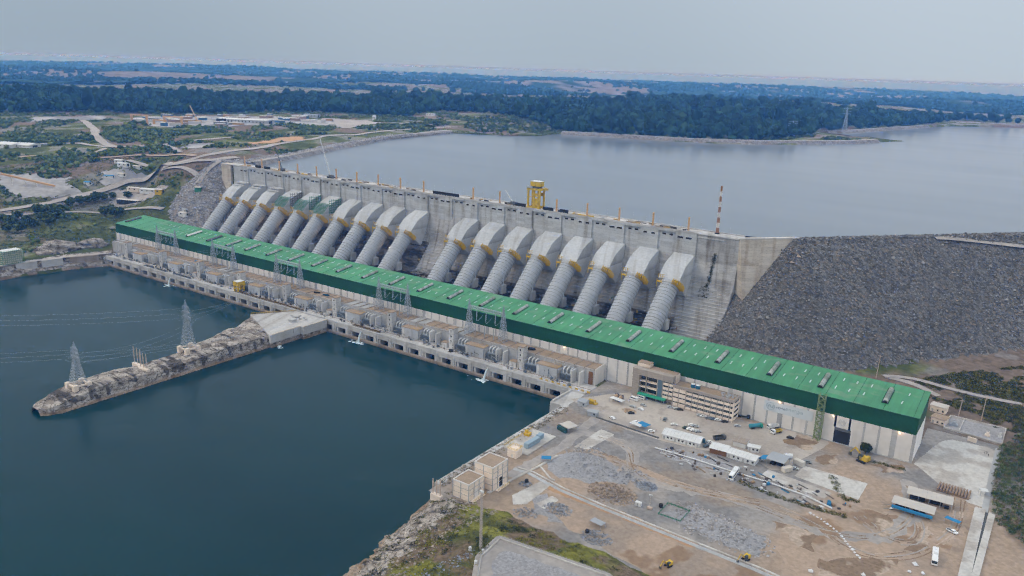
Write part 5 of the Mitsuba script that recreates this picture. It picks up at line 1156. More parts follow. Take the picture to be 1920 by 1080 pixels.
# ---------------------------------------------------------------- sheds, canopies
def shed(name, a, b, depth, h, rise, roofm, wallm, lab, cat='shed', over=.5, open_=False, wins=0, roofcol=None, flip=1):
    a, b = np.array(a, float), np.array(b, float); L = np.linalg.norm(b-a); rz = math.degrees(math.atan2(*(b-a)[::-1])); t = thing(name, lab, cat)
    M = T().translate([*a, 10.1]).rotate([0, 0, 1], rz)
    if open_:
        for i in range(max(2, int(L/5)+1)):
            for y in (.2, depth-.2): part(t, 'post', MB().box(i*L/max(1, int(L/5))-.1, i*L/max(1, int(L/5))+.1, y-.1, y+.1, 0, h), 'galvanised', to=M)
        part(t, 'goods', MB().box(1, L*.4, depth*.3, depth*.8, 0, 1.2).box(L*.5, L*.8, depth*.4, depth*.9, 0, 1.6).box(L*.85, L*.95, depth*.2, depth*.5, 0, .9), 'void_dark', to=M)
    else:
        part(t, 'wall', MB().box(0, L, 0, depth, 0, h), wallm, to=M)
        for i in range(wins):
            x = (i+.5)*L/wins; part(t, 'window' if i % 3 else 'doorway', MB().box(x-.55, x+.55, -.06, .0, 1.0 if i % 3 else 0, 2.2), 'glass_dark' if i % 3 else 'grey_concrete', to=M)
    n = 8; pr = [(-over+(depth+2*over)*q/n, h+rise*math.sin(math.pi*q/n)) for q in range(n+1)]
    if rise < 0: pr = [(-over, h+.1), (depth+over, h-rise)]
    low = [(p[0], p[1]-.18) for p in pr[::-1]]
    rm = MB().prism_x(pr+low, -over, L+over, roofcol)
    part(t, 'roof', rm, roofm, to=M, color=roofcol is not None, smooth=False)
    m = MB()
    for q in range(int(L/2.2)): m.prism_x([(p[0], p[1]+.03) for p in pr]+[(p[0], p[1]-.02) for p in pr[::-1]], q*2.2, q*2.2+.12)
    rs = part(t, 'roof_lap', m, 'grey_concrete', to=M); labels[rs] = {'kind': 'stuff'}
    return t, M, L
A_, M_, L_ = shed('site_cabin', *[(677.4, -62.0),(700.5, -60.3)], 9.5, 3.2, 1.6, 'sheet_white', 'sheet_white', 'long white cabin with an arched white roof at the near side of the car park', 'cabin', wins=10)
solo('water_tank', MB().tube((0, 0, 0), (0, 0, 2.2), 1.0, 12, (.02, .10, .16)).tube((0, 0, 2.2), (0, 0, 2.6), 1.0, 12, (.02, .10, .16), r2=.3), 'paint_gloss', 'dark blue round tank at the right end of the long white cabin', 'tank', color=True, to=T().translate([*(700.6, -54.0), 11.5]))
shed('site_cabin', *[(707.4, -61.7),(717.1, -60.8)], 8.5, 3.3, 1.0, 'sheet_white', 'rust', 'white roofed shed with brown walls behind the thin white pipe', 'shed')
shed('site_cabin', *[(717.5, -60.9),(734.3, -61.2)], 7.5, 3.1, 1.0, 'sheet_white', 'sheet_white', 'white cabin joined to the right of the brown walled shed', 'cabin', wins=6)
shed('tin_shed', *[(715.1, -43.9),(722.6, -43.6)], 7.0, 3.2, .8, 'tin_brown', 'sheet_white', 'shed with a brown tin roof and green trim behind the white cabins', 'shed')
mat('tin_brown', (.30, .245, .20), .7)
shed('site_cabin', *[(724.5, -45.1),(730.9, -43.9)], 4.0, 3.0, .2, 'sheet_white', 'sheet_white', 'small plain white cabin right of the brown tin roof', 'cabin', wins=3)
t, M, L = shed('workshop', *[(739.3, -56.4),(748.9, -56.8)], 10.5, 4.6, .6, 'tin_grey', 'void_dark', 'open workshop with a grey sheet roof in the middle of the yard', 'workshop', open_=True)
mat('tin_grey', (.34, .36, .39), .6); mat('sheet_blue', (.02, .20, .42), .6)
part(t, 'blue_awning', MB().hull([(-5, 1, 2.4), (0, .5, 3.6), (0, 7, 3.8), (-4.5, 6.5, 2.6), (-5, 1, 2.3), (0, .5, 3.5), (-4.5, 6.5, 2.5)]), 'sheet_blue', to=M)
container(*(754.2, -43.8), 10.1, -15, 6, 3, 3.0, (.55, .52, .47), 'cream container right of the grey roofed workshop')
container(*(750.9, -56.0), 10.1, 60, 6, 2.8, 2.8, (.62, .57, .50), 'cream box container at the right front corner of the workshop')
solo('round_tank', MB().tube((-2.4, 0, 1.6), (2.4, 0, 1.6), 1.5, 14, (.66, .68, .7)).box(-1.8, -1.4, -1, 1, 0, 1, (.3, .3, .3)).box(1.4, 1.8, -1, 1, 0, 1, (.3, .3, .3)), 'paint_gloss', 'pale horizontal round tank behind the workshop', 'tank', color=True, to=T().translate([*(746.7, -39.9), 10.1]).rotate([0, 0, 1], 40))
for nm, pts, d, lab in (('long_shed', [(806.8, -63.0),(825.8, -62.9)], 8.0, 'nearer of two long open sheds at right, edged in blue sheeting'), ('long_shed', [(811.6, -47.8),(832.2, -46.4)], 8.5, 'farther of two long pale roofed sheds at right, beside the rusty beams')):
    t, M, L = shed(nm, *pts, d, 4.2, .5, 'tin_pale', 'void_dark', lab, 'shed', open_=True)
    if d == 8.0: part(t, 'blue_sheeting', MB().box(0, L, -1.8, -.6, 2.0, 3.2), 'sheet_blue', to=M, label='bright blue sheeting along the front')
mat('tin_pale', proc(lambda p, n, uv: mix((.56, .51, .45), (.47, .44, .41), fbm(p.x*.2, p.y*.2, 0, 3))), .7)
def canopy(a, w, d, h, rz, mat_, lab, tilt=.3):
    t = thing('canopy', lab, 'canopy'); M = T().translate([*a, 10.1]).rotate([0, 0, 1], rz)
    part(t, 'cover', MB().hull([(-w/2, -d/2, h), (w/2, -d/2, h), (w/2, d/2, h), (-w/2, d/2, h), (-w/3, 0, h+tilt*2), (w/3, 0, h+tilt*2), (-w/2, -d/2, h-.12), (w/2, d/2, h-.12), (w/2, -d/2, h-.12), (-w/2, d/2, h-.12)]), mat_, to=M)
    for sx in (-1, 1):
        for sy in (-1, 1): part(t, 'post', MB().box(sx*(w/2-.2)-.07, sx*(w/2-.2)+.07, sy*(d/2-.2)-.07, sy*(d/2-.2)+.07, 0, h), 'galvanised', to=M)
    return t, M
canopy((661.8, -56.0), 7, 5.5, 2.8, -12, 'sheet_blue', 'blue sheet canopy at the near edge of the car park')
canopy((658.0, -58.1), 8.5, 4, 2.6, -12, 'sheet_white', 'white sheet canopy left of the blue one at the edge of the car park')
canopy((630.6, -31.7), 10, 4, 3.0, -8, 'sheet_white', 'white tent canopy near the right end of the deck')
canopy((693.5, -171.3), 7, 4, 2.6, -8, 'tin_grey', 'grey sheet canopy standing alone on the near dirt ground')
t, M = canopy((626.3, -87.4), 9, 8, 3.4, -20, 'tin_pale', 'pale canopy over dark green netting at the quay edge')
part(t, 'netting', MB().box(-4.6, 3, -5.5, -3.6, 0, 2.6), 'net_green', to=M); mat('net_green', (.02, .07, .06), .9)
canopy((637.5, -130.6), 5.5, 3.8, 2.4, 30, 'sheet_blue', 'blue tarpaulin shelter on the track near the quay'); canopy((834.5, -59.2), 7, 3, 2.6, -15, 'sheet_blue', 'blue canopy right of the two long sheds')
canopy((844.1, -15.4), 4, 4, 3, 20, 'sheet_white', 'small white canopy at the right edge of the concrete apron')
shed('quay_hut', *[(611.6, -51.6),(617.3, -51.4)], 5.5, 3.2, .9, 'tin_grey', 'house_grey', 'blue grey hut with a ridged roof at the right end of the deck', 'hut', wins=2)
shed('quay_hut', *[(624.7, -61.5),(630.9, -60.7)], 4.0, 3.0, .2, 'tin_grey', 'galvanised', 'long low grey hut on the quay below the yellow machine', 'hut', wins=2)
shed('rear_building', *[(806.0, 71.0),(814.3, 69.4)], 8, 4.2, .2, 'tan_roof', 'tan_wall', 'tan roofed building behind the right end of the hall', 'building', wins=3)
shed('rear_building', *[(802.6, 92.0),(812.1, 90.8)], 7, 4.5, .2, 'tin_pale', 'tan_wall', 'pale roofed building farther behind the right end of the hall', 'building', wins=3)
# switchyard behind the right end of the hall
sw = thing('switchyard', 'walled gravel switchyard behind the right end of the hall', 'switchyard')
sp_ = [(814.3, 66.5),(815.4, 90.2),(847.3, 89.9),(847.0, 61.9)]
part(sw, 'gravel_floor', sheet(Polygon(sp_), 10.15, 0, 0), 'gravel')
for a, b in zip(sp_, sp_[1:]+sp_[:1]): part(sw, 'wall', strip3([a, b], .5, 9.8, 11.2), 'slab_concrete')
part(sw, 'dividing_wall', strip3([(822.9, 66.3),(823.6, 90.4)], .5, 9.8, 11.2), 'slab_concrete')
for (px, w, lab) in (((819.1, 75.3), 2.2, 'grey switch box at the left of the switchyard'), ((838.5, 71.0), 1.6, 'pale concrete plinth in the switchyard'), ((845.0, 73.4), 1.0, 'white round cabinet at the right of the switchyard')):
    solo('switch_box', MB().box(-w, w, -w*.7, w*.7, 0, 1.2).box(-w*.5, w*.5, -w*.4, w*.4, 1.2, 2.6).tube((-w*.4, 0, 2.6), (-w*.4, 0, 3.6), .2, 6).tube((w*.4, 0, 2.6), (w*.4, 0, 3.6), .2, 6), 'sheet_white' if 'white' in lab else 'galvanised' if 'grey' in lab else 'tan_wall', lab, 'switch box', to=T().translate([*px, 10.15]))
m = MB(); 
solo('gate_frame', MB().box(-2.6, -2.2, -.3, .3, 0, 3).box(2.2, 2.6, -.3, .3, 0, 3).box(-2.6, 2.6, -.3, .3, 2.4, 3).box(-2.2, 2.2, -.1, .1, 0, 2.4), 'tan_wall', 'tan gate in the front wall of the switchyard', 'gate', to=T().translate([*(831.5, 55.0), 10.1]).rotate([0, 0, 1], -10))
for (p_, h, lab) in (((761.3, 127.7), 20, 'tall timber pole behind the hall roof at right'), ((832.7, 94.6), 18, 'leaning timber pole behind the switchyard'), ((819.6, 94.7), 12, 'shorter timber pole left of the leaning one')):
    t = thing('timber_pole', lab, 'pole'); part(t, 'shaft', MB().tube((*p_, 9), (p_[0]+.6, p_[1], 10+h), .32, 8, r2=.2), 'post_tan'); part(t, 'crossarm', MB().box(p_[0]-1, p_[0]+2, p_[1]-.15, p_[1]+.15, 9+h, 9.3+h), 'post_tan')
# rusty beams in a row
pA, pB = np.array((823.3, -26.7)), np.array((837.9, -27.2))
dv = (np.array((823.6, -17.0))-pA); dv = dv/np.linalg.norm(dv)*9.5
for i in range(11):
    o = pA+(pB-pA)*i/10; rz = math.degrees(math.atan2(dv[1], dv[0]))
    m = MB().box(0, 9.5, -.45, .45, .3, 1.5).box(.5, 1, -.5, .5, 0, .3).box(8.5, 9, -.5, .5, 0, .3).box(0, 9.5, -.25, .25, 1.5, 1.75)
    put(thing('steel_beam', f'rusty brown steel beam on the concrete apron, {ORD[i]} from the left', 'beam', 'rusty beams in a row'), m, 'beam_rust', to=T().translate([*o, 10.12]).rotate([0, 0, 1], rz))
mat('beam_rust', proc(lambda p, n, uv: mix((.36, .25, .17), (.20, .13, .09), fbm(p.x*.8, p.y*.8, p.z*2, 3))), .8)
# ---------------------------------------------------------------- vehicles
def car_meshes(kind):
    b, g, w = MB(), MB(), []
    L, W, H = dict(car=(4.4, 1.8, 1.45), pickup=(5.2, 1.9, 1.75), van=(6.2, 2.1, 2.6))[kind]
    if kind == 'car': pr = [(-L/2, .35), (-L/2, .85), (-L/2+.7, .98), (-L/2+1.15, 1.42), (.45, 1.45), (1.05, .98), (L/2-.1, .8), (L/2, .35)]; gp_ = [(-L/2+.78, .98), (-L/2+1.18, 1.36), (.42, 1.39), (.98, .98)]
    elif kind == 'pickup': pr = [(-L/2, .5), (-L/2, 1.1), (-.45, 1.1), (-.4, 1.7), (.9, 1.75), (1.45, 1.15), (L/2, 1.05), (L/2, .5)]; gp_ = [(-.36, 1.18), (-.33, 1.62), (.85, 1.66), (1.32, 1.18)]
    else: pr = [(-L/2, .4), (-L/2, 2.5), (-L/2+.15, 2.6), (1.9, 2.6), (2.6, 1.5), (L/2, 1.2), (L/2, .4)]; gp_ = [(-L/2+.3, 1.5), (-L/2+.3, 2.25), (1.9, 2.25), (2.45, 1.5)]
    b.prism_y(pr, -W/2, W/2)
    g.prism_y(gp_, -W/2-.02, W/2+.02)
    f = gp_[2], gp_[3]; g.add([(f[0][0]+.08, -W/2+.12, f[0][1]), (f[0][0]+.08, W/2-.12, f[0][1]), (f[1][0]+.1, W/2-.12, f[1][1]+.03), (f[1][0]+.1, -W/2+.12, f[1][1]+.03)], [[0, 3, 2, 1]])
    if kind == 'pickup': g.box(-L/2+.15, -.6, -W/2+.15, W/2-.15, 1.08, 1.115)
    for sx in (-L/2+.85, L/2-.85):
        for s in (-1, 1): w.append(MB().tube((sx, s*(W/2-.1), .33), (sx, s*(W/2+.04), .33), .34, 12))
    li = MB().box(L/2-.02, L/2+.03, -W/2+.1, -W/2+.5, .6, .8), MB().box(L/2-.02, L/2+.03, W/2-.5, W/2-.1, .6, .8)
    return b, g, w, li
CM = {k: car_meshes(k) for k in ('car', 'pickup', 'van')}
shared_ = {k: dict(glass=mikit.ply(c[1].arrays()[:2], 'glass_dark'), wheels=[mikit.ply(w.arrays()[:2], 'tyre') for w in c[2]], lamps=[mikit.ply(l.arrays()[:2], 'sheet_white') for l in c[3]]) for k, c in CM.items()}
mat('tyre', (.02, .02, .02), .9)
bodyd = {}
def vehicle(kind, x, y, rz, col, lab, name='parked_car', cat='car', group='vehicles on the car park'):
    t = thing(name, lab, cat, group); M = T().translate([x, y, 10.1]).rotate([0, 0, 1], rz)
    key = (kind, col)
    if key not in bodyd:
        v, f, c = CM[kind][0].arrays(); bodyd[key] = mikit.ply((v, f), 'paint_gloss', color=np.tile(np.array(col, float), (len(v), 1)))
    part(t, 'body', bodyd[key], None, to=M); part(t, 'windows', shared_[kind]['glass'], None, to=M)
    for w in shared_[kind]['wheels']: part(t, 'wheel', w, None, to=M)
    for w in shared_[kind]['lamps']: part(t, 'headlight', w, None, to=M)
WH, SI, GR, BK, BL = (.78, .79, .80), (.45, .48, .50), (.22, .25, .28), (.02, .022, .025), (.10, .15, .20)
CARS = [((641.8, -31.0), 170, SI, 'car', 'silver car left of the two near the office entrance'), ((646.4, -24.5), -15, SI, 'car', 'silver car right of the two in front of the white vans'), ((648.1, -31.9), 165, WH, 'car', 'white car just below the two silver ones by the entrance'),
        ((645.9, -41.2), 40, BK, 'car', 'small black car beside the heap of crates at left'), ((667.5, -36.4), 100, GR, 'pickup', 'dark grey pickup alone in the middle of the car park'), ((662.1, -16.2), 30, SI, 'car', 'silver car parked first from the left along the office wall'),
        ((666.6, -15.9), 30, SI, 'car', 'grey blue car in the pair along the office wall'), ((668.8, -15.7), 30, BK, 'car', 'black car in the pair along the office wall'), ((682.7, -15.8), 30, SI, 'car', 'silver car left of the white one under the office windows'),
        ((685.1, -16.0), 30, WH, 'car', 'white car second from the left in the row under the office windows'), ((689.4, -16.6), 30, GR, 'pickup', 'grey pickup in the middle of the row under the office windows'), ((692.2, -16.0), 30, BL, 'car', 'blue grey car between a grey pickup and a white car'),
        ((694.7, -15.5), 30, WH, 'car', 'white car at the right end of the row under the office windows'), ((699.2, -15.0), 40, BK, 'car', 'black car near the right corner of the office'), ((707.9, -16.0), 20, SI, 'car', 'silver car right of the office, alone'),
        ((675.4, -39.8), 25, WH, 'car', 'white car alone left of the parked cluster'), ((683.2, -39.6), 45, (.03, .06, .05), 'car', 'dark green car at the left of the parked cluster'), ((684.6, -33.7), 20, WH, 'car', 'white car at the back left of the parked cluster'),
        ((687.0, -33.3), 20, SI, 'car', 'silver car at the back right of the parked cluster'), ((685.8, -39.7), 45, WH, 'car', 'white car at the front left of the parked cluster'), ((688.5, -39.9), 40, WH, 'car', 'white car at the front middle of the parked cluster'),
        ((691.3, -39.6), 40, SI, 'car', 'silver car at the front right of the parked cluster'), ((668.1, -57.7), 30, WH, 'car', 'white car beside the blue canopy'), ((654.6, -51.9), 20, WH, 'car', 'white car behind the white canopy'),
        ((639.7, -55.7), 160, WH, 'car', 'white car at the left end of the car park by the drain'), ((702.3, -50.4), 60, WH, 'pickup', 'white pickup at the right end of the long white cabin'), ((703.3, -55.5), 60, BL, 'car', 'dark blue car squeezed beside the white pickup'),
        ((739.9, -12.1), 15, BK, 'car', 'black car on the wet ground below the lattice stair tower'), ((734.1, -52.3), 20, WH, 'car', 'white car at the end of the white cabins'), ((835.5, -68.0), -20, WH, 'pickup', 'white pickup below the blue canopy at the right'), ((757.4, -38.0), 10, GR, 'car', 'dark grey car right of the cream container'), ((753.8, -50.6), 10, SI, 'car', 'silver car by the slab edge near the workshop')]
for p_, rz, col, kind, lab in CARS: vehicle(kind, *p_, rz, col, lab, 'pickup_truck' if kind == 'pickup' else 'parked_car', 'pickup' if kind == 'pickup' else 'car')
vehicle('van', *(637.1, -20.1), 172, WH, 'white van left of the two at the office entrance', 'parked_van', 'van'); vehicle('van', *(639.7, -14.9), 172, WH, 'white van right of the two at the office entrance', 'parked_van', 'van')
def bus(a, b, lab, W=2.6, H=3.2):
    a, b = np.array(a), np.array(b); L = np.linalg.norm(b-a); rz = math.degrees(math.atan2(*(b-a)[::-1])); c = (a+b)/2
    t = thing('bus', lab, 'bus'); M = T().translate([*c, 10.1]).rotate([0, 0, 1], rz)
    part(t, 'body', MB().hull([(sx*(L/2-dx), sy*(W/2-dy), z) for sx in (-1, 1) for sy in (-1, 1) for dx, dy, z in ((0, 0, .5), (0, 0, 2.8), (.25, .2, H))], WH), 'paint_gloss', color=True, to=M)
    part(t, 'side_windows', MB().box(-L/2+.5, L/2-.9, -W/2-.02, W/2+.02, 1.6, 2.5), 'glass_dark', to=M); part(t, 'windscreen', MB().box(-L/2-.03, -L/2+.1, -W/2+.15, W/2-.15, 1.3, 2.7), 'glass_dark', to=M)
    part(t, 'roof_hatch', MB().box(-1, 1, -.8, .8, H, H+.18).box(L/4, L/4+.8, -.4, .4, H, H+.12), 'sheet_white', to=M)
    for sx in (-L/2+1.8, L/2-2.2):
        for s in (-1, 1): part(t, 'wheel', MB().tube((sx, s*(W/2-.15), .48), (sx, s*(W/2+.03), .48), .48, 12), 'tyre', to=M)
bus((729.1, -86.2), (728.3, -73.9), 'white bus on the dirt track in the middle of the yard'); bus((832.6, -105.0), (831.3, -92.3), 'white bus parked at the bottom right of the yard')
def truck(p_, rz, cab, bed, bedh, lab, L=8.0):
    t = thing('truck', lab, 'truck', 'trucks in the yard'); M = T().translate([*p_, 10.1]).rotate([0, 0, 1], rz); W = 2.5
    part(t, 'cab', MB().hull([(L/2-2.0, -W/2, .6), (L/2, -W/2, .6), (L/2, W/2, .6), (L/2-2, W/2, .6), (L/2-2, -W/2, 2.9), (L/2-.4, -W/2, 2.9), (L/2-.4, W/2, 2.9), (L/2-2, W/2, 2.9), (L/2, -W/2, 1.8), (L/2, W/2, 1.8)], cab), 'paint_gloss', color=True, to=M)
    part(t, 'windscreen', MB().hull([(L/2-.36, -W/2+.15, 2.75), (L/2-.36, W/2-.15, 2.75), (L/2+.03, -W/2+.15, 1.85), (L/2+.03, W/2-.15, 1.85), (L/2-.5, -W/2+.15, 2.75), (L/2-.2, W/2-.15, 1.85)]), 'glass_dark', to=M)
    if bedh == 'tank': part(t, 'tank', MB().tube((-L/2, 0, 2.0), (L/2-2.3, 0, 2.0), 1.25, 14, bed), 'paint_gloss', color=True, to=M, smooth=False)
    else: part(t, 'bed', MB().box(-L/2, L/2-2.2, -W/2, -W/2+.12, 1.1, bedh, bed).box(-L/2, L/2-2.2, W/2-.12, W/2, 1.1, bedh, bed).box(-L/2, -L/2+.12, -W/2+.12, W/2-.12, 1.1, bedh, bed).box(L/2-2.4, L/2-2.2, -W/2+.12, W/2-.12, 1.1, bedh+.4, bed).box(-L/2, L/2-2.2, -W/2, W/2, 1.0, 1.12, np.array(bed)*.7), 'paint_gloss', color=True, to=M)
    part(t, 'chassis', MB().box(-L/2, L/2, -.5, .5, .55, 1.0), 'ring_dark', to=M)
    for sx in (-L/2+1.2, -L/2+2.5, L/2-1.2):
        for s in (-1, 1): part(t, 'wheel', MB().tube((sx, s*(W/2-.3), .5), (sx, s*(W/2+.02), .5), .5, 12), 'tyre', to=M)
truck((705.6, -40.9), 50, (.12, .13, .15), (.06, .065, .07), 2.4, 'dark grey tipper truck behind the white cabins'); truck((718.0, -10.9), 50, (.02, .30, .22), (.04, .25, .33), 'tank', 'green and blue tank truck beside the hall wall', 9)
truck((726.6, -4.0), 235, WH, (.7, .71, .72), 2.6, 'white truck under the banner'); truck((730.6, -9.6), 245, WH, (.5, .36, .05), 2.0, 'white truck with a yellow load nearest the yard under the banner')
for (p_, rz, lab) in (((626.6, -25.7), 100, 'left of two brown tank trailers parked by the hall wall left of the office'), ((630.2, -26.3), 100, 'right of two brown tank trailers parked by the hall wall left of the office')):
    truck(p_, rz, (.07, .07, .08), (.42, .28, .18), 'tank', lab, 7)
truck((706.2, 0.0), 5, (.03, .04, .05), (.03, .05, .055), 1.8, 'dark flat truck against the hall wall right of the office', 9)
def excavator(p_, rz, lab, s=1.0):
    t = thing('excavator', lab, 'excavator'); M = T().translate([*p_, 10.1]).rotate([0, 0, 1], rz).scale(s)
    for sy in (-1.2, 1.2): part(t, 'track', MB().hull([(x, sy+dy, z) for dy in (-.3, .3) for x, z in ((-1.8, .25), (-1.5, 0), (1.5, 0), (1.8, .25), (1.8, .6), (1.5, .9), (-1.5, .9), (-1.8, .6))]), 'tyre', to=M)
    part(t, 'house', MB().box(-2.2, .8, -1.3, 1.3, 1.0, 2.3).box(-2.2, -.9, -1.3, 1.3, 2.3, 2.7), 'crane_yellow', to=M); part(t, 'cab', MB().box(-.2, 1.3, .2, 1.3, 1.1, 3.0), 'glass_dark', to=M)
    a = MB().hull([(x, y, z) for y in (-.7, -.3) for x, z in ((.8, 1.4), (.8, 2.0), (3.6, 4.4), (3.9, 4.0), (3.4, 3.9))]); part(t, 'boom', a, 'crane_yellow', to=M)
    part(t, 'stick', MB().hull([(x, y, z) for y in (-.65, -.35) for x, z in ((3.5, 4.4), (3.9, 4.4), (5.8, 1.6), (5.5, 1.5))]), 'crane_yellow', to=M); part(t, 'bucket', MB().hull([(x, y, z) for y in (-1, 0) for x, z in ((5.4, 1.7), (6.1, 1.5), (5.9, .4), (5.0, .5))]), 'ring_dark', to=M)
excavator((782.8, -16.3), 160, 'yellow excavator on the wet ground near the hall corner', 1.55); excavator((734.9, -180.2), 250, 'yellow digger at the bottom edge of the dirt ground', .85); excavator((761.3, -153.7), 250, 'yellow digger by the long drain at the bottom', .9)
m = MB(); g_ = rng(14)
# yellow machine and boxes near the deck end
mt = thing('hoist_machine', 'yellow hoisting machine with drums at the right end of the deck', 'machine')
part(mt, 'frame', MB().box(-3.2, 3.2, -1.6, 1.6, .2, .8).box(-3, -2.4, -1.4, 1.4, .8, 2.6).box(1.2, 1.8, -1.4, 1.4, .8, 2.6), 'paint_yellow', to=T().translate([*(618.1, -42.9), 10.1])); part(mt, 'drum', MB().tube((-1.4, -1.4, 1.6), (-1.4, 1.4, 1.6), 1.0, 12).tube((.4, -1.4, 1.6), (.4, 1.4, 1.6), .9, 12), 'crane_yellow', to=T().translate([*(618.1, -42.9), 10.1]))
# people on the concrete: one continuous body each
def person(x, y, rz, shirt, trousers, lab):
    J = dict(head=((0, 0, 1.62), .12), neck=((0, 0, 1.46), .07), chest=((0, 0, 1.28), .17), belly=((0, 0, 1.05), .15), hipl=((0, .1, .92), .11), hipr=((0, -.1, .92), .11), kl=((.05, .11, .5), .075), kr=((-.03, -.11, .5), .075), al=((.02, .12, .06), .055), ar=((-.08, -.12, .06), .055), tl=((.18, .12, .04), .04), tr=((.08, -.12, .04), .04),
             sl=((0, .2, 1.38), .075), sr=((0, -.2, 1.38), .075), el=((-.02, .27, 1.1), .05), er=((-.02, -.27, 1.1), .05), hl=((.06, .27, .85), .045), hr=((.06, -.27, .85), .045))
    E = [('head', 'neck'), ('neck', 'chest'), ('chest', 'belly'), ('belly', 'hipl'), ('belly', 'hipr'), ('hipl', 'kl'), ('hipr', 'kr'), ('kl', 'al'), ('kr', 'ar'), ('al', 'tl'), ('ar', 'tr'), ('chest', 'sl'), ('chest', 'sr'), ('sl', 'el'), ('sr', 'er'), ('el', 'hl'), ('er', 'hr')]
    import manifold3d as m3
    body = m3.Manifold()
    for a, b in E:
        s = [m3.Manifold.sphere(J[k][1], 8).translate(J[k][0]) for k in (a, b)]; body = body+m3.Manifold.batch_hull(s)
    v, f, _ = meshkit.arrays(body); z = v[:, 2]
    c = np.where(z[:, None] > 1.46, [[.28, .16, .10]], np.where(z[:, None] > .95, [shirt], np.where(z[:, None] > .1, [trousers], [[.03, .03, .03]])))
    t = thing('person', lab, 'person'); M = T().translate([x, y, 10.12]).rotate([0, 0, 1], rz)
    k = numbered(t+'__body'); scene[k] = {**mikit.ply((v, f), 'paint_matte', color=c), 'to_world': M}
    part(t, 'helmet', MB().mesh(trimesh.creation.icosphere(1, .135), None) if False else MB().hull((np.array(trimesh.creation.icosphere(1, .14).vertices)*[1, 1, .8]+[0, 0, 1.68])[np.array(trimesh.creation.icosphere(1, .14).vertices)[:, 2] > -.02]), 'sheet_white', to=M)
PE = [((839.6, 42.5), (.05, .05, .06), 'person in dark clothes standing leftmost of the group on the apron'), ((840.7, 42.5), (.04, .05, .08), 'person in dark blue standing in the middle of the group on the apron'), ((841.8, 39.1), (.06, .06, .06), 'person in dark clothes standing rightmost of the group on the apron'),
      ((664.9, -37.4), (.55, .22, .05), 'person in an orange vest walking left of the dark pickup'), ((670.4, -54.9), (.55, .22, .05), 'person in an orange vest standing right of the blue canopy'), ((670.2, -59.9), (.5, .2, .05), 'person in an orange vest standing below the blue canopy car'), ((637.1, -25.8), (.04, .05, .07), 'person in dark clothes standing left of the white vans')]
for i, (p_, sh, lab) in enumerate(PE): person(*p_, i*70, sh, (.05, .06, .09), lab)
# odds and ends in the yard
def heap(name, p_, rad, n, col, lab, seed, size=(.4, 1.3), hgt=1.6, cat='stone heap', var=.4):
    g = rng(seed); a, d = g.uniform(0, 6.28, n), rad*np.sqrt(g.uniform(0, 1, n)); z = 10+hgt*np.clip(1-d/rad, 0, 1)*g.uniform(.3, 1, n)
    c = np.array(col)*g.uniform(1-var, 1+var, (n, 1)); v, f, cc = rocks(np.c_[p_[0]+d*np.cos(a), p_[1]+d*np.sin(a)*.8, z], g.uniform(*size, n), c, seed); stuff(name, MB().add(v, f, cc), 'boulder', lab, cat, color=True)
HP = [((697.8, -180.1), 8, 420, (.17, .175, .19), 'dark grey heap of broken stone on the near dirt ground', 1.0), ((684.2, -138.7), 14, 520, (.24, .185, .14), 'tan heaps of spoil left of the middle of the yard', 1.8), ((695.3, -120.8), 6, 320, (.19, .20, .22), 'grey stone heap right of the tan spoil', 1.8),
      ((650.8, -107.6), 13, 260, (.22, .22, .23), 'scattered grey rubble by the rectangular slab', .5), ((662.8, -122.5), 16, 420, (.21, .21, .22), 'scattered rubble in the grey gravel area', .6), ((683.0, -116.6), 12, 300, (.20, .20, .215), 'rubble at the right of the gravel area', .7), ((737.0, -136.3), 18, 520, (.27, .25, .24), 'wide scatter of broken stone above the long drain', .9), ((722.6, -128.8), 10, 260, (.22, .2, .19), 'scatter of stones and weeds near the green fence', .8),
      ((755.5, -139.3), 15, 420, (.24, .24, .25), 'grey rubble spread at the lower middle of the yard', .7), ((658.9, -183.0), 7, 200, (.2, .2, .21), 'rubble below the pale broken slab', 1.0), ((669.7, -170.1), 8, 240, (.19, .195, .21), 'dark rubble right of the pale broken slab', 1.1), ((642.8, -159.3), 4, 90, (.16, .17, .19), 'dark scrap beside the cube buildings', .7), ((690.2, -76.3), 8, 130, (.16, .13, .11), 'dark debris in front of the long white cabin', .5), ((643.1, -38.2), 5, 90, (.36, .26, .17), 'heap of tan crates and rubble at the left end of the car park', 1.2)]
for i, (p_, rad, n, col, lab, h) in enumerate(HP): heap('stone_heap', p_, rad, int(n*(.55 if h < 1.05 else 1)), np.array(col)*1.35, lab, 100+i, hgt=h, size=(.25, .95) if h < 2 else (.5, 1.5))
sc2 = MB(); g = rng(77); reg = Polygon([(679.2, -74.6),(707.7, -62.4),(737.8, -67.1),(778.5, -68.2),(790.3, -72.6),(782.9, -86.2),(739.2, -88.5),(695.2, -87.3)]); mnx, mny, mxx, mxy = reg.bounds; k = 0
while k < 130:
    x, y = g.uniform(mnx, mxx), g.uniform(mny, mxy)
    if not reg.contains(Point(x, y)): continue
    k += 1; c = [(.05, .05, .055), (.45, .46, .47), (.30, .2, .12), (.03, .18, .36), (.6, .6, .6), (.12, .1, .09)][g.integers(6)]; a = g.uniform(0, 180)
    if k % 3 == 0: L = g.uniform(1.5, 4); sc2.box(-L, L, -.2, .2, 0, .35, c, rot=-18+g.normal(0, 10), at=(x, y, 10.1))
    else: s = g.uniform(.3, 1.0); sc2.box(-s, s, -s*.7, s*.7, 0, g.uniform(.3, 1.4), c, rot=a, at=(x, y, 10.1))
stuff('yard_clutter', sc2, 'paint_matte', 'beams, crates and scrap strewn along the middle of the works yard', 'clutter', color=True)
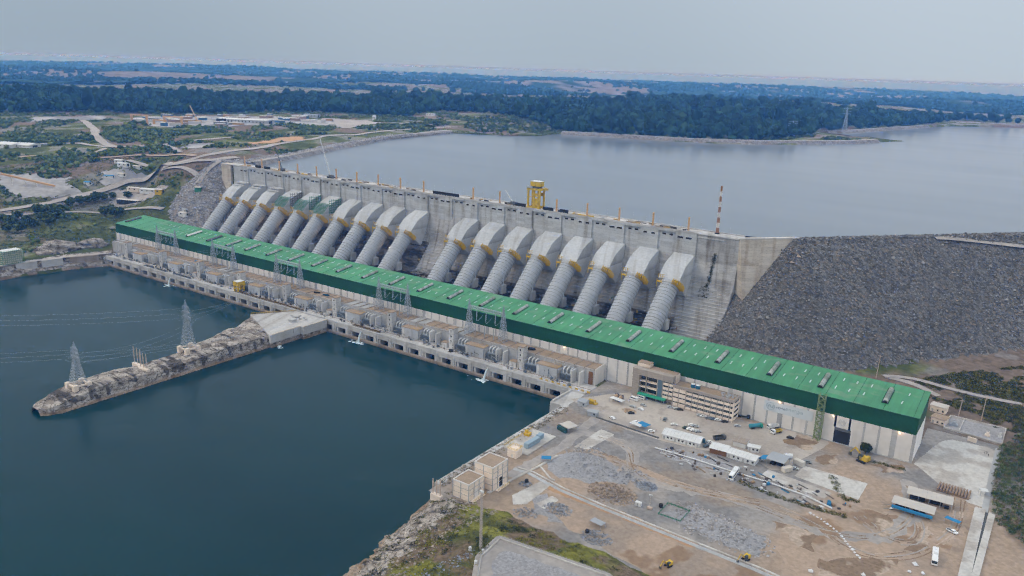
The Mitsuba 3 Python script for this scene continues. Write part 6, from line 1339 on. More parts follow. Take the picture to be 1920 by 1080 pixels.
# white bollard stones in a row
bp = LineString([(774.0, -93.8),(778.8, -95.7),(786.5, -100.8),(790.5, -103.6),(796.5, -111.5),(803.6, -119.6)])
for i in range(19):
    p = bp.interpolate(i/18, normalized=True); s = .8 if i % 5 else 1.2; v, f, cc = rocks([(p.x, p.y, 10.35)], [s], [(.72, .74, .76)], 300+i)
    put(thing('white_boulder', f'white painted boulder in the curved row at lower right, {ORD[i]} from its upper end', 'boulder', 'white boulders in a row'), MB().add(v, f, cc), 'boulder', color=True)
for i, p_ in enumerate([(787.9, -144.9),(807.7, -132.6),(824.0, -117.1),(825.5, -109.4),(829.4, -115.0),(806.8, -63.0)]):
    v, f, cc = rocks([(*p_, 10.6)], [1.5], [(.72, .74, .76)], 330+i)
    put(thing('white_boulder', ['white boulder at the bottom left of the muddy corner', 'white boulder at the bottom edge of the mud', 'tall white boulder at the bottom right of the mud', 'white boulder just above the tall one near the bus', 'white boulder left of the parked bus', 'white boulder by the corner of the blue edged shed'][i], 'boulder', 'loose white boulders'), MB().add(v, f, cc), 'boulder', color=True)
# green site fence
gf = thing('site_fence', 'low green mesh fence round a pit in the middle of the yard', 'fence'); fp = [(712.1, -130.4),(724.2, -130.7),(724.2, -142.6),(712.6, -143.0)]
for a, b in zip(fp, fp[1:]+fp[:1]):
    L = LineString([a, b]); m = MB()
    for s in np.arange(0, L.length, 2): p = L.interpolate(s); m.box(p.x-.08, p.x+.08, p.y-.08, p.y+.08, 10, 11.4)
    m.add([(*a, 10.5), (*b, 10.5), (*b, 11.0), (*a, 11.0)], [[0, 1, 2, 3]]); part(gf, 'fence_side', m, 'scaffold_green')
solo('pallet_stack', MB().box(-1.6, -.2, -1, 1, 0, 1.8).box(.2, 1.6, -1, 1, 0, 1.9).box(-1.7, 1.7, -1.1, 1.1, 1.9, 2.0), 'sheet_white', 'pale pallet stack left of the green fence', 'pallets', to=T().translate([*(700.7, -141.3), 10.1]))
lt = thing('light_tower', 'portable light tower left of the green fence', 'light tower'); lp = (706.9, -141.0)
part(lt, 'mast', MB().tube((*lp, 10.5), (*lp, 18), .14, 6), 'mast_pale'); part(lt, 'trailer', MB().box(lp[0]-1.2, lp[0]+1.2, lp[1]-.7, lp[1]+.7, 10.3, 11.4), 'paint_matte'); part(lt, 'lamp_heads', MB().box(lp[0]-.9, lp[0]-.1, lp[1]-.3, lp[1]+.3, 17.8, 18.4).box(lp[0]+.1, lp[0]+.9, lp[1]-.3, lp[1]+.3, 17.8, 18.4), 'sheet_white')
for k in [k for k in scene if k.startswith(lt+'__trailer')]: scene[k] = mikit.ply(MB().box(lp[0]-1.2, lp[0]+1.2, lp[1]-.7, lp[1]+.7, 10.3, 11.4).arrays()[:2], 'post_tan')
for (p_, lab) in (((692.5, -179.6), 'black bin beside the grey canopy'), ((710.6, -135.6), 'dark tank at the left corner of the green fence'), ((642.3, -157.5), 'black drum on the pale broken slab')):
    solo('black_drum', MB().tube((0, 0, 0), (0, 0, 1.7), 1.0, 12), 'tyre', lab, 'drum', to=T().translate([*p_, 10.15]))

# ---------------------------------------------------------------- things on the dam crest
for k in (0, 1, 2, 3, 4, 5, 6, 7, 8, 9, 11, 12, 14, 15, 16, 17, 18):
    x = S*k+1.1; np_ = sum(q.startswith('crest_post') for q in labels)+1; t = thing('crest_post', f'orange post on the dam crest, {ORD[np_-1]} from the left', 'post', 'orange posts along the dam crest')
    part(t, 'column', MB().box(x-.62, x+.62, 151.6, 152.8, 95, 107.6), 'paint_orange'); part(t, 'arm', MB().box(x-.3, x+.9, 150.9, 151.6, 106.4, 107.6), 'paint_orange'); part(t, 'foot', MB().box(x-1.1, x+1.1, 151.2, 153.4, 95.01, 96), 'deck_concrete')
cg = thing('gantry_crane', 'big yellow gantry crane standing on the dam crest', 'crane')
f = MB()
for x in (430.0, 436.6, 443.0):
    for y in (153.2, 161): f.box(x-.75, x+.75, y-.75, y+.75, 96, 113)
for y in (153.2, 161):
    f.box(429, 444, y-.6, y+.6, 96, 97.3).box(429, 437.5, y-.4, y+.4, 106, 106.8).box(436, 443.6, y-.5, y+.5, 107, 110)
f.box(437.6, 442, 152.6, 153.1, 98.5, 105.5).box(428.6, 444.4, 152.2, 162, 113, 114.6)
part(cg, 'frame', f, 'crane_yellow')
part(cg, 'hoist_house', MB().box(432, 442.5, 153, 161, 116.8, 121), 'crane_yellow'); part(cg, 'hoist_roof', MB().box(432, 442.6, 152.9, 161.1, 121, 121.4), 'sheet_white'); part(cg, 'trolley', MB().box(433, 441, 153.5, 160.5, 114.6, 116.8), 'ring_dark')
part(cg, 'jib', MB().box(443.5, 450, 156.4, 157.6, 113.6, 115).bar((443, 157, 117), (450, 157, 115), .4), 'crane_yellow'); part(cg, 'cabin', MB().box(429, 435, 151.6, 153.1, 114.7, 116.4), 'house_grey')
part(cg, 'ladder', MB().box(427.6, 428.6, 155, 156, 96, 110), 'rust')
for x in (430, 443): part(cg, 'wheel_truck', MB().box(x-1.6, x+1.6, 152.4, 154, 95.02, 96).box(x-1.6, x+1.6, 160.2, 161.8, 95.02, 96), 'crane_yellow')
ms = thing('striped_mast', 'tall red and white banded lattice mast on the right end of the dam', 'mast')
part(ms, 'base', MB().box(616.2, 619.4, 158.4, 161.6, 95, 96.2), 'void_dark')
for i in range(9):
    m = MB(); z0, z1 = 96+i*4.4, 96+(i+1)*4.4; w0_, w1_ = 1.7-.09*i, 1.7-.09*(i+1); lattice(m, (617.8, 160, z0), (617.8, 160, z1), w0_, w1_, 3, .36); part(ms, 'band', m, 'mast_white' if i % 2 else 'mast_red')
mat('mast_red', (.36, .19, .12), .7); mat('mast_white', (.68, .66, .64), .7)
def mobile_crane(x, y, dx, dz, L, col, lab):
    t = thing('mobile_crane', lab, 'crane'); a = np.array([x, y, 98.0]); b = a+np.array([dx, 0, dz])/math.hypot(dx, dz)*L
    part(t, 'carrier', MB().box(x-5, x+5, y-1.4, y+1.4, 95.9, 97.3).box(x+2.6, x+5, y-1.4, y+1.4, 97.3, 98.6).box(x-2, x+1.6, y-1.2, y+1.2, 97.3, 98.8), 'ring_dark'); part(t, 'boom', MB().tube(a, a+(b-a)*.55, .65, 6).tube(a+(b-a)*.5, b, .42, 6), col)
    for q in (-3.6, -2.2, 2.4, 3.8): part(t, 'wheel', MB().tube((x+q, y-1.5, 95.6), (x+q, y+1.5, 95.6), .6, 10), 'tyre')
mobile_crane(64, 158, -8, 22, 27, 'ring_dark', 'mobile crane with a dark boom near the left end of the dam crest'); mobile_crane(150, 158, -15, 40, 44, 'sheet_white', 'mobile crane with a long white boom on the left part of the dam crest'); mobile_crane(410, 156, -10, 12, 14, 'sheet_white', 'mobile crane with a short white boom left of the yellow gantry crane')
for (x0, x1, lab) in ((309.6, 343.9, 'long black screen panel on the dam crest left of the short boomed crane'), (414.6, 426.6, 'black screen panel on the crest just left of the yellow gantry crane'), (446.9, 458.3, 'black screen panel on the crest just right of the yellow gantry crane'), (466.0, 474.8, 'second black screen panel right of the yellow gantry crane'), (19.3, 30.6, 'dark panel on the crest at the far left'), (35.7, 46.9, 'second dark panel on the crest from the far left')):
    solo('screen_panel', MB().box(x0, x1, 153.6, 154.6, 95.05, 98.4), 'void_dark', lab, 'panel')
for (x0, x1, y, lab) in ((480, 502, 154, 'flat yellow beam lying on the crest right of the gantry crane'), (105.2, 114.6, 154, 'yellow machine on the crest between the first two mobile cranes')): solo('crest_beam', MB().box(x0, x1, y-.8, y+.8, 95.05, 96.3).box(x0+1, x0+2, y-1, y+1, 96.3, 97), 'paint_yellow', lab, 'beam')
m = MB(); g = rng(31)
for i in range(110):
    x = g.uniform(-5, 600); c = [(.06, .06, .065), (.45, .3, .12), (.5, .5, .5), (.25, .2, .16)][g.integers(4)]; L = g.uniform(.8, 4); m.box(-L, L, -.5, .5, 0, g.uniform(.5, 1.7), c, rot=g.normal(0, 8), at=(x, g.uniform(152.5, 163), 95.05))
stuff('crest_clutter', m, 'paint_matte', 'crates, beams and barriers along the dam crest', 'clutter', color=True)
m = MB()
for x in np.arange(-10, 640, 13.0): m.bar((x, 165.9, 95.9), (x, 165.9, 102), .09).bar((x, 165.9, 102), (x, 164.8, 102.3), .09)
stuff('crest_lamps', m, 'galvanised', 'thin lamp posts along the far side of the dam crest', 'lamp posts')
# ---------------------------------------------------------------- stones on the rock fills
def scatter(n, x0, x1, y0, y1, seed): g = rng(seed); return g.uniform(x0, x1, n), g.uniform(y0, y1, n), g
x, y, g = scatter(150000, 612, 1010, 36, 520, 41); h, k = ground(x, y); q = (k == 1) & (h > 11); x, y, h = x[q], y[q], h[q]
d = np.hypot(x-851, y+480); keep = g.uniform(0, 1, len(x)) < np.clip(1.15-(d-520)/700., .25, 1)*.62; x, y, h = x[keep], y[keep], h[keep]
b = g.uniform(0, 1, len(x))**1.8; c = np.where(g.uniform(0, 1, (len(x), 1)) < .07, [[.20, .155, .12]], np.array([[.14, .137, .135]]))*(.6+1.9*b[:, None]**1.6)
stuff('riprap_stones', MB().add(*rocks(np.c_[x, y, h+.15], g.uniform(.45, 1.25, len(x))*(1+1.0*(g.uniform(0, 1, len(x)) > .97)), c, 42)), 'boulder', 'dark grey broken rock covering the right embankment', 'stones', color=True)
x, y, g = scatter(26000, -330, -20, 60, 700, 43); h, k = ground(x, y); q = (k == 2); x, y, h = x[q], y[q], h[q]
c = np.array([[.30, .295, .30]])*(.5+1.1*g.uniform(0, 1, (len(x), 1)))
stuff('riprap_stones', MB().add(*rocks(np.c_[x, y, h+.15], g.uniform(.8, 2.2, len(x)), c, 44)), 'boulder', 'grey broken rock covering the fill at the left end of the dam', 'stones', color=True)
# ---------------------------------------------------------------- tracks and pads on the left plain
def drape(pts, w, lift=.2, step=4.0):
    p = LineString(pts); n = max(2, int(p.length/step)); q = np.array([p.interpolate(i/n, normalized=True).coords[0] for i in range(n+1)])
    kk = np.ones(9)/9; qq = np.vstack([np.repeat(q[:1], 4, 0), q, np.repeat(q[-1:], 4, 0)]); q = np.c_[np.convolve(qq[:, 0], kk, 'valid'), np.convolve(qq[:, 1], kk, 'valid')]
    t = np.gradient(q, axis=0); t /= np.linalg.norm(t, axis=1, keepdims=True)+1e-9; nn = np.c_[-t[:, 1], t[:, 0]]; rows = []
    wob = 1+.25*(vfbm(q[:, 0]/25., q[:, 1]/25., 9, 2)-.5)[:, None]*2
    for o in np.linspace(-.5, .5, 5):
        r_ = q+nn*o*w*wob; h, k = ground(r_[:, 0], r_[:, 1]); rows.append(np.c_[r_, h])
    rows = np.array(rows); z = rows[..., 2].max(0); rows[..., 2] = rows[..., 2]*.5+z*.5+lift
    return loft(rows.transpose(1, 0, 2), 0, 0), LineString(q).buffer(w*.75)
ROADS = []
for pts, w, m_ in [([(-128.0, 242.2),(-131.0, 215.9),(-123.4, 189.6),(-149.5, 173.3),(-152.8, 154.5),(-217.1, 160.3),(-228.0, 129.7),(-230.4, 79.7),(-234.6, 33.6),(-230.4, -13.1),(-230.4, -46.9)], 13, 'road_dirt'),([(-68.9, 180.0),(-70.6, 156.5),(-132.8, 157.5),(-175.5, 144.1)], 9, 'road_dirt'),([(-216.8, -53.0),(-198.4, -18.1),(-192.4, 11.9),(-179.5, 50.7),(-159.8, 71.3),(-85.8, 93.1)], 7, 'road_dirt'),([(-872.7, 397.7),(-833.5, 386.1),(-664.0, 316.3),(-550.5, 259.0),(-451.2, 221.9),(-400.3, 210.4),(-374.8, 242.4),(-352.7, 267.1),(-359.1, 312.1),(-347.0, 346.4),(-361.0, 414.5)], 14, 'road_dirt'),([(-571.8, 169.2),(-517.7, 209.0),(-458.3, 205.3),(-416.8, 210.0)], 10, 'road_dirt'),([(-419.5, 204.3),(-395.0, 177.8),(-384.8, 159.6)], 9, 'road_dirt'),([(-478.9, 62.8),(-473.3, 115.7),(-426.7, 133.4)], 9, 'dirt'),([(-350.1, 151.5),(-317.4, 176.5),(-302.3, 198.5),(-230.3, 207.7),(-157.3, 188.9)], 10, 'dirt'),([(-295.0, 163.4),(-265.5, 166.5),(-238.4, 168.9)], 9, 'road_dirt'),([(-176.2, 144.6),(-155.4, 164.7),(-150.5, 184.2),(-152.5, 214.0),(-175.6, 292.6),(-223.6, 384.7),(-250.1, 460.1),(-306.3, 594.3),(-301.1, 715.3),(-308.4, 854.9),(-284.4, 917.0)], 12, 'road_dirt'),([(-474.3, 761.9),(-391.2, 760.3),(-411.6, 864.4),(-440.6, 1007.1),(-389.2, 1087.1)], 9, 'road_dirt'),([(-347.0, 261.6),(-276.2, 234.9),(-237.9, 218.8)], 8, 'road_dirt'),([(-128.9, 197.1),(-61.2, 166.0),(-73.2, 145.5),(-74.7, 135.6),(-65.6, 127.1)], 9, 'road_dirt'),([(807.9, 117.3),(780.4, 138.1),(764.9, 132.9)], 6, 'road_dirt'),([(763.5, 280.6),(784.1, 300.7),(807.0, 322.0),(834.3, 347.3)], 4, 'road_dirt')]:
    mb, bf = drape(pts, w); struct('dirt_road', mb, m_); ROADS.append(bf)
mb, bf = drape([(762.1, 130.6),(772.5, 141.9),(781.1, 144.9),(797.9, 140.0),(815.4, 137.7),(835.2, 138.0),(857.2, 141.8)], 5.5, .4); struct('dirt_road', mb, 'road_dirt', label='pale track curving behind the right end of the hall'); ROADS.append(bf)
def pad(poly, mat_, seed, amp=4, lift=.5, step=8):
    P_ = ragged(poly, amp, 25, seed); x0, y0, x1, y1 = P_.bounds; nx, ny = int((x1-x0)/step)+2, int((y1-y0)/step)+2
    X, Y = np.meshgrid(np.linspace(x0, x1, nx), np.linspace(y0, y1, ny), indexing='ij'); h, k = ground(X.ravel(), Y.ravel()); v = np.c_[X.ravel(), Y.ravel(), h+lift]
    i, j = np.meshgrid(np.arange(nx-1), np.arange(ny-1), indexing='ij'); a = (i*ny+j).ravel(); q = np.c_[a, a+ny, a+ny+1, a+1]; c = v[q].mean(1); q = q[inside(P_, c[:, 0], c[:, 1])]
    struct('gravel_pad', sub(v, np.vstack([q[:, [0, 1, 2]], q[:, [0, 2, 3]]])), mat_); ROADS.append(P_.buffer(-3)); return P_
PADS = [pad(p, m_, 60+i) for i, (p, m_) in enumerate([([(-833.2, 484.2),(-912.1, 604.1),(-811.6, 720.4),(-690.6, 827.5),(-534.4, 818.4),(-465.2, 722.5),(-546.1, 490.3),(-649.8, 429.5)], 'pad_pale'),([(-971.8, 347.8),(-908.5, 463.1),(-836.5, 429.3),(-888.0, 308.5)], 'pad_pale'),([(-373.3, 20.4),(-346.8, 54.1),(-289.6, 84.3),(-271.3, 63.3),(-239.4, 75.3),(-232.8, 53.2),(-266.3, 1.5),(-318.3, -4.3)], 'pad_pale'),([(-223.0, 321.8),(-296.2, 432.2),(-300.0, 506.8),(-250.8, 458.3)], 'dirt_orange'),([(-273.3, 118.9),(-240.7, 142.8),(-218.1, 161.9),(-228.3, 134.8),(-234.4, 110.6),(-239.6, 90.4)], 'pad_pale'),([(-228.3, 99.0),(-220.1, 125.4),(-131.0, 118.9),(-121.2, 108.2),(-139.6, 92.2),(-170.3, 79.8),(-194.2, 78.5)], 'road_dirt'),([(-323.5, 270.2),(-294.9, 294.4),(-247.7, 300.3),(-216.4, 259.0),(-263.1, 240.0)], 'pad_pale'),([(-639.1, 882.2),(-553.7, 922.9),(-439.8, 859.4),(-411.8, 733.5),(-464.1, 736.8)], 'road_dirt')])]
mat('pad_pale', proc(lambda p, n, uv: mix((.36, .35, .35), (.22, .22, .23), smoothstep(.4, .65, fbm(p.x*.02, p.y*.02, 0, 4)))*(.75+.5*fbm(p.x*.2, p.y*.2, 0, 3))), .95, spec=.15)
NOGO = shapely.unary_union(ROADS); shapely.prepare(NOGO)
def gz(x, y): return float(ground(np.array([x]), np.array([y]))[0][0])
# conveyor on posts
cv = thing('conveyor', 'long orange conveyor bridge on thin posts at the left edge of the view', 'conveyor'); ca, cb = np.array((-330.7, 0.5)), np.array((-275.2, 48.7)); za, zb = gz(*ca)+16, gz(*cb)+1.5
part(cv, 'belt_bridge', MB().hull([(*(p+o), z+dz) for p, z in ((ca, za), (cb, zb)) for o in (np.array([0, -1.4]), np.array([0, 1.4])) for dz in (0, 2.2)]), 'paint_orange')
for s in (.05, .27, .5, .7): p = ca+(cb-ca)*s; part(cv, 'post', MB().box(p[0]-.5, p[0]+.5, p[1]-.5, p[1]+.5, gz(*p)-1, za+(zb-za)*s), 'mast_white')
# buildings of the camps
def block(px, w, d, h, rz, wallm, roofm, lab, rise=1.0, cat='building', group=None):
    t = thing('camp_building', lab, cat, group); M = T().translate([*px, gz(*px)]).rotate([0, 0, 1], rz)
    part(t, 'wall', MB().box(-w/2, w/2, -d/2, d/2, -2, h), wallm, to=M); part(t, 'roof', MB().prism_x([(-d/2-.6, h), (d/2+.6, h), (0, h+rise)], -w/2-.6, w/2+.6), roofm, to=M); part(t, 'doorway', MB().box(w/2, w/2+.1, -d/5, d/5, 0, h*.8), 'void_dark', to=M)
    for q in range(max(1, int(w/8))): part(t, 'window', MB().box(-w/2+3+q*8, -w/2+5.4+q*8, -d/2-.06, -d/2, h*.4, h*.75), 'glass_dark', to=M)
for px, w, d, h, rz, wm, rm, lab in (((-637.3, 586.8), 24, 40, 12, 25, 'void_dark', 'sheet_white', 'warehouse with a white roof and a dark open end in the far camp'), ((-575.0, 600.7), 90, 36, 9, 25, 'house_grey', 'sheet_white', 'long pale warehouse in the far camp'),
    ((-569.0, 126.2), 34, 30, 4, 20, 'sheet_white', 'sheet_white', 'white tented hall at the left edge of the view'), ((-546.0, 142.0), 30, 24, 3.5, 20, 'sheet_white', 'sheet_white', 'white low hall right of the tented one at the left edge'),
    ((-188.5, 112.9), 18, 9, 4, 20, 'tan_wall', 'tin_pale', 'pale roofed shed beside the main track left of the dam'), ((-152.9, 114.1), 26, 11, 4, 20, 'sheet_white', 'sheet_white', 'long white shed beside the rock fill left of the dam'), ((-125.4, 111.1), 10, 8, 5, 20, 'paint_yellow', 'tin_pale', 'small yellowish shed at the edge of the rock fill'),
    ((-164.7, 90.4), 34, 9, 4, 18, 'void_dark', 'tin_pale', 'long open sided shed below the main track'), ((-50.5, 95.5), 12, 7, 3.0, 10, 'sheet_white', 'tin_pale', 'pale hut behind the left end of the hall'), ((-51.4, 98.5), 5, 5, 4, 10, 'sheet_white', 'tin_grey', 'tall white hut behind the left end of the hall'),
    ((-504.6, 894.7), 9, 2, 14, 10, 'sheet_white', 'sheet_white', 'white upright board beside the far track'), ((-672.5, 853.0), 34, 20, 7, 25, 'house_grey', 'tin_grey', 'grey roofed hall at the right of the far camp'), ((-545.1, 1144.3), 26, 8, 5, 10, 'sheet_white', 'sheet_white', 'white hut on the rise behind the far end of the dike'),
    ((-251.5, 113.2), 12, 6, 3, 30, 'sheet_white', 'sheet_blue', 'blue roofed hut on the gravel pad left of the dam'), ((-243.0, 126.5), 12, 6, 3, 10, 'sheet_white', 'tin_pale', 'pale hut on the gravel pad left of the dam'), ((-255.8, 84.7), 10, 6, 3, 10, 'sheet_white', 'sheet_blue', 'small blue roofed hut above the main track'), ((-59.4, 124.2), 8, 5, 4, 30, 'scaffold_green', 'tin_pale', 'green cabin on the rock fill left of the dam'),
    ((-259.6, 140.3), 16, 8, 4, 15, 'sheet_white', 'sheet_white', 'white hut in the scrub beside the upper track'), ((-251.0, 155.8), 12, 6, 3, 15, 'sheet_white', 'tin_pale', 'low pale hut where the upper tracks meet'), ((-285.8, 149.8), 14, 8, 4, 15, 'sheet_white', 'sheet_white', 'white roofed hut above the one in the scrub')):
    block(px, w, d, h, rz, wm, rm, lab, rise=3 if 'tented' in lab else 1.0)
g = rng(91); camp = PADS[0]; mnx, mny, mxx, mxy = camp.bounds; n_ = 0
while n_ < 60:
    x, y = g.uniform(mnx, mxx), g.uniform(mny, mxy)
    if not camp.contains(Point(x, y)): continue
    n_ += 1; w, d, h = g.uniform(8, 30), g.uniform(5, 12), g.uniform(3, 7)
    c = [(.55, .55, .55), (.5, .3, .12), (.35, .25, .2), (.62, .62, .63), (.2, .22, .25), (.06, .16, .3)][g.integers(6)]
    t = thing('camp_shed', 'small shed or stack in the far construction camp', 'shed', 'sheds in the far camp'); scene[numbered(t+'__wall')] = {**mikit.ply(MB().box(-w/2, w/2, -d/2, d/2, -1, h).arrays()[:2], 'paint_matte', color=np.tile(np.array(c)*.8, (8, 1))), 'to_world': T().translate([x, y, gz(x, y)]).rotate([0, 0, 1], 25)}
    scene[numbered(t+'__roof')] = {**mikit.ply(MB().prism_x([(-d/2-.4, h), (d/2+.4, h), (0, h+1)], -w/2-.4, w/2+.4).arrays()[:2], 'tin_pale' if n_ % 3 else 'sheet_white'), 'to_world': T().translate([x, y, gz(x, y)]).rotate([0, 0, 1], 25)}
for i, px in enumerate([(-708.9, 433.4),(-686.2, 493.5),(-677.2, 458.0)]):
    t = thing('portal_crane', ('orange portal crane at the left of the far camp', 'orange portal crane in the middle of the far camp', 'low orange portal crane between two others in the far camp')[i], 'crane'); z = gz(*px); L = (40, 46, 30)[i]; h = (16, 13, 8)[i]
    part(t, 'girder', MB().box(-L/2, L/2, -1.2, 1.2, h, h+2.6), 'paint_orange', to=T().translate([*px, z]).rotate([0, 0, 1], 25))
    for s in (-1, 1): part(t, 'leg', MB().box(s*L/2*.85-.8, s*L/2*.85+.8, -3, 3, -1, h), 'paint_orange', to=T().translate([*px, z]).rotate([0, 0, 1], 25))
mb = MB(); px = (-684.6, 551.0); mb.bar((*px, gz(*px)), (px[0]-26, px[1], gz(*px)+34), 2.0); solo('crawler_crane', mb.box(px[0]-5, px[0]+7, px[1]-3, px[1]+3, gz(*px)-1, gz(*px)+5), 'paint_orange', 'orange crawler crane with a raised boom in the far camp', 'crane')
for (px, h, lab) in (((353.6, 1738.7), 60, 'tall grey pylon among the trees behind the far dike'), ((319.9, 1389.9), 34, 'shorter faint pylon left of the tall one behind the far dike')):
    m = MB(); z = gz(*px); lattice(m, (*px, z-2), (*px, z+h*.7), 11, 3.2, 7, .55); lattice(m, (*px, z+h*.7), (*px, z+h), 3.2, .6, 4, .45)
    for f_ in (.72, .84, .95): m.bar((px[0]-9, px[1]-5, z+h*f_), (px[0]+9, px[1]+5, z+h*f_), .6)
    t = thing('far_pylon', lab, 'pylon'); part(t, 'lattice_mast', m, 'galvanised')
# ---------------------------------------------------------------- plants
ico0, ico1 = trimesh.creation.icosphere(0), trimesh.creation.icosphere(1)
def blobs(pts, size, col, seed, ico=ico0, jit=.28):
    """leafy clumps: one rough lump per point, sizes (n, 3)"""
    g = rng(seed); n = len(pts); v0 = np.array(ico.vertices); m = len(v0)
    v = v0[None]*(1+g.normal(0, jit, (n, m, 1))); v = v*np.asarray(size)[:, None]+np.asarray(pts)[:, None]
    f = (np.array(ico.faces)[None]+(np.arange(n)*m)[:, None, None]).reshape(-1, 3)
    c = np.asarray(col)[:, None]*(1+g.normal(0, .22, (n, m, 1))); return v.reshape(-1, 3), f, np.clip(c, .004, 1).reshape(-1, 3)
def shrubs(x, y, s, col, seed, lumps=3, ico=ico0):
    g = rng(seed); n = len(x); h, k = ground(x, y); P_, Z, C_ = [], [], []
    for q in range(lumps):
        o = g.normal(0, .45, (n, 2))*s[:, None]; z = s*g.uniform(.25, .75, n); P_.append(np.c_[x+o[:, 0], y+o[:, 1], h+z]); r_ = s*g.uniform(.4, .75, n); Z.append(np.c_[r_, r_, r_*.85]); C_.append(col*g.uniform(.65, 1.35, (n, 1)))
    return blobs(np.vstack(P_), np.vstack(Z), np.vstack(C_), seed+1, ico)
# leafy growth near the camera: many small leaf faces
def leaf_cloud(x, y, z, s, col, per, seed):
    g = rng(seed); n = len(x); m = n*per; i = np.repeat(np.arange(n), per)
    a = g.normal(0, 1, (m, 3)); a /= np.linalg.norm(a, axis=1, keepdims=True); a[:, 2] = np.abs(a[:, 2])
    c = np.c_[x, y, z][i]+a*(g.uniform(.35, 1, (m, 1))**.6)*s[i][:, None]*[1, 1, .8]; L = (s[i]*g.uniform(.14, .34, m))[:, None]
    u = g.normal(0, 1, (m, 3)); u /= np.linalg.norm(u, axis=1, keepdims=True); w = np.cross(u, g.normal(0, 1, (m, 3))); w /= np.linalg.norm(w, axis=1, keepdims=True)
    v = np.stack([c-u*L, c+w*L*.6, c+u*L, c-w*L*.6], 1).reshape(-1, 3); q = np.arange(m*4).reshape(-1, 4); cc = np.clip(col[i]*g.uniform(.5, 1.6, (m, 1)), 0, 1)
    return v, np.vstack([q[:, [0, 1, 2]], q[:, [0, 2, 3]]]), np.repeat(cc, 4, 0)
GREENS = np.array([[.04, .07, .024], [.065, .095, .03], [.105, .125, .04], [.025, .048, .022]])
def scrub_mask(x, y): return vfbm(x/70., y/70., 15, 3)
x, y, g = scatter(64000, -1700, -42, -120, 1250, 51); d = np.hypot(x-851, y+480); msk = scrub_mask(x, y); keep = (msk > .48) & (g.uniform(0, 1, len(x)) < np.clip((msk-.44)*5, 0, .95)) & ~shapely.contains_xy(NOGO, x, y); x, y = x[keep], y[keep]
h, k = ground(x, y); q = (k == 0) & (h > 12); x, y = x[q], y[q]; s = g.uniform(1.2, 3.4, len(x))*(1+.7*(vfbm(x/120., y/120., 16, 2) > .55)); col = GREENS[g.integers(0, 4, len(x))]*1.35
stuff('scrub_growth', MB().add(*shrubs(x, y, s, col, 52, 2)), 'leaves', 'green scrub and bushes spread over the left plain', 'scrub', color=True)
x, y, g = scatter(16000, -420, -44, -120, 190, 53); msk = vfbm(x/34., y/34., 54, 3); h, k = ground(x, y); keep = (k == 0) & (h > 12.2) & (msk > .40) & ~shapely.contains_xy(NOGO, x, y); x, y, h = x[keep][:3600], y[keep][:3600], h[keep][:3600]
stuff('slope_scrub', MB().add(*leaf_cloud(x, y, h, g.uniform(1.0, 2.6, len(x)), np.vstack([GREENS, [[.11, .12, .04], [.12, .10, .06]]])[np.minimum(5, (vfbm(x/26., y/26., 57, 2)*7).astype(int))], 16, 56)), 'leaves', 'patchy green scrub on the slope left of the powerhouse', 'scrub', color=True)
# dark trees on the left slope
def tree_clump(name, px_list, n, spread, s0, s1, seed, lab, lumps=9, tone=.8):
    for i, p in enumerate(px_list):
        g = rng(seed+i); x, y = p; z = gz(x, y); s = g.uniform(s0, s1); t = thing(name, lab[i] if isinstance(lab, list) else f'dark broadleaf tree on the left slope, {ORD[sorted(range(len(px_list)), key=lambda q: math.atan2(px_list[q][0]-851, px_list[q][1]+480)).index(i)]} from the left', 'tree', None if isinstance(lab, list) else 'dark trees on the left slope')
        part(t, 'trunk', MB().tube((x, y, z-1), (x+.2*s*.2, y, z+s*.9), .06*s+.15, 7, r2=.04*s), 'bark')
        a = g.normal(0, 1, (lumps*6, 3)); a /= np.linalg.norm(a, axis=1, keepdims=True); rr = g.uniform(.5, 1, (lumps*6, 1))**.5
        P_ = np.array([x, y, z+s*1.05])+a*rr*[s*.8, s*.8, s*.62]; zz = g.uniform(.16, .34, (len(P_), 1))*s; v, f, c = blobs(P_, np.repeat(zz, 3, 1)*[1, 1, .8], GREENS[g.integers(0, 4, len(P_))]*tone*g.uniform(.6, 1.3, (len(P_), 1)), seed+i+500, ico0, .35)
        part(t, 'crown', MB().add(v, f, c), 'leaves', color=True)
mat('bark', (.10, .08, .06), .9)
g = rng(66); pts = [(-185.0, -57.6),(-167.0, -57.5),(-186.2, -40.1),(-166.0, -39.8),(-146.9, -40.5),(-166.7, -22.1),(-148.0, -22.6),(-184.7, -6.9),(-167.5, -5.2),(-194.6, -12.3),(-147.6, -69.8),(-138.9, -58.6),(-191.3, 2.8),(-178.7, 5.7),(-166.6, 64.9),(-137.1, 53.9),(-160.2, 52.6),(-140.8, 63.3),(-207.0, 46.2),(-208.1, 57.5),(-207.5, 67.9),(-206.8, 33.6),(-208.0, 80.0),(-204.3, 89.9),(-182.5, 98.7)]
tree_clump('broadleaf_tree', pts, 1, 0, 5.5, 8.5, 600, 'dark green broadleaf tree on the slope left of the hall')
tree_clump('yard_tree', [(781.6, -3.6)], 1, 0, 3.6, 3.7, 650, ['small dark tree standing alone by the right end wall of the hall'], lumps=12, tone=.5)
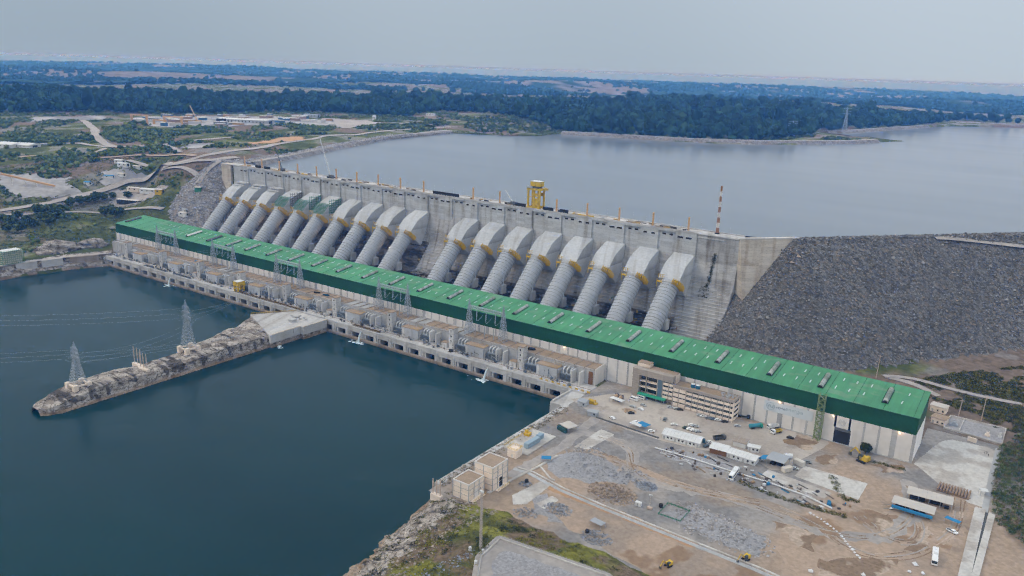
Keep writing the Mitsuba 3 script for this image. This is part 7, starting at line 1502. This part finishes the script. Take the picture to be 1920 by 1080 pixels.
# forest behind the reservoir
FOR = Polygon([(-1166.0, 202.4),(-1101.4, 340.9),(-1018.2, 473.3),(-975.8, 563.1),(-866.7, 745.4),(-840.1, 954.9),(-739.4, 1011.3),(-621.8, 1010.0),(-553.3, 1054.6),(-602.1, 1192.9),(-647.6, 1314.7),(-398.6, 1305.9),(-197.5, 1129.7),(-106.5, 1067.4),(-32.3, 1024.3),(95.8, 1072.8),(226.6, 1130.0),(281.9, 1166.3),(315.6, 1234.9),(345.2, 1366.7),(318.9, 1647.4),(370.9, 1759.5),(422.5, 2048.6),(469.7, 2244.4),(475.1, 2474.8),(512.1, 2690.2),(606.8, 2704.3),(696.3, 2761.3),(889.2, 2854.2)]+[(1500, 2900), (2600, 3600), (2600, 5200), (-4300, 5200), (-4600, 400)]).buffer(0)
x, y, g = scatter(150000, -4600, 2000, 300, 5000, 71); d = np.hypot(x-851, y+480); az = np.degrees(np.arctan2(x-851, y+480)); keep = inside(FOR, x, y) & ((d < 2750+500*vfbm(x/260., y/260., 73, 2)) | (az > -27) & (d < 3000+700*vfbm(x/260., y/260., 73, 2))) & (az > -72) & (az < 3) & (g.uniform(0, 1, len(x)) < np.clip(1.25-(d-1600)/2600., .25, 1)) & ~inside(LAKE.buffer(12), x, y) & ~shapely.contains_xy(NOGO, x, y); x, y, d = x[keep], y[keep], d[keep]
h, k = ground(x, y); n = len(x); s = g.uniform(.75, 1.3, n)*(1+.6*(g.uniform(0, 1, n) > .97)); R_ = g.uniform(5.5, 10.0, n)*s*(1+np.clip((d-2200)/6000, 0, .5)); H_ = g.uniform(11, 19, n)*s
col = np.array([[.009, .030, .017], [.014, .042, .021], [.024, .055, .025], [.006, .022, .014]])[g.integers(0, 4, n)]*g.uniform(.6, 1.35, (n, 1))
stuff('forest', MB().add(*blobs(np.c_[x, y, h+H_-R_*.4], np.c_[R_, R_, H_*.55], col, 72, ico0, .24)), 'leaves', 'dense dark forest covering the low hills behind the reservoir', 'forest', color=True)
x, y, g = scatter(120000, -11500, 2500, 600, 12500, 171); d = np.hypot(x-851, y+480); az = np.degrees(np.arctan2(x-851, y+480)); pas = vfbm(x*.0011+4, y*.0016+x*.0003, 3, 3)
keep = (d > np.where(az < -27, 4700, 4300)) & (d < 12500) & (az > -71) & (az < 2) & (g.uniform(0, 1, len(x)) < np.clip(1.1-(d-4300)/8000., .12, 1)*np.where(pas > .54, .03, .7)); x, y, d = x[keep], y[keep], d[keep]; h, k = ground(x, y); n = len(x); R_ = g.uniform(11, 22, n)*(1+(d-4300)/9000.)
col = np.array([.010, .032, .019])*g.uniform(.6, 1.7, (n, 1)); stuff('far_woods', MB().add(*blobs(np.c_[x, y, h+12], np.c_[R_, R_, g.uniform(12, 20, n)], col, 172, ico0, .2)), 'leaves', 'dark tree clumps over the far hills', 'forest', color=True)
# trees and bushes on the spit and the far shore
x, y, g = scatter(9000, -420, 560, 700, 1900, 75); poly = [Polygon(p) for p in [[(-262.2, 927.0),(-463.5, 1214.7),(-519.0, 1397.8),(-301.3, 1263.1),(-110.3, 1085.1),(-66.0, 970.5),(-146.5, 947.3),(-186.2, 885.7)], [(-412.0, 797.3),(-444.2, 935.3),(-422.7, 1045.7),(-316.6, 956.6),(-302.5, 780.4),(-273.3, 656.7),(-208.7, 512.2),(-206.5, 414.8),(-261.2, 438.0),(-325.6, 622.2)], [(295.8, 1226.0),(239.4, 1432.9),(239.7, 1740.0),(300.7, 1642.0),(357.3, 1452.7),(347.9, 1278.1)], [(388.4, 1357.0),(379.0, 1509.6),(478.1, 1484.0),(535.1, 1475.4),(495.1, 1399.0)], [(476.3, 2200.4),(466.9, 2536.9),(504.3, 2553.6),(537.3, 2341.5)]]]
keep = np.zeros(len(x), bool)
for p in poly: keep |= inside(p.buffer(0), x, y)
keep &= ~inside(LAKE.buffer(10), x, y) & ~shapely.contains_xy(NOGO, x, y); x, y = x[keep], y[keep]; s = g.uniform(1.8, 5.5, len(x)); stuff('shore_bushes', MB().add(*shrubs(x, y, s, GREENS[g.integers(0, 4, len(x))], 76, 3)), 'leaves', 'bushes and small trees on the headland and the far shore', 'bushes', color=True)
G2 = np.array([[.06, .08, .02], [.14, .14, .03], [.21, .195, .04], [.04, .05, .018], [.15, .11, .065]])
x, y, g = scatter(9000, 622, 800, -298, -186, 81); h = mound(x, y); msk = vfbm(x/16., y/16., 82, 3); keep = (h > 10.6) & ~inside(LOT.buffer(1.2), x, y) & (msk > .42) & (x > 634+12*(vfbm(x/9., y/9., 71, 3)-.5)*2-(y+230)*.12); x, y, h = x[keep], y[keep], h[keep]
s = g.uniform(.25, .8, len(x))*(1+1.2*(vfbm(x/8., y/8., 83, 2) > .62)); stuff('mound_growth', MB().add(*leaf_cloud(x, y, h, s, G2[np.minimum(4, (vfbm(x/12., y/12., 84, 2)*5.5).astype(int))], 12, 85)), 'leaves', 'yellow green grass and low weeds over the near mound', 'grass', color=True)
x, y, g = scatter(900, 607, 650, -296, -190, 86); h = mound(x, y); keep = (h > 2) & (vfbm(x/10., y/10., 87, 3) > .5); x, y, h = x[keep], y[keep], h[keep]; stuff('bank_bushes', MB().add(*leaf_cloud(x, y, h, g.uniform(.4, 1.3, len(x)), G2[g.integers(0, 4, len(x))]*.7, 22, 88)), 'leaves', 'dark low bushes growing in the cracks of the near rock bank', 'bushes', color=True)
x, y, g = scatter(1300, 607, 650, -296, -190, 89); h = mound(x, y); keep = h > 0; x, y, h = x[keep], y[keep], h[keep]; stuff('bank_stones', MB().add(*rocks(np.c_[x, y, h], g.uniform(.2, 1.1, len(x)), np.array([[.36, .31, .265]])*g.uniform(.5, 1.2, (len(x), 1)), 90)), 'boulder', 'loose pale stones on the near rock bank', 'stones', color=True)
x, y, g = scatter(1700, 636, 668, -300, -215, 189); h = mound(x, y); keep = np.abs((x-634)*.83+(y+292)*-.55) < 4.5; x, y, h = x[keep], y[keep], h[keep]; stuff('gully_stones', MB().add(*rocks(np.c_[x, y, h+.1], g.uniform(.2, .8, len(x)), np.array([[.27, .29, .33]])*g.uniform(.6, 1.3, (len(x), 1)), 190)), 'boulder', 'bluish grey stones filling the gully below the mound', 'stones', color=True)
x, y, g = scatter(460, 601.5, 611, -190, -60, 101); q = np.abs(x-606)*g.uniform(.3, 1, 460) < 3.2; x, y = x[q], y[q]; z = np.where(x < 604, g.uniform(.2, 4.5, len(x)), 10.1)
stuff('quay_stones', MB().add(*rocks(np.c_[x, y, z], g.uniform(.4, 1.5, len(x)), np.array([[.33, .29, .25]])*g.uniform(.4, 1.2, (len(x), 1)), 102)), 'boulder', 'broken rock and rubble along the quay edge', 'stones', color=True)
q = x > 604; stuff('quay_weeds', MB().add(*leaf_cloud(x[q]+1, y[q], z[q], g.uniform(.3, 1.0, q.sum()), G2[g.integers(0, 5, q.sum())]*.7, 16, 103)), 'leaves', 'weeds growing along the quay edge', 'weeds', color=True)
# right edge: dense green bank and the slope behind the switchyard
RB = Polygon([(845.9, 49.6),(859.3, 100.2),(870.8, 21.7),(879.8, -44.1),(866.5, -65.6),(855.4, -48.2),(850.3, -36.5),(847.0, 2.9)]); x, y, g = scatter(5200, *RB.bounds[::2], *RB.bounds[1::2], 92); keep = inside(RB, x, y); x, y = x[keep], y[keep]; x, y = x[:1500], y[:1500]; h = np.full(len(x), 10.0)+np.clip(vfbm(x/14., y/14., 94, 2)*5, 0, 6)
stuff('edge_growth', MB().add(*leaf_cloud(x, y, h-.5, g.uniform(.6, 1.7, len(x)), np.vstack([GREENS*1.3, [[.12, .12, .045], [.14, .11, .07]]])[g.integers(0, 6, len(x))], 36, 93)), 'leaves', 'dense dark green bushes along the right edge of the yard', 'bushes', color=True)
RB2 = Polygon([(781.0, 133.0),(804.4, 168.6),(852.8, 222.9),(865.5, 160.2),(859.2, 94.7),(845.3, 83.5),(831.5, 103.9),(815.6, 104.5),(805.0, 111.0),(797.9, 113.7)]); x, y, g = scatter(9000, *RB2.bounds[::2], *RB2.bounds[1::2], 95); keep = inside(RB2, x, y) & ~shapely.contains_xy(NOGO, x, y) & (vfbm(x/18., y/18., 96, 3) > .37); x, y = x[keep][:2600], y[keep][:2600]; h, k = ground(x, y)
stuff('slope_growth', MB().add(*leaf_cloud(x, y, h, g.uniform(.8, 2.0, len(x)), G2[g.integers(0, 4, len(x))]*.75, 26, 97)), 'leaves', 'green scrub beside the track behind the right end of the hall', 'scrub', color=True)
x, y, g = scatter(900, 690, 800, -250, 0, 98); pl = LineString([(734.8, -84.6),(750.2, -86.9),(767.2, -87.4),(788.1, -86.0)]).buffer(2.2); pl2 = LineString([(773.3, -46.9),(783.8, -67.6),(790.2, -66.0)]).buffer(2.0); pl3 = LineString([(779.8, -11.9),(794.4, -12.0),(802.8, -11.8)]).buffer(1.8); keep = inside(pl, x, y) | inside(pl2, x, y) | inside(pl3, x, y)
for pl_, nn_, lab in ((pl, 300, 'strip of weeds along the edge of the dirt track in the yard'), (pl2, 150, 'weeds at the corner of the bare slab'), (pl3, 110, 'weeds at the foot of the hall wall by the small tree')):
    g = rng(99); b_ = pl_.bounds; xx, yy = g.uniform(b_[0], b_[2], 9000), g.uniform(b_[1], b_[3], 9000); q = inside(pl_, xx, yy); xx, yy = xx[q][:nn_], yy[q][:nn_]; stuff('yard_weeds', MB().add(*leaf_cloud(xx, yy, np.full(len(xx), 10.1), g.uniform(.3, 1.1, len(xx)), G2[g.integers(0, 4, len(xx))]*.8, 20, 199)), 'leaves', lab, 'weeds', color=True)
g = rng(17); n = 260; zz = g.uniform(44, 80, n); yy = np.interp(zz, [40, 58, 72, 80], [137.5, 146.6, 151, 151]); stuff('wall_weeds', MB().add(*leaf_cloud(621-(80-zz)*.06+g.normal(0, .7, n)+np.where(zz < 52, g.normal(0, 2.5, n), 0), yy, zz, g.uniform(.5, 1.3, n), np.tile([[.03, .04, .018]], (n, 1)), 14, 18)), 'leaves', 'dark streak of plants growing down the end block of the dam', 'weeds', color=True)
# toe weeds between the dam and the rock fill
tw_ = np.array([(625.2, 168.7, 35.0),(620.9, 163.7, 30.0),(617.5, 155.3, 25.0),(614.0, 147.2, 20.0),(635.1, 162.2, 45.0),(646.8, 160.9, 60.0),(655.2, 165.6, 72.0)]); g = rng(7); i = g.integers(0, len(tw_), 160); stuff('toe_weeds', MB().add(*leaf_cloud(tw_[i, 0]+g.normal(0, 1.5, 160), tw_[i, 1]+g.normal(0, 1.5, 160), tw_[i, 2]+g.normal(0, 1, 160), g.uniform(.6, 1.6, 160), G2[g.integers(0, 4, 160)]*.7, 14, 7)), 'leaves', 'weeds where the concrete meets the right rock fill', 'weeds', color=True)

# ---------------------------------------------------------------- lit lamps
def lamp(x, y, z, lab, r=.26, e=12.0):
    t = thing('lit_lamp', lab, 'lamp', 'lit lamps on the walls and among the penstocks'); part(t, 'bracket', MB().box(x-.12, x+.12, y+.2, y+.9, z-.1, z+.1), 'ring_dark')
    m = trimesh.creation.icosphere(1, r); k = numbered(t+'__globe')
    scene[k] = {**mikit.ply((np.asarray(m.vertices)+[x, y, z], m.faces), 'sheet_white'), 'emitter': {'type': 'area', 'radiance': {'type': 'rgb', 'value': [e, e*.62, e*.3]}}}
for (p_, lab) in zip([(569.5, -16.9),(728.1, 26.9),(760.6, 27.5),(797.6, 27.4)], ('lit lamp high on the hall wall left of the office', 'lit lamp above the banner', 'lit lamp left of the dark doorway', 'lit lamp near the right corner of the hall')):
    lamp(p_[0], -1.2, 27.2, lab)
for k in (1, 2, 3, 5, 8): lamp(S*k+13.5, 121.0, 38.0, f'lit lamp on the rock right of the {ordw[k]} penstock from the left', .45, 26.0)

# ---------------------------------------------------------------- haze
scene['haze'] = {'type': 'cube', 'to_world': T().translate([-20000, 50000, 100]).scale([141000, 141000, 131]),
                 'bsdf': {'type': 'null'}, 'interior': {'type': 'ref', 'id': 'haze_air'}}
labels['haze'] = {'kind': 'stuff', 'label': 'blue grey haze over the hills and the reservoir', 'category': 'haze'}
